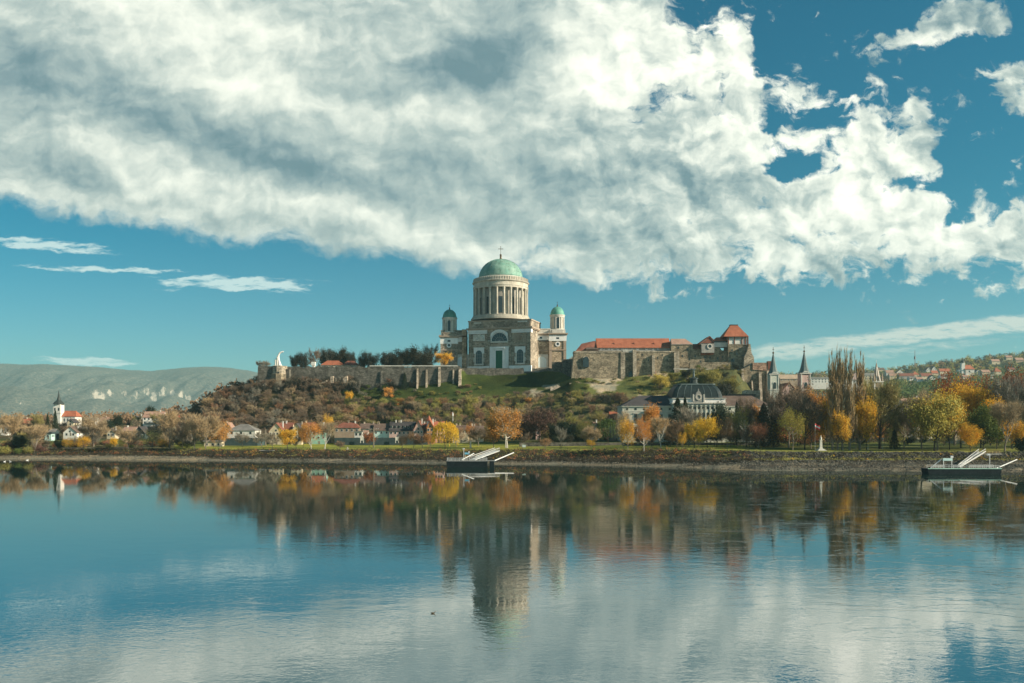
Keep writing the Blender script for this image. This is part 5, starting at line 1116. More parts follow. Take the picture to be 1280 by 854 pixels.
    m = MB(); m.slab([(x,y) for x,y,_ in ringp(.745,0)], z1, z1+.7); m.slab([(x,y) for x,y,_ in ringp(.70,0)], z1+.7, f.z(479,Yc)); B(m, 'crown_ledge', 'spire_metal', dm)
    m = MB()
    for q in (-.82,-.55,-.28,.28,.55,.82):
        m.path([(cxm+q*hw*k, cy-hd*k-.05, z0+(z1-z0)*h) for k, h in prof], [.14]*len(prof), 4)
    B(m, 'ribs', 'spire_metal', dm)
    m = MB(); zc = f.z(478.8,Yc); m.lathe([(3.0,zc),(3.0,zc+.6),(2.4,zc+.8),(2.3,f.z(472.6,Yc)),(2.9,f.z(472.2,Yc)),(2.9,f.z(471.3,Yc)),(1.6,f.z(470.5,Yc)),(.8,f.z(469.6,Yc))], 8, cxm, cy, R(22.5)); B(m, 'lantern', 'dark_spire', dm)
    m = MB(); zs = f.z(469.8,Yc); m.lathe([(.7,zs),(.75,zs+1),(.5,zs+2.6),(.75,zs+3.6),(.25,zs+4.1),(.38,zs+4.7),(.1,zs+5.2)], 8, cxm, cy); m.tube((cxm+.5,cy,zs+3.4),(cxm+.9,cy,zs+5.8),.12,.08,4); B(m, 'statue', 'spire_metal', dm)
    # crested gable
    yy = f.y(Yc)-1.0; m = MB(); g = lambda a, b: (f.x(a,Yc), f.z(b,Yc))
    m.prism([g(866,502.5),g(880,502.5),g(880,496.4),g(878.6,494.6),g(876.4,493.6),g(875.2,490.6),g(873.6,489.2),g(873.2,486),g(872.4,486),g(872,489.2),g(870.4,490.6),g(869.4,493.6),g(867.2,494.6),g(866,496.4)], yy, yy+1.6); gb = B(m, 'crest_gable', 'stucco_grey', pv)
    m = MB(); m.ring(f.x(872.8,Yc), f.z(496.5,Yc), 1.9, 1.2, yy-.35, yy, 0, 6.283, 14)
    for q in (866.4,879.6): m.box(f.x(q,Yc)-.35, f.x(q,Yc)+.35, yy-.3, yy+.5, f.z(502,Yc), f.z(493,Yc))
    B(m, 'ornament', 'pale_stone', gb)
build_museum()

# ------------------------------------------------------------------ houses
HOUSES = [(690, 706, 483, 490, 690, 486), (712, 741, 478, 490, 684, 482), (742, 790, 480, 490, 682, 484), (926, 965, 470, 494, 684, 480)]
def house(px0, px1, yeave, yridge, Y, label, wall='stucco_cream', roof='brown_tile', style='x', d=10., base=None, rz=0, wins=3, storeys=1, chim=1, cat='house', name='house', group=None, ybase=None, door=True, parts=True, over=.5, ins=None, wy=None, dormers=0):
    """photo columns of the front, rows of eave and ridge, depth; 'x' ridge along the front, 'y' gable to the river, 'hip'"""
    cx = (X_(px0,Y)+X_(px1,Y))/2; hw = (X_(px1,Y)-X_(px0,Y))/2; zb = ground_z(cx,Y)-.3 if base is None else base
    if ybase is not None: zb = Z_(ybase, Y)
    root = empty(name, (cx, Y, zb), rz, label, cat, group); he = Z_(yeave,Y)-zb; hr = Z_(yridge,Y)-zb
    m = MB(); m.box(-hw, hw, 0, d, -3, he)
    if style == 'y': m.prism([(-hw+.01,he-.01),(hw-.01,he-.01),(0,hr-.15)], .01, d-.01)
    if style == 'x':
        p = MB(); p.prism([(.01,he-.01),(d-.01,he-.01),(d/2,hr-.15)], -hw+.01, hw-.01); p.v = [(y,x,z) for x,y,z in p.v]; m.add(p.v, [q[::-1] for q in p.f])
    w = m.build('wall', MATS[wall], root); m = MB()
    if style == 'x': m.roofx(-hw-over*.7, hw+over*.7, -over, d+over, he-.1, hr, .3)
    elif style == 'y': m.roofy(-hw-over, hw+over, -over, d+over, he-.25, hr, .3)
    elif style == 'hip': m.hip(-hw-over, hw+over, -over, d+over, he, hr, ins, ins)
    elif style == 'flat': m.box(-hw-over, hw+over, -over, d+over, he, hr)
    rf = m.build('roof', MATS[roof], root)
    rnd = random.Random(int(px0*13+Y))
    for k in range(chim):
        x = hw*rnd.uniform(-.75,.75) if k else hw*.55*rnd.choice((-1,1)); m = MB(); zt = hr+rnd.uniform(.7,1.3); yy = d/2 if style != 'y' else d*.5
        zl = hr-1.6 if style != 'y' else hr-2.6; m.box(x-.4, x+.4, yy-.8, yy+.0, zl-1, zt); m.box(x-.5, x+.5, yy-.9, yy+.1, zt-.25, zt-.05); m.build('chimney', MATS['lit_stone' if rnd.random() < .5 else 'stucco_white'], rf)
    for k in range(dormers):
        x = -hw+2*hw*(k+.5)/dormers; zz = he+(hr-he)*.30; yy = d*.15; m = MB(); m.box(x-.7, x+.7, yy-.5, yy+2.4, zz-.4, zz+1.25); dr = m.build('dormer', MATS['stucco_grey'], rf)
        m = MB(); m.box(x-.48, x+.48, yy-.56, yy-.4, zz+.0, zz+.95); m.build('pane', MATS['glass_dark'], dr)
        m = MB(); m.add([(x-.95,yy-.75,zz+1.25),(x+.95,yy-.75,zz+1.25),(x+.95,yy+2.8,zz+2.0),(x-.95,yy+2.8,zz+2.0)],[(0,1,2,3)]); m.build('dormer_roof', MATS[roof], dr)
    if wins and parts:
        for s_ in range(storeys):
            zc = he-1.5-s_*3.0 if wy is None else wy
            if zc < .4: break
            for i in range(wins):
                x = -hw+2*hw*(i+.5)/wins; ww = min(.55, hw/wins*.6)
                m = MB(); m.box(x-ww-.14, x+ww+.14, -.07, .05, zc-.85, zc+.85); wn = m.build('window', MATS['white_plaster' if wall != 'stucco_white' else 'stucco_grey'], w)
                m = MB(); m.box(x-ww, x+ww, -.12, .0, zc-.7, zc+.7); m.build('pane', MATS['glass_dark'], wn)
        if style in ('y',) and hr-he > 2.2:
            m = MB(); m.box(-.55, .55, -.1, .05, he+.1, he+1.3); m.build('gable_window', MATS['glass_dark'], w)
        for yy in (d*.3, d*.7):
            m = MB(); m.box(hw-.03, hw+.09, yy-.5, yy+.5, he-2.2, he-.8); m.build('side_window', MATS['glass_dark'], w)
    if door and parts:
        m = MB(); m.box(hw*.1-.5, hw*.1+.5, -.09, .05, 0, 2.3); m.build('door', MATS['wood_pole'], w)
    HOUSES.append((px0, px1, yridge, Z_(0,1) and (HZ-(zb-CH)*F/Y), Y, yeave)); return root
YH = 588.
# riverside row, left to right
h = house(284, 319, 538.3, 530.2, 560, 'white house with grey hipped roof standing on a dark stone basement', 'stucco_white', 'grey_tile', 'hip', 13, ybase=547.6, wins=3, chim=0, door=False, ins=7)
o = wall_piece('garden_wall', 281, 322, 558, 547.6, 558, 16, 'stucco_teal', 'dark blue-grey basement wall under the white house with hipped roof', batter=.0, seed=30)
house(279.5, 288, 534, 528, 572, 'narrow sunlit gabled house with tall chimney left of the white house', 'lit_stone', 'pink_tile', 'y', 9, wins=1, chim=1)
house(236, 251, 513.5, 506.5, 745, 'pale house with grey gabled roof high on the left shoulder of the hill', 'stucco_grey', 'grey_tile', 'y', 12, wins=2, storeys=1, chim=0, rz=-.35, ybase=519)
house(336, 354, 539.5, 528.4, 584, 'cream house with clipped gable at the left end of the riverside row', 'stucco_cream', 'dark_red_tile', 'y', 16, wins=4, storeys=2)
house(353.5, 364.5, 538, 528.2, 592, 'low link house with dark red roof between two cream gables', 'stucco_cream', 'dark_red_tile', 'x', 10, wins=2)
house(364, 377, 539, 529, 584, 'cream gabled house behind the birch with orange leaves', 'stucco_cream', 'slate', 'y', 16, wins=3, storeys=2)
house(377, 392, 537, 528, 592, 'cream house with long red roof behind the golden birch', 'stucco_cream', 'dark_red_tile', 'x', 11, wins=3)
house(389.5, 407, 538.5, 530.5, 588, 'mint green house with red roof behind the white-trunked tree', 'stucco_green', 'red_tile', 'x', 9, wins=3, storeys=2)
house(406, 419, 538, 531.5, 596, 'small tan house with red-brown roof behind bare branches', 'stucco_tan', 'dark_red_tile', 'x', 9, wins=2)
house(418, 449.5, 535, 528, YH, 'long tan house with wide red-brown hipped roof', 'stucco_tan', 'dark_red_tile', 'hip', 11, wins=5, storeys=1, chim=2, ins=5)
house(450, 468, 535.5, 529, 592, 'brown-roofed house between the tan house and the utility pole', 'stucco_cream', 'brown_tile', 'x', 10, wins=3, chim=2)
house(443, 453, 540, 538.8, 576, 'small flat white outbuilding above the dark garden wall', 'stucco_white', 'grey_tile', 'flat', 6, wins=2, chim=0)
house(453, 459.5, 541, 538, 578, 'tiny white shed with gabled roof beside the flat outbuilding', 'stucco_white', 'pink_tile', 'x', 5, wins=1, chim=0)
house(467, 486.5, 538, 529.4, YH, 'pale blue house with brown roof right of the utility pole', 'stucco_aqua', 'brown_tile', 'x', 11, wins=3, chim=2)
house(486.5, 518, 538.4, 527, 586, 'pink house with slate roof and a row of dormers', 'stucco_pink', 'slate', 'x', 13, wins=6, chim=3, dormers=6)
house(517, 529, 537.5, 525.6, 583, 'ornate pink and white gabled house right of the dormer roof', 'stucco_pink', 'dark_red_tile', 'y', 14, wins=3, storeys=2)
house(528, 535, 536, 528.5, 590, 'narrow pink house with dark red roof between two gabled houses', 'stucco_pink', 'dark_red_tile', 'x', 11, wins=2, storeys=2)
house(533.5, 542, 534.5, 526, 581, 'orange fronted gabled house with white trim', 'stucco_orange', 'red_tile', 'y', 14, wins=2, storeys=2)
house(540, 554, 535.5, 526.5, 588, 'pink house with red roof partly behind the yellow willow', 'stucco_pink', 'red_tile', 'x', 12, wins=4, storeys=2, chim=2)
# small red spire over the orange house
o = empty('spire_turret', (X_(536.3,590), 590, Z_(531,590)), 0, 'tiny red spire above the orange fronted house', 'turret')
MB().lathe([(1.6,-2),(1.6,2.4)], 8).build('wall', MATS['stucco_white'], o); MB().lathe([(2.0,2.4),(.1,6.2)], 8).build('roof', MATS['red_tile'], o)
house(566, 585, 537, 531.4, 585, 'cream row house with long brown roof right of the willow', 'stucco_cream', 'brown_tile', 'x', 10, wins=5, chim=2)
house(585, 604, 537.5, 532, 587, 'cream row house behind the small orange tree', 'stucco_cream', 'brown_tile', 'x', 10, wins=5, chim=3)
house(669.8, 675.5, 533, 530, 598, 'sunlit pink gable glimpsed behind the copper beech', 'stucco_pink', 'dark_red_tile', 'y', 8, wins=1, storeys=2, chim=0)
house(737, 749, 534, 527, 592, 'pink-roofed cottage with tall white chimney behind pale trees', 'stucco_white', 'pink_tile', 'hip', 9, wins=2, chim=1)
house(763, 777.6, 524, 514.4, 582, 'brick red roofed house at the left end of the palace', 'stucco_tan', 'red_tile', 'x', 12, wins=0, chim=1)
# left village
VG = 'houses of the left village among bare trees'
def church_left():
    Y = 745.; root = empty('church', (X_(80,Y), Y, Z_(548,Y)), 0, 'white village church with dark pointed spire on the far left', 'church'); f = Fr(root)
    tw = MB().box(f.x(67.4,Y), f.x(76.4,Y), -1, 5.2, -4, f.z(505,Y)).build('tower', MATS['stucco_white'], root)
    m = MB(); cx = f.x(71.9,Y); m.lathe([(4.7,f.z(505.3,Y)),(3.3,f.z(502.6,Y)),(1.6,f.z(500,Y)),(.95,f.z(496,Y)),(.08,f.z(487.5,Y))], 8, cx, 2.1, R(22.5)); m.build('spire', MATS['dark_spire'], tw)
    for px in (69.5, 74.2):
        m = MB(); m.arch(f.x(px,Y), 1.1, f.z(513.5,Y), f.z(509.8,Y), -1.1, -.5); m.build('belfry_window', MATS['glass_dark'], tw)
    m = MB(); m.box(f.x(67.1,Y), f.x(76.7,Y), -1.3, 5.5, f.z(517,Y), f.z(516.4,Y)); m.build('ledge', MATS['pale_stone'], tw)
    nv = MB().box(f.x(76,Y), f.x(93.5,Y), .5, 12, -4, f.z(520.6,Y)).build('nave', MATS['stucco_white'], root)
    m = MB(); m.hip(f.x(75.5,Y)+.5, f.x(95,Y), 0, 12.5, f.z(520.8,Y), f.z(513.6,Y+6), .4, 3); m.build('roof', MATS['red_tile'], nv)
    for px in (80, 84.5, 89):
        m = MB(); m.arch(f.x(px,Y), 1.0, f.z(527,Y), f.z(523,Y), .42, .6); m.build('window', MATS['glass_dark'], nv)
church_left()
house(27, 41, 529.5, 523.2, 800, 'red-roofed house half hidden on the far left', 'stucco_cream', 'red_tile', 'x', 10, wins=3, ybase=536)
house(0, 7.5, 536.5, 532, 720, 'small pale house at the left edge of the picture', 'stucco_white', 'grey_tile', 'y', 8, wins=1, ybase=541)
house(79, 96, 540.5, 533, 640, 'wide white gable with dark roof in front of the village church', 'stucco_white', 'brown_tile', 'y', 14, wins=2, ybase=545)
house(84, 92, 528, 523.5, 715, 'small cream gabled house just below the church nave', 'stucco_cream', 'slate', 'y', 9, wins=1, ybase=532)
house(61, 68.5, 539.5, 536, 640, 'small grey-roofed shed with a blue-green front', 'stucco_teal', 'grey_tile', 'x', 6, wins=1, chim=0, ybase=546)
house(56, 64, 542.5, 540.5, 628, 'low blue-green hut left of the wide white gable', 'stucco_aqua', 'stucco_teal', 'flat', 5, wins=1, chim=0, ybase=549)
house(103, 119, 527, 521.8, 760, 'long white house with grey roof between church and yellow gable', 'stucco_white', 'grey_tile', 'x', 10, wins=4, ybase=534)
house(119, 133, 528.5, 521.2, 790, 'brown-roofed house behind the yellow gable', 'stucco_tan', 'pink_tile', 'x', 10, wins=3, ybase=535)
house(124, 134, 533, 526.2, 700, 'bright yellow gable with dark roof in the left village', 'stucco_yellow', 'slate', 'y', 11, wins=2, ybase=538)
house(133.5, 144, 541, 535.2, 650, 'small cream gable in shade below the yellow gable', 'stucco_cream', 'slate', 'y', 9, wins=2, ybase=546)
house(139, 152, 529.5, 522, 800, 'pink-roofed house between two dark evergreen trees', 'stucco_cream', 'pink_tile', 'x', 10, wins=3, ybase=536)
house(153, 168, 538.5, 533.4, 660, 'low house with long pink roof behind bare riverside trees', 'stucco_grey', 'pink_tile', 'x', 10, wins=3, ybase=545)
house(163, 176.5, 527, 519.6, 780, 'pale yellow gable with dark slate roof left of the big white house', 'stucco_yellow', 'slate', 'y', 12, wins=2, ybase=533)
house(167, 181, 541.5, 533, 640, 'dark teal house with pointed gable below the big white house', 'stucco_teal', 'slate', 'y', 12, wins=2, ybase=547)
h = house(179, 203, 521.6, 514.2, 770, 'big white three-storey house with pink roof and balconies', 'stucco_white', 'pink_tile', 'x', 14, wins=5, storeys=2, ybase=534, rz=.10)
m = MB(); m.box(-6, 7.2, -1.8, 0, 3.6, 3.8); m.box(-6, 7.2, -1.9, -1.75, 3.8, 4.7); m.build('balcony', MATS['stucco_white'], h)
house(222, 229, 523, 518.2, 800, 'little red-roofed house on the saddle left of the castle hill', 'stucco_cream', 'red_tile', 'x', 9, wins=2, ybase=527)
house(206, 214, 524, 519.5, 830, 'small house with white chimneys right of the big white house', 'stucco_cream', 'dark_red_tile', 'x', 9, wins=2, ybase=529)
house(255, 277, 552.5, 550.5, 545, 'low sunlit garden building behind the riverside trees', 'stucco_cream', 'grey_tile', 'flat', 5, wins=3, chim=0, ybase=559)
# hilltop
house(401, 428.5, 456.5, 450.3, 742, 'long building with bright orange-red roof behind the hilltop wall', 'stucco_cream', 'red_tile', 'hip', 9, wins=5, chim=0, ybase=460, ins=5)
house(428, 447, 456.5, 450.6, 745, 'dark red roofed annexe right of the orange-red roof on the hilltop', 'stucco_cream', 'dark_red_tile', 'hip', 9, wins=4, chim=0, ybase=460, ins=4)
house(390, 393.2, 457, 452.6, 722, 'small white gatepost hut on the hilltop wall', 'stucco_white', 'stucco_white', 'flat', 2, wins=0, chim=0, ybase=460, door=False)
# right bank, behind the park
def twin_church():
    Y = 640.; root = empty('church', (X_(988,Y), Y, ground_z(X_(988,Y),Y)), 0, 'baroque twin-spired church in pale pink right of the castle', 'church'); f = Fr(root)
    for px0, px1, yt, ytip, mt in ((962.5,974,466,433.5,'stucco_white'),(1001,1013.5,465,431.5,'stucco_pink')):
        cx = f.x((px0+px1)/2,Y); hw = (f.x(px1,Y)-f.x(px0,Y))/2
        tw = MB().box(cx-hw, cx+hw, 0, 2*hw, -3, f.z(yt+2.4,Y)).build('tower', MATS['palace_wall' if mt=='stucco_white' else 'stucco_pink'], root)
        m = MB(); m.box(cx-hw-.5, cx+hw+.5, -.5, 2*hw+.5, f.z(yt+2.5,Y), f.z(yt+1.3,Y)); m.box(cx-hw-.3, cx+hw+.3, -.3, 2*hw+.3, f.z(488,Y), f.z(486.8,Y)); m.build('cornice', MATS['pale_stone'], tw)
        m = MB(); m.arch(cx, hw*1.5, f.z(yt+1.3,Y), f.z(yt-1.2,Y), -.2, .4); m.build('clock_gable', MATS['pale_stone'], tw)
        z = f.z(yt+1.3,Y); zt = f.z(ytip+6.5,Y)
        m = MB(); m.lathe([(hw*1.22,z),(hw*.95,z+1.8),(hw*.72,z+4),(hw*.55,z+7),(.12,zt)], 8, cx, hw, R(22.5)); m.build('spire', MATS['spire_metal'], tw)
        m = MB(); m.lathe([(.55,zt-1),(.75,zt-.3),(.2,zt+.4)], 8, cx, hw); m.box(cx-.12, cx+.12, hw-.12, hw+.12, zt, f.z(ytip,Y)); m.box(cx-.65, cx+.65, hw-.12, hw+.12, zt+2.0, zt+2.3); m.build('cross', MATS['bronze'], tw)
        m = MB(); m.arch(cx, 2.1, f.z(486,Y), f.z(478,Y), -.15, .3); wn = m.build('belfry_window', MATS['glass_dark'], tw)
        m = MB(); m.ring(cx, f.z(478,Y)-1.05, 1.35, 1.05, -.3, 0); m.build('window_arch', MATS['pale_stone'], wn)
        for sx in (-1, 1):
            m = MB(); m.box(cx+sx*(hw-.5)-.4, cx+sx*(hw-.5)+.4, -.25, .2, f.z(486.5,Y), f.z(yt+2.5,Y)); m.build('pilaster', MATS['pale_stone'], tw)
    nv = MB().box(f.x(974,Y), f.x(1001,Y), 2, 34, -3, f.z(494,Y)).build('nave', MATS['stucco_pink'], root)
    m = MB(); m.roofy(f.x(973,Y), f.x(1002,Y), 1, 35, f.z(494,Y), f.z(478,Y), .4); m.build('roof', MATS['dark_red_tile'], nv)
    m = MB(); m.prism([(f.x(974.5,Y),f.z(494,Y)),(f.x(1000.5,Y),f.z(494,Y)),(f.x(987.5,Y),f.z(479,Y))], 1.6, 3); m.build('gable', MATS['stucco_pink'], nv)
twin_church()
def brick_church():
    Y = 700.; root = empty('church', (X_(1097,Y), Y, ground_z(X_(1097,Y),Y)), 0, 'brick church tower with striped pale spire above the park trees', 'church'); f = Fr(root)
    cx = f.x(1098,Y); hw = (f.x(1104,Y)-f.x(1092,Y))/2
    tw = MB().box(cx-hw, cx+hw, 0, 2*hw, -3, f.z(478,Y)).build('tower', MATS['warm_ashlar'], root)
    m = MB(); m.box(cx-hw-.4, cx+hw+.4, -.4, 2*hw+.4, f.z(478,Y), f.z(476.6,Y)); m.build('cornice', MATS['stucco_white'], tw)
    for sx in (-1,1):
        for yy in (.4, 2*hw-.4): m = MB(); m.lathe([(.8,f.z(476.6,Y)),(.7,f.z(472,Y)),(.05,f.z(466,Y))], 6, cx+sx*(hw-.6), yy); m.build('pinnacle', MATS['ledge_stone'], tw)
        m = MB(); m.box(cx+sx*hw*.8-.5, cx+sx*hw*.8+.5, -.3, .2, f.z(500,Y), f.z(479,Y)); m.build('quoin', MATS['white_plaster'], tw)
    m = MB(); z0, z1 = f.z(476.6,Y), f.z(453,Y); r0 = 3.1
    m.lathe([(r0,z0),(.15,z1)], 8, cx, hw, R(22.5)); sp_ = m.build('spire', MATS['ledge_stone'], tw)
    m = MB()
    for k in range(8): a = R(22.5+45*k); m.tube((cx+(r0+.02)*math.cos(a), hw+(r0+.02)*math.sin(a), z0), (cx, hw, z1), .28, .1, 4)
    m.box(cx-.1, cx+.1, hw-.1, hw+.1, z1-.5, f.z(450,Y)); m.build('ribs', MATS['white_plaster'], sp_)
    for sx in (-1.3, 1.3): m = MB(); m.arch(cx+sx, 1.3, f.z(494,Y), f.z(484,Y), -.12, .2); m.build('belfry_window', MATS['glass_dark'], tw)
    m = MB().box(cx-5, cx+5, 2*hw-.05, 36, -3, f.z(497,Y)); nv = m.build('nave', MATS['warm_ashlar'], root); m = MB(); m.roofy(cx-5.4, cx+5.4, 2*hw, 36.5, f.z(497,Y), f.z(488,Y)); m.build('roof', MATS['dark_red_tile'], nv)
brick_church()
house(1146, 1165, 500.5, 496, 640, 'long building with brick-pink roof behind the olive park trees', 'stucco_cream', 'pink_tile', 'x', 12, wins=6, chim=1)
house(1128, 1147, 501.5, 497.5, 660, 'second pink-roofed building glimpsed left behind the park trees', 'stucco_white', 'pink_tile', 'x', 12, wins=6, chim=1)
house(1192, 1207, 540, 535, 545, 'cream garden house seen through the golden park trees', 'stucco_cream', 'pink_tile', 'x', 9, wins=4, chim=1)
def row_depth(px, py, lo=1100., hi=2290.):
    Y = lo
    while Y < hi:
        if HZ-(ground_z(X_(px,Y),Y)-CH)*F/Y <= py: return Y
        Y += 8
    return hi
def far(px0, px1, ye, yr, Y, label, wall, roof, style='x', **k):
    return house(px0, px1, ye, yr, Y, label, wall, roof, style, k.pop('d',12), ybase=k.pop('yb', ye+4.0), wins=k.pop('wins',3), chim=k.pop('chim',0), parts=True, door=False, group=k.pop('group','houses on the far hillside'), **k)
far(1014, 1046, 473.5, 471.6, 1300, 'long flat white block behind the poplars, left', 'stucco_white', 'stucco_grey', 'flat', yb=484, wins=8, storeys=2, group='blocks of the town behind the park')
far(1047, 1078, 476, 474.6, 1250, 'long flat white block behind the poplars, right', 'stucco_white', 'stucco_grey', 'flat', yb=486, wins=8, storeys=2, group='blocks of the town behind the park')
far(1078, 1092, 469.5, 466.5, 1350, 'cream block with flat roof left of the brick church spire', 'stucco_cream', 'stucco_grey', 'flat', yb=482, wins=4, storeys=2, group='blocks of the town behind the park')
far(975, 1001, 473.5, 468, 1150, 'long house with pale gables between the twin spires', 'stucco_tan', 'stucco_tan', 'x', yb=484, wins=6, group='blocks of the town behind the park')
far(1066, 1076, 468.6, 464.6, 1500, 'pale pink gabled house between the poplars and the brick spire', 'stucco_pink', 'pink_tile', 'y', yb=476, group='blocks of the town behind the park')
hs = [(1108,1118,466,462.5,'stucco_white','pink_tile','x','small white house with pink roof just right of the brick spire'),
(1112,1124,470,466.5,'stucco_cream','pink_tile','x','wide cream house with pink roof lower on the slope near the brick spire'),
(1121,1130,465.6,461.6,'stucco_white','grey_tile','y','white gabled house with grey roof near the radio mast'),
(1124,1143,470,466.4,'stucco_grey','dark_red_tile','x','long house with dark brown-red roof below the radio mast'),
(1137,1147,473,470.4,'stucco_white','grey_tile','x','low white house under the long dark-roofed one'),
(1141,1149,468.4,464.4,'stucco_cream','red_tile','hip','small house with red hipped roof at the end of the dark roof'),
(1146,1154,474,471,'stucco_white','pink_tile','x','low white house with terrace above the wooded dip'),
(1152,1166,470.2,466.2,'stucco_cream','dark_red_tile','x','long cream house with dark red roof in the middle of the slope'),
(1162,1169,472.6,468.8,'stucco_white','grey_tile','y','bright white gable at the right end of the long cream house'),
(1158,1164,462.6,458.6,'stucco_white','pink_tile','y','left one of two white gables near the skyline'),
(1165,1171,461.6,457.4,'stucco_white','grey_tile','y','right one of two white gables near the skyline'),
(1165,1173,466.6,463,'stucco_cream','red_tile','x','orange-red roof right under the two white gables'),
(1175,1188,464.2,460.6,'stucco_cream','red_tile','x','long bright red roof on the slope left of the chapel'),
(1219,1227,465.4,462,'stucco_white','grey_tile','y','white gabled house directly right of the hill chapel'),
(1228,1238,465.2,462,'stucco_cream','pink_tile','x','pink-roofed house between the chapel and the red hip roof'),
(1243,1252,464.8,459.4,'stucco_cream','red_tile','hip','house with tall orange-red hipped roof right of the chapel'),
(1238,1244,470.6,468,'stucco_white','grey_tile','x','low white house below the pink-roofed one at right'),
(1240,1250,451.6,448.8,'stucco_cream','pink_tile','x','long pink roof high on the hill at right'),
(1258,1266,446.8,444.2,'stucco_cream','pink_tile','x','pale house near the top of the hill at far right'),
(1270,1280,450,447,'stucco_tan','pink_tile','x','brownish house near the right edge of the picture'),
(1262,1270,462,459.4,'stucco_white','dark_red_tile','x','white house with dark red roof in trees at far right'),
(1098,1106,462,459.6,'stucco_cream','brown_tile','x','brown-roofed house right behind the spire tip'),
(1176,1183,470.4,467.6,'stucco_white','brown_tile','x','small white house above the rust-brown treetop'),
(1204,1211,470.8,468.6,'stucco_cream','pink_tile','x','low pink roof under the hill chapel')]
for a, b, e, r_, wl, rf, st_, lb in hs:
    far(a, b, e, r_, row_depth((a+b)/2, e+3.2), lb, wl, rf, st_, wins=2)
def chapel_hill():
    Y = 1690.; root = empty('chapel', (X_(1209,Y), Y, Z_(470,Y)), 0, 'white hill chapel with red roof and small dark-capped tower', 'chapel'); f = Fr(root)
    nv = MB().box(f.x(1207,Y), f.x(1218,Y), 0, 14, -8, f.z(461.6,Y)).build('nave', MATS['stucco_white'], root)
    m = MB(); m.hip(f.x(1205.5,Y), f.x(1219,Y), -1, 15, f.z(461.8,Y), f.z(456,Y), 6, 6); m.build('roof', MATS['red_tile'], nv)
    m = MB(); m.box(f.x(1212,Y)-1, f.x(1212,Y)+1, -.3, .2, f.z(465.6,Y), f.z(463.4,Y)); m.build('window', MATS['glass_dark'], nv)
    tw = MB().box(f.x(1202.4,Y), f.x(1206.6,Y), 1, 7, -8, f.z(453.6,Y)).build('tower', MATS['stucco_white'], root)
    m = MB(); m.lathe([(4,f.z(453.6,Y)),(3.4,f.z(451.5,Y)),(1.2,f.z(450,Y)),(.2,f.z(446.4,Y))], 8, f.x(1204.5,Y), 4); m.build('spire', MATS['dark_spire'], tw)
    m = MB(); m.box(f.x(1199.5,Y), f.x(1203,Y), 2, 12, -8, f.z(462,Y)); m.build('annexe', MATS['stucco_white'], root)
chapel_hill()
o = empty('radio_mast', (X_(1143.5,2000), 2000, Z_(456,2000)), 0, 'slender red and white radio mast on the skyline at right', 'mast')
m = MB(); H = 18*2000/F
for sx, sy in ((-1,-1),(1,-1),(0,1)): m.tube((sx*1.3,sy*1.3,-6),(sx*.4,sy*.4,H),.32,.2,4)
for k in range(12): z = H*k/12; q = 1.3-.9*k/12; m.tube((-q,-q,z),(q,-q,z+H/12),.18,n=3)
m.build('lattice', MATS['mast_paint'], o); MB().lathe([(1.8,H*.38),(1.8,H*.58)],8).build('antenna', MATS['mast_paint'], o)
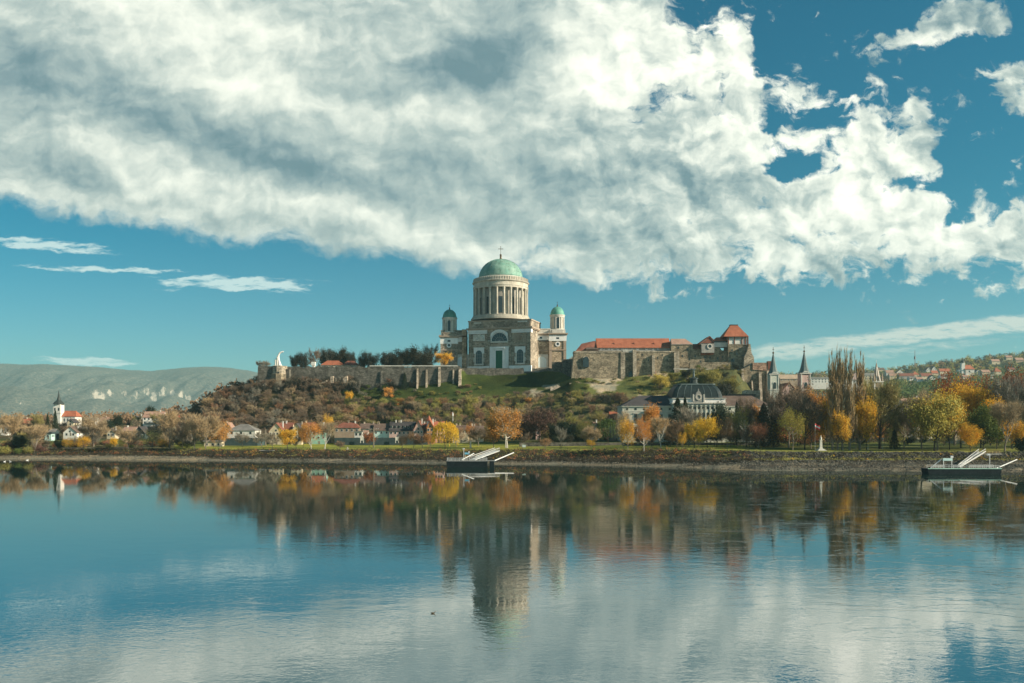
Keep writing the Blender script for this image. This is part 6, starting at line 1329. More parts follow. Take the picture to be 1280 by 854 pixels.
# ------------------------------------------------------------------ landing stages
def rail(m, p0, p1, h=1.1, step=1.6, r=.08, mid=2):
    p0 = Vector(p0); p1 = Vector(p1); n = max(1, int((p1-p0).length/step))
    for i in range(n+1): q = p0.lerp(p1, i/n); m.tube(q, q+Vector((0,0,h)), r, n=4)
    for k in range(mid): z = Vector((0,0,h*(k+1)/mid)); m.tube(p0+z, p1+z, r, n=4)
def pontoon_left():
    Y = 391.; root = empty('landing_stage', (X_(586,Y), Y, 0), 0, 'black pontoon with white gangway near the middle of the bank', 'landing stage'); f = Fr(root); L0, L1 = f.x(558,Y), f.x(609,Y); zd = Z_(576.3,Y)
    B = lambda m, n, mt, par=root, **k: m.build(n, MATS[mt], par, **k)
    h = B(MB().prism([(L0+.6,-.6),(L1-.3,-.6),(L1,zd*.5),(L1,zd),(L0,zd),(L0,zd*.6)], 0, 5), 'hull', 'steel_dark')
    B(MB().box(L0+.1, L1-.1, .1, 4.9, zd+.01, zd+.12), 'deck', 'deck_planks')
    B(MB().box(L0-.1, L1+.1, -.12, .02, zd-.12, zd+.15), 'rubbing_strip', 'steel_grey')
    B(MB().box(L1+1.0, L1+3.0, 1, 4.5, -.5, zd-.15), 'float', 'steel_dark')
    B(MB().box(L1-.5, L1+3.2, 1.6, 3.6, zd-.12, zd+.1), 'catwalk', 'steel_grey')
    m = MB(); rail(m, (L0+.2,.2,zd+.1), (f.x(584,Y),.2,zd+.1)); rail(m, (L0+.2,4.8,zd+.1), (L1-.2,4.8,zd+.1)); rail(m, (L0+.2,.2,zd+.1), (L0+.2,4.8,zd+.1)); rail(m, (f.x(600,Y),.2,zd+.1), (L1-.2,.2,zd+.1)); B(m, 'railing', 'steel_white')
    # gangway to the bank
    a = Vector((f.x(590,Y), 4.5, zd+.3)); Yb = 446.; b = Vector((X_(621.5,Yb)-root.location.x, Yb-Y, Z_(563.6,Yb)))
    g = MB(); d = (b-a); side = Vector((-d.y, d.x, 0)).normalized()
    for s_ in (-1.2, 1.2): g.tube(a+side*s_, b+side*s_, .20, n=4)
    n = 14
    for i in range(n+1): q = a.lerp(b, i/n); g.tube(q-side*1.2, q+side*1.2, .12, n=4)
    w = side*1.15; g.add([a-w,a+w,b+w,b-w,a-w+Vector((0,0,.15)),a+w+Vector((0,0,.15)),b+w+Vector((0,0,.15)),b-w+Vector((0,0,.15))], [(0,1,2,3),(7,6,5,4),(0,4,5,1),(2,6,7,3),(1,5,6,2),(3,7,4,0)])
    gw = B(g, 'gangway', 'steel_white')
    m = MB()
    for s_ in (-1.2, 1.2):
        up = Vector((0,0,1.5)); m.tube(a+side*s_+up, b+side*s_+up, .11, n=4)
        for i in range(23): q = a.lerp(b, i/22)+side*s_; m.tube(q, q+up, .10, n=4)
    B(m, 'handrail', 'steel_white', gw)
    # boarding ramp beam, light, board, mooring arms
    m = MB(); m.tube((f.x(577,Y),1.2,zd+.4), (f.x(591,Y),10,zd+3.0), .22, n=5); m.tube((f.x(577,Y),2.2,zd+.4), (f.x(591,Y),11,zd+3.0), .22, n=5); B(m, 'boarding_ramp', 'steel_white')
    m = MB(); m.tube((f.x(579.3,Y),3,zd),(f.x(579.3,Y),3,Z_(561.5,Y)),.11,n=5); lp = B(m, 'lamp_post', 'steel_white'); m = MB(); m.box(f.x(579.3,Y)-.5, f.x(579.3,Y)+.35, 2.7, 3.3, Z_(562,Y), Z_(560.6,Y)); B(m, 'lamp', 'steel_white', lp)
    m = MB(); m.box(f.x(580.4,Y), f.x(586,Y), 3.2, 3.5, Z_(568.4,Y), Z_(566,Y)); sg = B(m, 'sign_board', 'paint_blue'); m = MB(); m.box(f.x(585,Y), f.x(586.8,Y), 3.1, 3.4, Z_(566.6,Y), Z_(564.4,Y)); B(m, 'notice', 'steel_white', sg)
    m = MB(); m.tube((f.x(581,Y),3.4,zd),(f.x(581,Y),3.4,Z_(568,Y)),.08,n=4); m.tube((f.x(586,Y),3.4,zd),(f.x(586,Y),3.4,Z_(566,Y)),.08,n=4); B(m, 'sign_legs', 'steel_white', sg)
    Yb = 436.; m = MB(); m.tube((f.x(618,Y),3,zd), (X_(642,Yb)-root.location.x, Yb-Y, Z_(566,Yb)), .28, n=6); B(m, 'mooring_arm', 'steel_white')
pontoon_left()
def pontoon_right():
    Y = 333.; root = empty('landing_stage', (X_(1206,Y), Y, 0), 0, 'long dark pontoon with portal frame and steep gangway at right', 'landing stage'); f = Fr(root); L0, L1 = f.x(1160,Y), f.x(1252,Y); zd = Z_(586,Y)
    B = lambda m, n, mt, par=root, **k: m.build(n, MATS[mt], par, **k)
    B(MB().prism([(L0+.6,-.6),(L1-.6,-.6),(L1,zd*.5),(L1,zd),(L0,zd),(L0,zd*.5)], 0, 5.5), 'hull', 'steel_dark')
    B(MB().box(L0+.1, L1-.1, .1, 5.4, zd+.01, zd+.1), 'deck', 'deck_planks')
    B(MB().box(L0-.05, L1+.05, -.12, .02, zd-.1, zd+.16), 'rubbing_strip', 'stucco_green')
    m = MB(); rail(m, (L0+2,.2,zd+.1), (f.x(1180,Y),.2,zd+.1)); rail(m, (L0+2,5.2,zd+.1), (L1-.3,5.2,zd+.1)); rail(m, (f.x(1192,Y),.2,zd+.1), (f.x(1202,Y),.2,zd+.1)); rail(m, (f.x(1212,Y),.2,zd+.1), (L1-.5,.2,zd+.1)); B(m, 'railing', 'steel_white')
    m = MB()
    for p in (1181,1191.3): m.tube((f.x(p,Y),1,zd),(f.x(p,Y),1,Z_(574,Y)),.13,n=5)
    pf = B(m, 'portal_frame', 'steel_white'); m = MB(); m.box(f.x(1180.2,Y), f.x(1192,Y), .8, 1.2, Z_(576.2,Y), Z_(573,Y)); B(m, 'header', 'stucco_aqua', pf)
    m = MB(); m.box(f.x(1189.6,Y), f.x(1193,Y), .75, 1.05, Z_(572.6,Y), Z_(570,Y)); B(m, 'notice', 'steel_white', pf)
    m = MB(); m.tube((f.x(1165.5,Y),1.5,zd+.2), (f.x(1179.5,Y),1.5,Z_(574,Y)), .2, n=5); B(m, 'diagonal_arm', 'steel_white')
    Yb = 397.
    for i, (p0, p1, yt, c) in enumerate(((1203.6,1223.5,564.6,'stucco_aqua'),(1208.8,1232.0,564.2,'steel_white'))):
        a = Vector((f.x(p0,Y), 3.4+i*2.2, zd+.3)); b = Vector((X_(p1,Yb)-root.location.x, Yb-Y, Z_(yt,Yb))); g = MB(); g.tube(a, b, .24, n=4); up = Vector((0,0,1.1)); g.tube(a+up, b+up, .1, n=4)
        for k in range(18): q = a.lerp(b, k/17); g.tube(q, q+up, .07, n=4)
        B(g, 'gangway_side', 'steel_white', label=('left' if i == 0 else 'right')+' side beam of the gangway')
    a0 = Vector((f.x(1204.5,Y), 3.6, zd+.1)); b0 = Vector((X_(1225,Yb)-root.location.x, Yb-Y, Z_(566,Yb))); a1 = Vector((f.x(1208.6,Y), 5.6, zd+.1)); b1 = Vector((X_(1231,Yb)-root.location.x, Yb-Y, Z_(566,Yb)))
    dn = Vector((0,0,-.18)); m = MB(); m.add([a0,a1,b1,b0,a0+dn,a1+dn,b1+dn,b0+dn], [(0,1,2,3),(7,6,5,4),(0,4,5,1),(1,5,6,2),(2,6,7,3),(3,7,4,0)]); B(m, 'gangway', 'deck_planks')
    m = MB(); m.box(b0.x-.5, b1.x+7, b0.y-1, b0.y+3, Z_(566,Yb)-3, Z_(566,Yb)-.3); abt = B(m, 'abutment', 'stucco_grey')
    m = MB(); rail(m, (b1.x, b1.y-.5, b1.z-.3), (b1.x+6.5, b1.y-.5, b1.z-.3)); B(m, 'railing', 'stucco_yellow', abt)
    m = MB(); m.tube((f.x(1242.5,Y),3,zd),(f.x(1242.5,Y),3,Z_(569,Y)),.11,n=5); lp = B(m, 'lamp_post', 'steel_white'); m = MB(); m.box(f.x(1239.4,Y), f.x(1243,Y), 2.8, 3.2, Z_(569.6,Y), Z_(567.6,Y)); B(m, 'lamp', 'steel_white', lp)
    Yb = 352.; m = MB(); m.tube((f.x(1251,Y),3,zd), (X_(1271,Yb)-root.location.x, Yb-Y, Z_(574.6,Yb)), .22, n=6); B(m, 'mooring_arm', 'steel_white')
    for p in (1163,1200,1236,1250):
        m = MB(); m.lathe([(.22,zd),(.22,zd+.6),(.32,zd+.62),(.32,zd+.75)], 8, f.x(p,Y), .7); B(m, 'bollard', 'steel_dark')
pontoon_right()

# ------------------------------------------------------------------ park furniture
def pole(px, ytop, Y, label, r=.16, arm=True, mt='wood_pole'):
    x = X_(px,Y); z = ground_z(x,Y); h = Z_(ytop,Y)-z; o = empty('utility_pole', (x,Y,z), 0, label, 'pole')
    MB().tube((0,0,-.5),(0,0,h),r*1.3,r,6).build('post', MATS[mt], o)
    if arm:
        m = MB(); m.box(-3.0,3.0,-.12,.12,h-1.2,h-.9); m.box(-1.6,1.6,-.12,.12,h-3.0,h-2.75); a = m.build('crossarm', MATS[mt], o)
        m = MB()
        for q in (-2.7,-1.5,1.5,2.7): m.lathe([(.12,h-.9),(.15,h-.6),(.05,h-.5)],6,q,0)
        m.build('insulators', MATS['steel_white'], a)
pole(467, 534.5, 520, 'tall grey utility pole with crossarms in front of the houses', .3)
pole(332, 537, 560, 'plain grey wooden pole between white house and cream gable', .35, False)
def lamp(px, ytop, Y, label):
    x = X_(px,Y); z = ground_z(x,Y); h = Z_(ytop,Y)-z; o = empty('street_lamp', (x,Y,z), 0, label, 'lamp post')
    MB().lathe([(.22,-.3),(.2,.6),(.1,.8),(.08,h-.7)],8).build('post', MATS['steel_grey'], o)
    m = MB(); m.blob((0,0,h-.4),.5,n=10,m=7,amp=0); m.build('globe', MATS['steel_white'], o)
lamp(1085, 541.5, 428, 'park lamp with white globe under the golden poplar')
lamp(1103.5, 547.5, 440, 'park lamp beside the thick dark trunk')
lamp(1054, 549, 420, 'short park lamp between the tall poplars')
def monument(px, Y):
    x = X_(px,Y); z = ground_z(x,Y); o = empty('war_memorial', (x,Y,z), 0, 'white stone memorial pillar on a stepped base in the park', 'monument'); s_ = Y/F; H = (560.5-541.5)*s_
    m = MB()
    for k in range(3): q = 2.0-k*.4; m.box(-q,q,-q,q,-.2 if k == 0 else k*.3,.3+k*.3)
    m.build('steps', MATS['pale_stone'], o)
    MB().lathe([(1.0,.9),(.95,1.4),(.8,1.5),(.7,H*.62),(.85,H*.66),(.85,H*.7)],4,0,0,R(45)).build('pillar', MATS['pale_stone'], o)
    MB().lathe([(.5,H*.7),(.55,H*.78),(.4,H*.88),(.2,H*.91),(.28,H*.96),(.05,H)],8).build('statue', MATS['pale_stone'], o)
    f = empty('flag', (x-1.3, Y+4, ground_z(x-1.3,Y+4)), 0, 'red and white flag on a pole behind the white memorial', 'flag'); h = Z_(528.5,Y+4)-f.location.z
    MB().tube((0,0,0),(0,0,h),.1,.06,5).build('pole', MATS['steel_grey'], f)
    for k, mt in enumerate(('flag_red','steel_white','flag_red')):
        m = MB(); n = 6; vs = []
        for i in range(n+1):
            u = i/n; xx = 2.3*u; yy = .25*math.sin(u*6); z0 = h-.3-k*.75-u*1.2; vs += [(xx,yy,z0),(xx,yy,z0-.75)]
        m.add(vs, [(2*i,2*i+2,2*i+3,2*i+1) for i in range(n)]); m.build('stripe', MATS[mt], f)
monument(1026, 412)
def info_board(px, y0, y1, w, Y, label):
    x = X_(px,Y); zb = ground_z(x,Y); o = empty('information_board', (x,Y,zb), 0, label, 'sign'); hw = w*Y/F/2; z0 = Z_(y1,Y)-zb; z1 = Z_(y0,Y)-zb
    m = MB(); m.box(-hw,hw,-.08,.08,z0,z1); m.build('panel', MATS['stucco_aqua'], o); m = MB(); m.box(-hw*.85,hw*.85,-.10,-.085,z0+(z1-z0)*.15,z0+(z1-z0)*.75); m.build('map_sheet', MATS['steel_white'], o)
    for s_ in (-1,1): MB().box(s_*hw*.8-.08,s_*hw*.8+.08,-.06,.06,-.3,z0).build('leg', MATS['wood_pole'], o)
info_board(655, 556.2, 559.2, 4.2, 475, 'small blue-green information board on the lawn right of the orange trees')
def stele(px, yt, yb, w, Y, label, mt='pale_stone', name='memorial_stone', cat='memorial'):
    x = X_(px,Y); zb = ground_z(x,Y); o = empty(name, (x,Y,zb), 0, label, cat); hw = w*Y/F/2; h = Z_(yt,Y)-zb
    m = MB(); m.add([(-hw,-.3,0),(hw,-.3,0),(hw,.3,0),(-hw,.3,0),(-hw*.8,-.2,h),(hw*.6,-.2,h*.97),(hw*.6,.2,h*.97),(-hw*.8,.2,h)], [(0,3,2,1),(4,5,6,7),(0,1,5,4),(1,2,6,5),(2,3,7,6),(3,0,4,7)]); m.build('shaft', MATS[mt], o)
    m = MB(); m.box(-hw*1.8,hw*1.8,-.8,.8,-.3,.35); m.build('base', MATS[mt], o)
stele(588.3, 551.5, 558.5, 1.8, 500, 'narrow white memorial stone on the lawn right of the willow')
stele(434.5, 559, 562, 1.2, 492, 'small white marker stone on the lawn below the utility pole', name='marker_stone', cat='marker')
stele(701.5, 556, 559, 1.4, 492, 'little yellowish marker stone under the slender bare tree', 'stucco_yellow', 'marker_stone', 'marker')
o = empty('column_statue', (X_(566,640), 640, ground_z(X_(566,640),640)), 0, 'small white statue on a column among the hill trees', 'statue'); h = Z_(515,640)-o.location.z
MB().lathe([(.7,-1),(.6,1),(.38,1.4),(.33,h-3),(.6,h-2.8),(.6,h-2.5)],8).build('column', MATS['white_plaster'], o); MB().lathe([(.5,h-2.5),(.42,h-1.2),(.15,h-.7),(.25,h-.3),(.05,h)],8).build('figure', MATS['white_plaster'], o)
# white garden gates in the dark wall, park walls
for px, w, lb in ((452.5,3.6,'white square gate in the dark garden wall, left of the utility pole'),(496.3,3.6,'white double gate in the dark garden wall below the pink house')):
    Yg = 571.; x = X_(px,Yg); o = empty('garden_gate', (x,Yg,Z_(551,Yg)), 0, lb, 'gate'); hw = w*Yg/F/2
    for s_ in (-1,1): MB().box(min(0,s_*hw)+.05,max(0,s_*hw)-.05,-.15,.15,.1,2.4).build('leaf', MATS['stucco_white'], o)
    for s_ in (-1,1): MB().box(s_*hw-.15,s_*hw+.15,-.2,.2,-1.5,2.6).build('post', MATS['pale_stone'], o)
wall_piece('garden_wall', 418, 535, 573, 547.2, 558, .8, 'stucco_teal', 'long dark garden wall below the riverside row of houses', batter=0, jag=.12, seed=31)
wall_piece('park_wall', 649, 778, 517, 553.2, 558.5, .7, 'wall_stone', 'low grey stone wall along the back of the lawn', batter=0, jag=.08, seed=32)
wall_piece('park_wall', 778, 960, 508, 553.6, 558.5, .7, 'wall_stone', 'low dark wall behind the tree row in front of the palace', batter=0, jag=.08, seed=33)
o = wall_piece('fence', 60, 180, 522, 559.4, 563, .4, 'wall_stone', 'low stone wall along the path above the left beach', batter=0, jag=.05, seed=34)
# rowing boat upturned on the bank
o = empty('rowing_boat', (X_(334,478), 478, ground_z(X_(334,478),478)+.1), .1, 'dark upturned boat lying in the scrub on the bank', 'boat')
m = MB(); sec = [(-4.2,.15,.3),(-2.8,.9,1.0),(0,1.3,1.3),(2.6,1.1,1.15),(4.0,.7,.8)]; vs = []
for x, w, h in sec: vs += [(x,-w,0),(x,-w*.75,h*.6),(x,0,h),(x,w*.75,h*.6),(x,w,0)]
m.add(vs, [(5*i+j,5*i+j+1,5*i+j+6,5*i+j+5) for i in range(4) for j in range(4)]+[(0,1,2,3,4),(24,23,22,21,20)]); m.build('hull', MATS['steel_dark'], o); MB().box(-4.2,4.0,-.05,.05,.95,1.35).build('keel', MATS['stucco_grey'], o)
# ------------------------------------------------------------------ people on the terrace, birds on the water
def person_mesh(name, arm=0.25, leg=.12):
    me = bpy.data.meshes.new(name); V = [(0,0,.93),(0,0,1.15),(0,0,1.38),(0,0,1.5),(0,-.01,1.62),(0,0,1.74),(.1,0,.88),(.11,leg,.48),(.11,leg*1.4,.06),(.11,leg*1.4-.14,.03),(-.1,0,.88),(-.11,-leg,.48),(-.11,-leg*.6,.06),(-.11,-leg*.6-.14,.03),(.2,0,1.4),(.26,-.02,1.14),(.25,-arm,.92),(-.2,0,1.4),(-.26,0,1.14),(-.24,-.08,.88)]
    E = [(0,1),(1,2),(2,3),(3,4),(4,5),(0,6),(6,7),(7,8),(8,9),(0,10),(10,11),(11,12),(12,13),(2,14),(14,15),(15,16),(2,17),(17,18),(18,19)]
    me.from_pydata(V, E, []); o = bpy.data.objects.new(name, me); COL.objects.link(o)
    md = o.modifiers.new('skin', 'SKIN'); rad = [.15,.13,.17,.06,.1,.085,.1,.075,.05,.05,.1,.075,.05,.05,.07,.05,.035,.07,.05,.035]
    for v, r in zip(me.skin_vertices[0].data, rad): v.radius = (r, r*.85)
    me.skin_vertices[0].data[0].use_root = True
    o.modifiers.new('sub', 'SUBSURF').levels = 1
    dg = bpy.context.evaluated_depsgraph_get(); m2 = bpy.data.meshes.new_from_object(o.evaluated_get(dg)); bpy.data.objects.remove(o); m2.name = name; return m2
try:
    pm = [person_mesh('person_a'), person_mesh('person_b', .05, .02)]
    for i, (px, mt, lb) in enumerate(((616,'cloth_dark','person in dark coat standing left of the church steps'),(621.5,'cloth_red','person in dark red coat in front of the green door'),(629,'cloth_dark','person in dark clothes just right of the green door'),(633,'cloth_dark','one of two people in dark clothes right of the steps, nearer the door'),(635.5,'cloth_dark','one of two people in dark clothes right of the steps, farther from the door'),(645,'cloth_dark','lone person in dark clothes under the right arched window'))):
        o = bpy.data.objects.new('person', pm[i%2]); COL.objects.link(o); o.location = (X_(px,733), 734.6, Z_(459.6,733.5)+.05); o.rotation_euler = (0,0,i*.9)
        o.scale = (1.05,1.05,1.05); o.data.materials.append(MATS[mt]) if not o.data.materials else None
        o.material_slots[0].link = 'OBJECT'; o.material_slots[0].material = MATS[mt]; tag(o, lb, 'person', 'people on the terrace before the basilica'); o.location.y = 733.4; o.location.z = ground_z(o.location.x, 733.4)+.02
except Exception as e: print('people', e)
def bird(px, py, L_, mt, label, name, cat, group=None, rz=0):
    Y = 18*F/(py-HZ); o = empty(name, (X_(px,Y), Y, 0), rz, label, cat, group); s_ = L_
    m = MB(); prof = [(-.5,.03,.20),(-.38,.10,.14),(-.15,.19,.1),(.12,.2,.1),(.34,.12,.12),(.45,.03,.16)]; vs = []; n = 8
    for x, r, z in prof:
        for k in range(n): a = 2*math.pi*k/n; vs.append((x*s_, r*s_*math.cos(a), (z+r*.8*math.sin(a))*s_))
    m.add(vs, [(i*n+k, i*n+(k+1)%n, (i+1)*n+(k+1)%n, (i+1)*n+k) for i in range(5) for k in range(n)]); 
    m.path([(.34*s_,0,.15*s_),(.46*s_,0,.34*s_),(.48*s_,0,.48*s_),(.56*s_,0,.5*s_)],[.08*s_,.05*s_,.06*s_,.05*s_],6); b = m.build('body', MATS[mt], o, smooth=True)
    MB().tube((.58*s_,0,.5*s_),(.7*s_,0,.47*s_),.025*s_,.01*s_,5).build('beak', MATS['beak_orange'], o)
bird(541, 767, .45, 'feather_brown', 'single brown duck swimming in mid river', 'duck', 'duck')
bird(5.5, 577.3, 1.3, 'feather_white', 'white swan on the water nearest the left edge', 'swan', 'swan', 'swans by the left shore')
bird(13, 577.2, 1.3, 'feather_white', 'second white swan from the left edge, close to the beach', 'swan', 'swan', 'swans by the left shore', 2.8)
bird(34, 575.6, 1.2, 'feather_white', 'white swan resting farther right along the left beach', 'swan', 'swan', 'swans by the left shore', .5)
# ------------------------------------------------------------------ stones and scrub of the bank (nobody could count them)
rnd = random.Random(77)
ms, md_, mg = MB(), MB(), MB()
def stone(m, px, t0, t1, r):
    ys, zs = column(px); t = rnd.uniform(t0, t1); Y = float(np.interp(t, range(15), ys)); z = float(np.interp(t, range(15), zs)); X = X_(px, Y)
    m.blob((X, Y, z), r*rnd.uniform(.5,1.4), r*rnd.uniform(.35,.8), seed=rnd.randint(0,9999), n=5, m=3, amp=.35)
for _ in range(2600): stone(ms, rnd.uniform(-120,1400), 1.0, 1.9, .36)
for _ in range(2600): 
    px = rnd.uniform(-120,930); stone(md_ if rnd.random() < .75 else ms, px, 1.6, 3.0, .5)
for _ in range(6500): 
    px = rnd.uniform(925,1420); up_ = rnd.random() < .55; stone(md_ if (up_ or rnd.random() < .7) else ms, px, *((3.15,3.98) if up_ else (1.1,2.5)), .5)
o = ms.build('beach_stones', MATS['rubble']); tag(o, 'pale boulders and rubble along the waterline', 'stones', kind='stuff')
o = md_.build('bank_rubble', MATS['dark_rubble']); tag(o, 'dark rubble covering the river bank', 'stones', kind='stuff')
def scrub(lm, n, lo, hi, t0, t1, h, lab, name, seed, fil=None):
    rn = random.Random(seed); m = MB()
    for _ in range(n):
        px = rn.uniform(lo, hi)
        if fil and not fil(px): continue
        ys, zs = column(px); t = rn.uniform(t0, t1); Y = float(np.interp(t, range(15), ys)); z = float(np.interp(t, range(15), zs)); X = X_(px, Y); s_ = h*rn.uniform(.4,1.4)
        for k in range(22):
            p = Vector((X+rn.gauss(0,s_*.6), Y+rn.gauss(0,s_*.5), z+abs(rn.gauss(0,s_*.45)))); a = Vector((rn.gauss(0,1),rn.gauss(0,1),rn.gauss(0,1))).normalized()*.22; b = a.orthogonal().normalized()*.16
            m.add([p-a,p+b,p+a,p-b],[(0,1,2,3)])
    o = m.build(name, MATS[lm]); tag(o, lab, 'undergrowth', kind='stuff')
scrub('scrub_dark', 3200, -120, 940, 1.9, 3.95, 1.3, 'tangled brown scrub along the top of the bank', 'bank_scrub', 1)
scrub('leaf_rust', 420, -120, 940, 2.2, 3.95, 1.2, 'reddish autumn scrub scattered on the bank', 'bank_scrub', 2)
scrub('leaf_olive', 520, -120, 1400, 2.4, 3.95, 1.1, 'olive green tufts scattered on the bank', 'bank_scrub', 3)
scrub('leaf_dim', 2000, -120, 940, 1.9, 3.9, 1.2, 'dark brambles covering the bank', 'bank_scrub', 4)
scrub('leaf_olive', 260, 925, 1420, 2.0, 2.7, .9, 'sparse olive weeds on the stony right bank', 'bank_scrub', 5)
scrub('scrub_dark', 900, 925, 1420, 1.8, 3.9, .8, 'dark weeds between the stones of the right bank', 'bank_scrub', 6)
scrub('leaf_gold', 60, -120, 1420, 2.2, 3.9, .9, 'yellow autumn tufts on the bank', 'bank_scrub', 7)
# ------------------------------------------------------------------ trees one can point at
T = tree
# right park, front to back
T('conifer', 955, 506, 32, 470, 'dark blue-green spruce left of the park, below the palace end', 'leaf_dim')
T('conifer', 967, 512, 20, 476, 'slimmer dark spruce right beside the wide blue-green spruce', 'leaf_dim')
T('bare', 986, 486, 54, 462, 'broad brown leafless tree below the twin church spires', 'twig_brown')
T('bare', 1006, 492, 42, 428, 'dark-trunked bare tree left of the white memorial', 'twig_brown', 'bark_dark')
T('thin', 991, 511, 30, 418, 'small olive-leaved tree left of the dark-trunked bare tree', 'leaf_lime')
T('leafy', 1026, 487, 40, 470, 'orange-leaved tree behind the white memorial', 'leaf_orange')
T('thin', 1014, 508, 26, 440, 'yellow-green thin tree left of the red flag', 'leaf_gold')
for px, yt, w, lb in ((1040.5,446,15,'leftmost of the tall bare poplars'),(1047,440.5,14,'tallest poplar, second from the left'),(1053,443,13,'third of the tall bare poplars from the left'),(1062,442,15,'fourth poplar, with a dark trunk to the ground'),(1074.5,446,16,'rightmost poplar, set slightly apart')):
    o = T('poplar', px, yt, w, 420 if px < 1070 else 428, lb, group='row of tall poplars in the park')
for px, yt, w, lm, lb in ((1044,492,16,'leaf_gold','low yellow-leaved growth at the foot of the left poplars'),(1062,498,15,'leaf_olive','olive foliage around the stem of the fourth poplar')):
    T('thin', px, yt, w, 424, lb, lm)
T('leafy', 1052, 515, 22, 416, 'yellow leafy undergrowth between the poplar trunks', 'leaf_gold')
T('thin', 1070, 488, 18, 430, 'yellow-leaved young poplar beside the rightmost tall poplar', 'leaf_gold')
T('bare', 972, 484, 30, 500, 'brown bare tree in front of the pale left church tower', 'twig_brown')
T('leafy', 1000, 480, 28, 520, 'brown-orange crown under the right church tower', 'leaf_brown')
T('leafy', 1083, 497, 25, 424, 'bright golden tree right of the poplar row', 'leaf_gold')
T('bare', 1099, 473, 56, 440, 'large bare tree with a very thick dark trunk', 'twig_olive', 'bark_dark', idx=3)
T('thin', 1101, 505, 40, 446, 'low olive-yellow tree behind the thick dark trunk', 'leaf_olive')
T('bare', 1130, 502, 38, 448, 'brown bare tree between the thick trunk and the olive-yellow crown', 'twig_brown')
T('conifer', 1118, 538, 14, 440, 'small dark spruce low between two bare trees')
T('bare', 1152, 489, 48, 440, 'pale tan bare tree left of the big yellow-olive tree', 'twig_tan')
T('leafy', 1168, 492, 60, 410, 'big yellow-olive tree with forked trunk above the right pontoon', 'leaf_lime', idx=3)
T('thin', 1172, 496, 50, 414, 'golden-tinted thin crown right behind the yellow-olive tree', 'leaf_gold')
T('leafy', 1193, 467, 54, 500, 'tall rust-brown crown rising behind the golden trees', 'leaf_rust', idx=3)
T('leafy', 1238, 471, 44, 505, 'rust-brown crown right of the taller rust-brown one', 'leaf_rust')
T('leafy', 1201, 480, 50, 455, 'large golden tree, left one of the golden pair at right', 'leaf_gold', idx=0)
T('leafy', 1226, 482, 44, 458, 'large golden tree, right one of the golden pair at right', 'leaf_gold', idx=1)
T('dense', 1229, 508, 40, 425, 'dark green broad tree in front of the golden pair', 'leaf_green')
T('leafy', 1213, 529, 26, 405, 'small yellow tree with short trunk under the dark green tree', 'leaf_gold')
T('bare', 1265, 470, 54, 445, 'big grey bare tree near the right edge of the picture', 'twig_grey', idx=3)
T('leafy', 1275, 463, 44, 500, 'red-brown crown at the right edge of the picture', 'leaf_rust')
T('upright', 1256, 500, 38, 408, 'pale tan many-stemmed bare tree left of the right edge', 'twig_tan')
T('leafy', 1276, 528, 24, 415, 'small golden tree at the right edge of the picture', 'leaf_gold')
T('leafy', 1187, 499, 36, 432, 'golden tree in front of the left one of the golden pair', 'leaf_gold')
T('leafy', 1246, 497, 32, 436, 'golden tree in front of the right one of the golden pair', 'leaf_gold')
T('leafy', 1034, 497, 26, 436, 'orange-gold tree just left of the poplar stems', 'leaf_gold')
T('shrub', 1277, 547, 18, 402, 'round dark evergreen shrub at the right edge', 'leaf_dark')
T('bare', 1312, 472, 60, 440, 'bare tree just beyond the right edge', 'twig_brown')
T('leafy', 1345, 478, 50, 460, 'golden tree beyond the right edge', 'leaf_gold')
# in front of the palace
T('thin', 785, 523, 22, 432, 'yellow-olive birch leaning over the dark bank', 'leaf_gold', base=Z_(566,432))
T('thin', 779, 513, 20, 468, 'pale thin birch in front of the palace left wing corner', 'twig_tan')
T('thin', 805, 520, 22, 426, 'slender white-trunked birch standing on the bank', 'leaf_orange', 'bark_white', base=Z_(564,426))
T('leafy', 814, 506, 22, 470, 'tall orange birch in front of the palace left wing', 'leaf_orange')
T('upright', 826, 521, 26, 452, 'white-trunked bare tree right of the orange birch', 'twig_tan', 'bark_white')
T('conifer', 847, 499, 32, 497, 'tall dark spruce at the left end of the domed pavilion')
T('conifer', 856.5, 498, 19, 500, 'narrow dark spruce right beside the tall one')
T('upright', 861, 508, 30, 478, 'grey bare tree in front of the domed pavilion', 'twig_grey')
T('bare', 846, 525, 26, 455, 'brown bare bush-like tree under the tall spruce', 'twig_brown')
T('leafy', 868, 528, 25, 440, 'bright yellow tree in front of the palace, left one of two', 'leaf_yellow')
T('leafy', 884, 522, 28, 446, 'bright yellow tree in front of the palace, right and larger of two', 'leaf_yellow')
T('thin', 853, 540, 12, 436, 'tiny yellow tree left of the two bright yellow trees', 'leaf_gold')
T('dense', 902.5, 506, 25, 500, 'dark pine right of the domed pavilion')
T('bare', 896, 528, 24, 470, 'dark bare tree right of the bright yellow pair', 'twig_brown', 'bark_dark')
T('thin', 909, 521, 24, 462, 'brown and yellow thin tree under the dark pine', 'leaf_brown')
T('thin', 922, 510, 28, 466, 'brown-olive thin tree in front of the palace right wing', 'leaf_olive')
T('conifer', 921, 503, 14, 498, 'dark spruce tip behind the brown-olive tree')
T('upright', 933, 496, 26, 470, 'tall dark bare tree in front of the palace right wing', 'twig_brown', 'bark_dark')
T('leafy', 944, 506, 22, 474, 'tall orange tree at the right end of the palace', 'leaf_orange')
T('thin', 948, 530, 24, 455, 'rusty orange low crown left of the blue-green spruce', 'leaf_rust')
for i, px in enumerate((816,838,850,873,893,913,929,951)):
    T('bare', px, 533+(i*5)%7, 17, 462+(i%3)*6, 'thin young bare tree in the row along the lawn before the palace', 'twig_brown', 'bark_dark', group='young trees in the row before the palace')
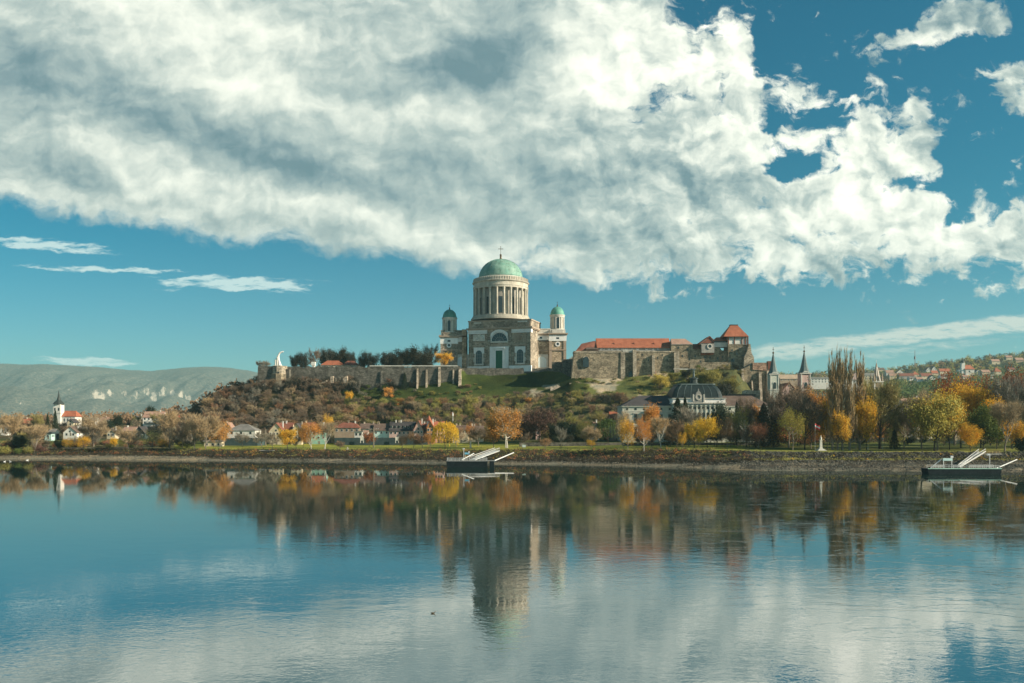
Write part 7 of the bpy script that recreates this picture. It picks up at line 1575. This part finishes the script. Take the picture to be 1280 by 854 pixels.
# middle
T('willow', 556.5, 528, 34, 478, 'round weeping willow in bright yellow leaf left of the pontoon', 'leaf_yellow')
T('leafy', 617, 519.5, 21, 500, 'golden birch, left one of the pair above the gangway', 'leaf_orange')
T('thin', 634, 508, 46, 494, 'tall birch with bare top and orange lower leaves', 'leaf_orange', 'bark_white')
T('upright', 632, 507, 36, 497, 'pale bare stems rising through the orange birch', 'twig_tan', 'bark_white')
T('leafy', 674, 511, 44, 566, 'large copper beech behind the lawn wall', 'leaf_purple', idx=3)
T('leafy', 655, 519, 28, 575, 'smaller copper-brown tree left of the large copper beech', 'leaf_purple')
T('dense', 697, 527, 26, 552, 'dark evergreen behind the lawn wall, left one of two')
T('dense', 712, 529, 24, 556, 'dark evergreen behind the lawn wall, right one of two')
T('thin', 731, 525, 26, 545, 'pale silvery-olive tree behind the lawn wall', 'leaf_olive')
T('bare', 739, 533, 25, 486, 'tan bare tree on the lawn edge in front of the wall', 'twig_tan')
T('thin', 739, 549, 13, 470, 'small yellowish bush-tree under the tan bare tree', 'leaf_gold')
T('bare', 701, 533, 14, 490, 'slender bare sapling on the lawn', 'twig_grey')
T('thin', 682, 548, 15, 470, 'small round bronze tree on the lawn', 'leaf_brown')
T('willow', 760, 524, 30, 548, 'dark green willow with yellow top next to the red-roofed house', 'leaf_green')
T('bare', 528, 543, 20, 500, 'small orange-brown tree left of the yellow willow', 'twig_rust')
T('thin', 517, 540, 18, 502, 'thin tan tree in front of the pink houses', 'leaf_brown')
T('thin', 538, 541, 16, 497, 'low orange tree touching the willow on its left', 'leaf_orange')
T('thin', 503, 544, 14, 500, 'small brown tree below the dormer-roofed house', 'leaf_brown')
T('leafy', 461.5, 541, 15, 530, 'round russet bush-tree beside the utility pole', 'leaf_rust')
T('thin', 570, 531, 22, 520, 'brown thin tree right of the yellow willow', 'leaf_brown')
T('thin', 587, 529, 13, 545, 'small bright orange tree before the cream row house', 'leaf_orange')
T('bare', 598, 534, 26, 540, 'dark bare tree before the cream row house', 'twig_brown')
T('upright', 406, 527, 26, 497, 'bare tree with a bright white forked trunk on the lawn', 'twig_tan', 'bark_white')
T('leafy', 359.5, 536, 22, 485, 'small rounded yellow tree on the lawn before the cream gable', 'leaf_gold')
T('thin', 389, 528, 26, 490, 'orange-brown birch on the lawn with pale bare top', 'leaf_orange', 'bark_white')
T('leafy', 379, 529, 13, 520, 'narrow orange birch behind the orange-brown one', 'leaf_orange')
T('bare', 340.5, 541, 17, 500, 'small grey bare tree in front of the left cream gable', 'twig_grey')
T('bare', 370, 544, 14, 492, 'little bare tree between the yellow and the orange tree', 'twig_grey')
T('bare', 425, 551, 13, 484, 'low dark leafless bush at the lawn edge', 'twig_brown')
T('thin', 411, 518, 14, 598, 'yellow-topped tree at the foot of the wooded slope', 'leaf_gold')
T('bare', 327, 545, 22, 535, 'low bare tree leaning on the dark basement wall', 'twig_grey')
T('bare', 303, 551, 20, 538, 'low bare tree before the dark basement wall', 'twig_grey')
T('thin', 275, 527, 26, 512, 'orange-brown leafy tree left of the white hipped house', 'leaf_orange')
T('bare', 257, 518, 38, 497, 'big bare tree with bright bent trunk at the water side', 'twig_tan', idx=3)
T('bare', 243, 520, 30, 505, 'big bare tree left of the bent trunk', 'twig_tan')
T('upright', 212, 513, 26, 505, 'tall bare trees with pale twin trunks right of the white house', 'twig_tan')
T('bare', 228, 530, 20, 512, 'smaller bare tree between the twin trunks and the big bare tree', 'twig_brown')
T('thin', 190, 544, 27, 507, 'low spreading olive-yellow tree by the left path', 'leaf_olive')
T('thin', 204, 549, 15, 505, 'small yellow-green tree right of the spreading olive one', 'leaf_gold')
T('bare', 160, 536, 33, 506, 'wide tan bare tree by the left beach', 'twig_tan')
T('leafy', 142, 547, 9, 520, 'tiny bright yellow tree in the middle of the left bank', 'leaf_yellow')
T('bare', 117, 520, 36, 545, 'large grey-tan bare tree in the left village', 'twig_tan', idx=3)
T('thin', 104, 545, 17, 510, 'yellowish tree on the left bank below the large bare tree', 'leaf_gold')
T('thin', 86, 547, 15, 512, 'amber-leaved bush-tree below the wide white gable', 'leaf_gold')
T('upright', 43, 530, 30, 506, 'pale fan-shaped bare tree near the left edge', 'twig_tan')
T('bare', 15, 516, 28, 560, 'bare tree with rounded crown near the left edge', 'twig_tan')
T('upright', 46, 517, 14, 640, 'tall thin tree with olive top behind the pale fan-shaped tree', 'twig_olive')
T('conifer', 59.5, 518, 10, 650, 'dark spruce left of the white church tower')
T('conifer', 69, 514, 11, 655, 'dark spruce in front of the white church tower')
T('dense', 147, 519, 12, 740, 'dark evergreen tree left of the pale yellow gable')
T('dense', 188.5, 508.5, 12, 800, 'dark round tree poking up behind the big white house')
T('dense', 135, 525, 14, 690, 'dark green tree right of the bright yellow gable')
T('shrub', 5, 560, 16, 503, 'bright green-yellow bush at the left edge above the beach', 'leaf_olive')
T('shrub', 22, 561, 12, 503, 'round green bush on the left bank', 'leaf_green')
T('shrub', 36, 559, 13, 505, 'yellow-green bush below the pale fan-shaped tree', 'leaf_olive')
T('dense', 24, 545, 18, 515, 'dark hedge-like tree on the left bank')
T('shrub', 12, 552, 18, 515, 'reddish bush above the left beach', 'leaf_rust')
T('shrub', 50, 556, 14, 508, 'dull red bush above the left beach', 'leaf_purple')
T('dense', 75, 553, 14, 515, 'low dark bush-tree left of the amber one')
# hilltop
T('leafy', 554.5, 441.5, 21, 722, 'orange and yellow tree on the hilltop left of the basilica', 'leaf_gold', base=Z_(460,722))
for px, yt, w, Y, lb in ((368,443,12,735,'small dark tree on the hilltop next to the white monument'),(379,441,14,738,'dark tree on the hilltop right of the smallest one'),(393,436,16,748,'brown bare tree over the hilltop wall'),(408,437,18,760,'dark tree behind the orange-red roof, left part'),(424,436,22,765,'wide dark tree behind the orange-red roof'),(438,441,14,762,'dark tree behind the dark red annexe'),(463,440,24,740,'round dark tree on the hilltop right of the red roofs'),(486,441,22,740,'round dark tree in the middle of the hilltop row'),(508,434,28,742,'tallest dark tree of the hilltop row'),(522,439,16,745,'dark tree just right of the tallest one'),(540,431,22,758,'grey bare tree left of the basilica tower'),(533,441,16,735,'dark bushy tree left of the orange hilltop tree'),(453,446,12,738,'low dark tree left of the round ones on the hilltop'),(497,446,14,735,'low dark tree between two taller hilltop trees')):
    k = 'bare' if ('bare' in lb) else 'dense'
    T(k, px, yt, w, Y, lb, 'twig_brown' if px == 393 else ('twig_grey' if px == 540 else 'leaf_dim'), base=Z_(464,Y))
T('conifer', 506, 466, 9, 709, 'dark slim cypress standing against the hilltop wall')
for px, yt, Y in ((325,455,735),(332,452,745),(711,450,760),(718,446,770),(728,436,735)):
    T('bare', px, yt, 12, Y, 'small bare tree showing above the hilltop walls', 'twig_grey', base=Z_(462,Y), group='small bare trees above the hilltop walls')
# trees on the terraces under the castle
for px, yt, w, Y, lm, lb in ((887,462,26,668,'leaf_olive','sunlit olive tree on the slope below the castle keep'),(871,466,18,670,'leaf_olive','smaller olive tree on the slope left of the sunlit one'),(914,473,20,660,'leaf_olive','olive bush on the spur below the keep'),(842,470,16,676,'leaf_olive','tan-olive tree under the castle curtain wall'),(826,481,22,668,'leaf_lime','pale yellow-green tree on the rocky slope'),(905,480,20,650,'leaf_dim','dark tree on the slope behind the black dome'),(858,470,14,680,'leaf_dim','dark bush at the foot of the middle castle wall')):
    T('leafy' if lm != 'leaf_dim' else 'dense', px, yt, w, Y, lb, lm)

# ------------------------------------------------------------------ the wood and scrub of the castle hill: many trees, each its own object
rnd = random.Random(2024)
def scatter(n, pick, mats, hr, wr, label, cat, group, name, mind=3.2, keep=.93):
    pts = []; tries = 0
    while len(pts) < n and tries < n*60:
        tries += 1; p = pick()
        if p is None: continue
        X, Y = p
        if any((X-a)**2+(Y-b)**2 < mind*mind for a, b in pts): continue
        h = rnd.uniform(*hr)
        px_ = 640+X*F/Y; zt_ = ground_z(X,Y)+h; top_ = HZ-(zt_-CH)*F/Y; bot_ = HZ-(zt_-h-CH)*F/Y; wp = h*.5*F/Y
        if keep and any(a-wp*.8 < px_ < b+wp*.8 and hy > Y and top_ < yb-.25*(yb-ye) and bot_ > yr for a, b, yr, yb, hy, ye in HOUSES) and rnd.random() < keep: continue
        pts.append((X, Y)); w = h*rnd.uniform(*wr)
        small_tree(rnd.choice(mats), X, Y, h, w, label, cat, group, name)
    return len(pts)
def band(lo, hi, t0, t1):
    def f():
        px = rnd.uniform(lo, hi); ys, zs = column(px); t = rnd.uniform(t0, t1); Y = float(np.interp(t, range(15), ys)); return X_(px, Y), Y
    return f
scatter(250, band(236, 425, 5.7, 8.05), ['twig_brown','twig_rust','twig_brown','twig_tan','twig_grey','leaf_brown','twig_brown','twig_brown'], (6,9.5), (.75,1.05), 'brown autumn tree in the wood on the left slope of the hill', 'tree', 'brown trees of the wood on the left slope', 'wood_tree', 3.4)
scatter(45, band(236, 330, 7.2, 8.7), ['twig_brown','leaf_dim','twig_grey'], (5,8), (.8,1.1), 'dark tree on the left skyline of the hill', 'tree', 'dark trees on the left skyline of the hill', 'wood_tree', 3.2)
scatter(60, band(357, 446, 7.75, 8.05), ['leaf_dim','twig_grey','leaf_dim','twig_brown'], (6,11), (.75,1.1), 'dark tree growing against the left part of the hilltop wall', 'tree', 'dark trees against the left part of the hilltop wall', 'slope_tree', 2.6, keep=0)
scatter(170, band(420, 600, 5.9, 7.25), ['twig_olive','twig_brown','leaf_brown','twig_brown','twig_tan','leaf_dim','twig_rust','leaf_olive'], (5,9), (.75,1.1), 'brown or olive tree on the lower slope behind the riverside houses', 'tree', 'mixed trees behind the riverside houses', 'slope_tree', 3.6)
scatter(230, band(600, 800, 5.6, 7.3), ['twig_olive','twig_tan','leaf_brown','twig_brown','leaf_olive','twig_olive','leaf_dim'], (4,8), (.8,1.15), 'olive-brown tree on the slope below the basilica lawn', 'tree', 'olive trees below the basilica lawn', 'hillside_tree', 3.6)
scatter(110, band(705, 880, 6.8, 8.0), ['leaf_olive','twig_olive','twig_tan','leaf_green'], (1.5,3.4), (1.2,2.0), 'low bush on the rocky slope under the castle', 'shrub', 'bushes on the rocky slope under the castle', 'hill_shrub', 2.4)
scatter(85, band(860, 965, 6.4, 8.0), ['leaf_olive','twig_olive','leaf_dim','leaf_green'], (3,6), (1.0,1.5), 'bush on the steep slope below the keep', 'shrub', 'bushes on the slope below the keep', 'hill_shrub', 3.4)
scatter(70, band(415, 600, 7.15, 7.7), ['leaf_green','leaf_olive','twig_olive','leaf_brown'], (1.6,3.6), (1.1,1.8), 'low bush scattered on the green hillside', 'shrub', 'bushes on the green hillside', 'hill_shrub', 3.0)
scatter(45, band(360, 520, 7.6, 8.1), ['leaf_dim','leaf_green','twig_grey'], (2.5,5), (1.1,1.7), 'dark bush along the foot of the hilltop wall', 'shrub', 'bushes along the foot of the hilltop wall', 'hill_shrub', 3.0)
for px, py, h, mt, lb in ((436,495,7,'leaf_gold','bright yellow tree on the mid slope left'),(485,491,9,'leaf_orange','orange-topped tree on the mid slope'),(486,476,5,'leaf_rust','small russet bush against the hilltop wall'),(500,503,7,'leaf_orange','small orange tree lower on the mid slope'),(590,505,11,'leaf_olive','large light olive tree on the slope left of the basilica axis'),(660,503,7,'leaf_orange','small orange tree on the slope under the church door'),(532,521,6,'leaf_orange','small orange tree just above the riverside roofs')):
    ys, zs = column(px); t = 6.0
    for k in range(200):
        t = 6+k*.012; Y = float(np.interp(t, range(15), ys)); z = float(np.interp(t, range(15), zs))
        if HZ-(z-CH)*F/Y <= py+h*.8: break
    small_tree(mt, X_(px,Y), Y, h, h*.95, lb, 'tree', None, 'hill_tree')
# left village and park infill
scatter(105, band(-60, 262, 4.4, 8.3), ['twig_brown','twig_tan','twig_grey','twig_olive','leaf_dim','leaf_brown'], (7,12), (.75,1.1), 'bare or dark tree standing between the houses of the left village', 'tree', 'trees between the houses of the left village', 'village_tree', 6.5)
scatter(60, band(-60, 240, 4.1, 4.8), ['leaf_dim','twig_brown','leaf_rust','leaf_olive','twig_rust'], (2.5,5), (1.1,1.6), 'low bush of the hedge along the left bank', 'shrub', 'bushes along the left bank', 'bank_shrub', 3.0)
scatter(50, band(285, 600, 5.02, 5.45), ['leaf_dim','twig_brown','leaf_brown','leaf_dark'], (2.5,4.5), (1.1,1.5), 'dark garden bush in front of the riverside houses', 'shrub', 'garden bushes before the riverside houses', 'garden_shrub', 3.2)
scatter(46, band(600, 960, 5.1, 5.9), ['leaf_dim','twig_brown','leaf_dark','leaf_brown','twig_olive'], (5,10), (.8,1.2), 'dark tree in the garden behind the lawn wall', 'tree', 'dark garden trees behind the lawn wall', 'garden_tree', 5)
scatter(110, band(962, 1420, 4.55, 6.2), ['twig_brown','twig_olive','leaf_brown','twig_tan','leaf_olive','leaf_gold','leaf_rust','leaf_dim'], (10,17), (.7,1.0), 'autumn tree in the background of the right park', 'tree', 'background trees of the right park', 'park_tree', 8)
scatter(50, band(962, 1420, 4.9, 5.8), ['leaf_dim','leaf_dark','twig_brown'], (3,6), (1.2,1.7), 'low dark bush under the trees of the right park', 'shrub', 'dark bushes under the park trees', 'park_shrub', 6)
# woods of the far hills: one mass
def far_wood(name, label, n, pick, mt, s0, s1, seed):
    rn = random.Random(seed); m = MB()
    for _ in range(n):
        p = pick(rn)
        X, Y = p
        px_ = 640+X*F/Y
        if any(a-4 < px_ < b+4 and hy-130 < Y < hy+25 for a, b, yr, yb, hy, ye in HOUSES if hy > 1100): continue
        z = ground_z(X, Y); r = rn.uniform(s0, s1)
        hh = r*rn.uniform(.9,1.5)
        for _k in range(42):
            d = Vector((rn.gauss(0,1),rn.gauss(0,1),rn.gauss(0,1))).normalized()*rn.uniform(.45,1.05); p = Vector((X+d.x*r, Y+d.y*r, z+hh*.8+d.z*hh))
            a = Vector((rn.gauss(0,1),rn.gauss(0,1),rn.gauss(0,1))).normalized(); b = a.orthogonal().normalized()*r*.17; a = a*r*.24
            m.add([p-a,p+b,p+a,p-b],[(0,1,2,3)])
    o = m.build(name, MATS[mt]); tag(o, label, 'wood', kind='stuff')
def pk(lo, hi, t0, t1):
    def f(rn):
        px = rn.uniform(lo, hi); ys, zs = column(px); t = t0+(t1-t0)*rn.random(); Y = float(np.interp(t, range(15), ys)); return X_(px, Y), Y
    return f
far_wood('far_wood', 'hazy green wood on the far right hillside', 1500, pk(940, 1420, 12.1, 13.03), 'leaf_dim', 3, 6.5, 1)
far_wood('far_wood', 'olive tinted trees on the far right hillside', 700, pk(940, 1420, 12.1, 13.03), 'leaf_olive', 3.5, 7, 2)
far_wood('far_wood', 'green trees in the wooded dip behind the park', 500, pk(1085, 1300, 11.3, 12.2), 'leaf_green', 4, 8, 3)
far_wood('far_wood', 'rusty trees dotted over the far right hillside', 200, pk(940, 1420, 12.1, 13.0), 'leaf_brown', 4, 8, 5)
far_wood('far_wood', 'brown woods on the plain behind the left village', 1100, pk(-300, 300, 8.4, 12.0), 'leaf_brown', 3, 6, 4)
print('TREES', len(TREES))
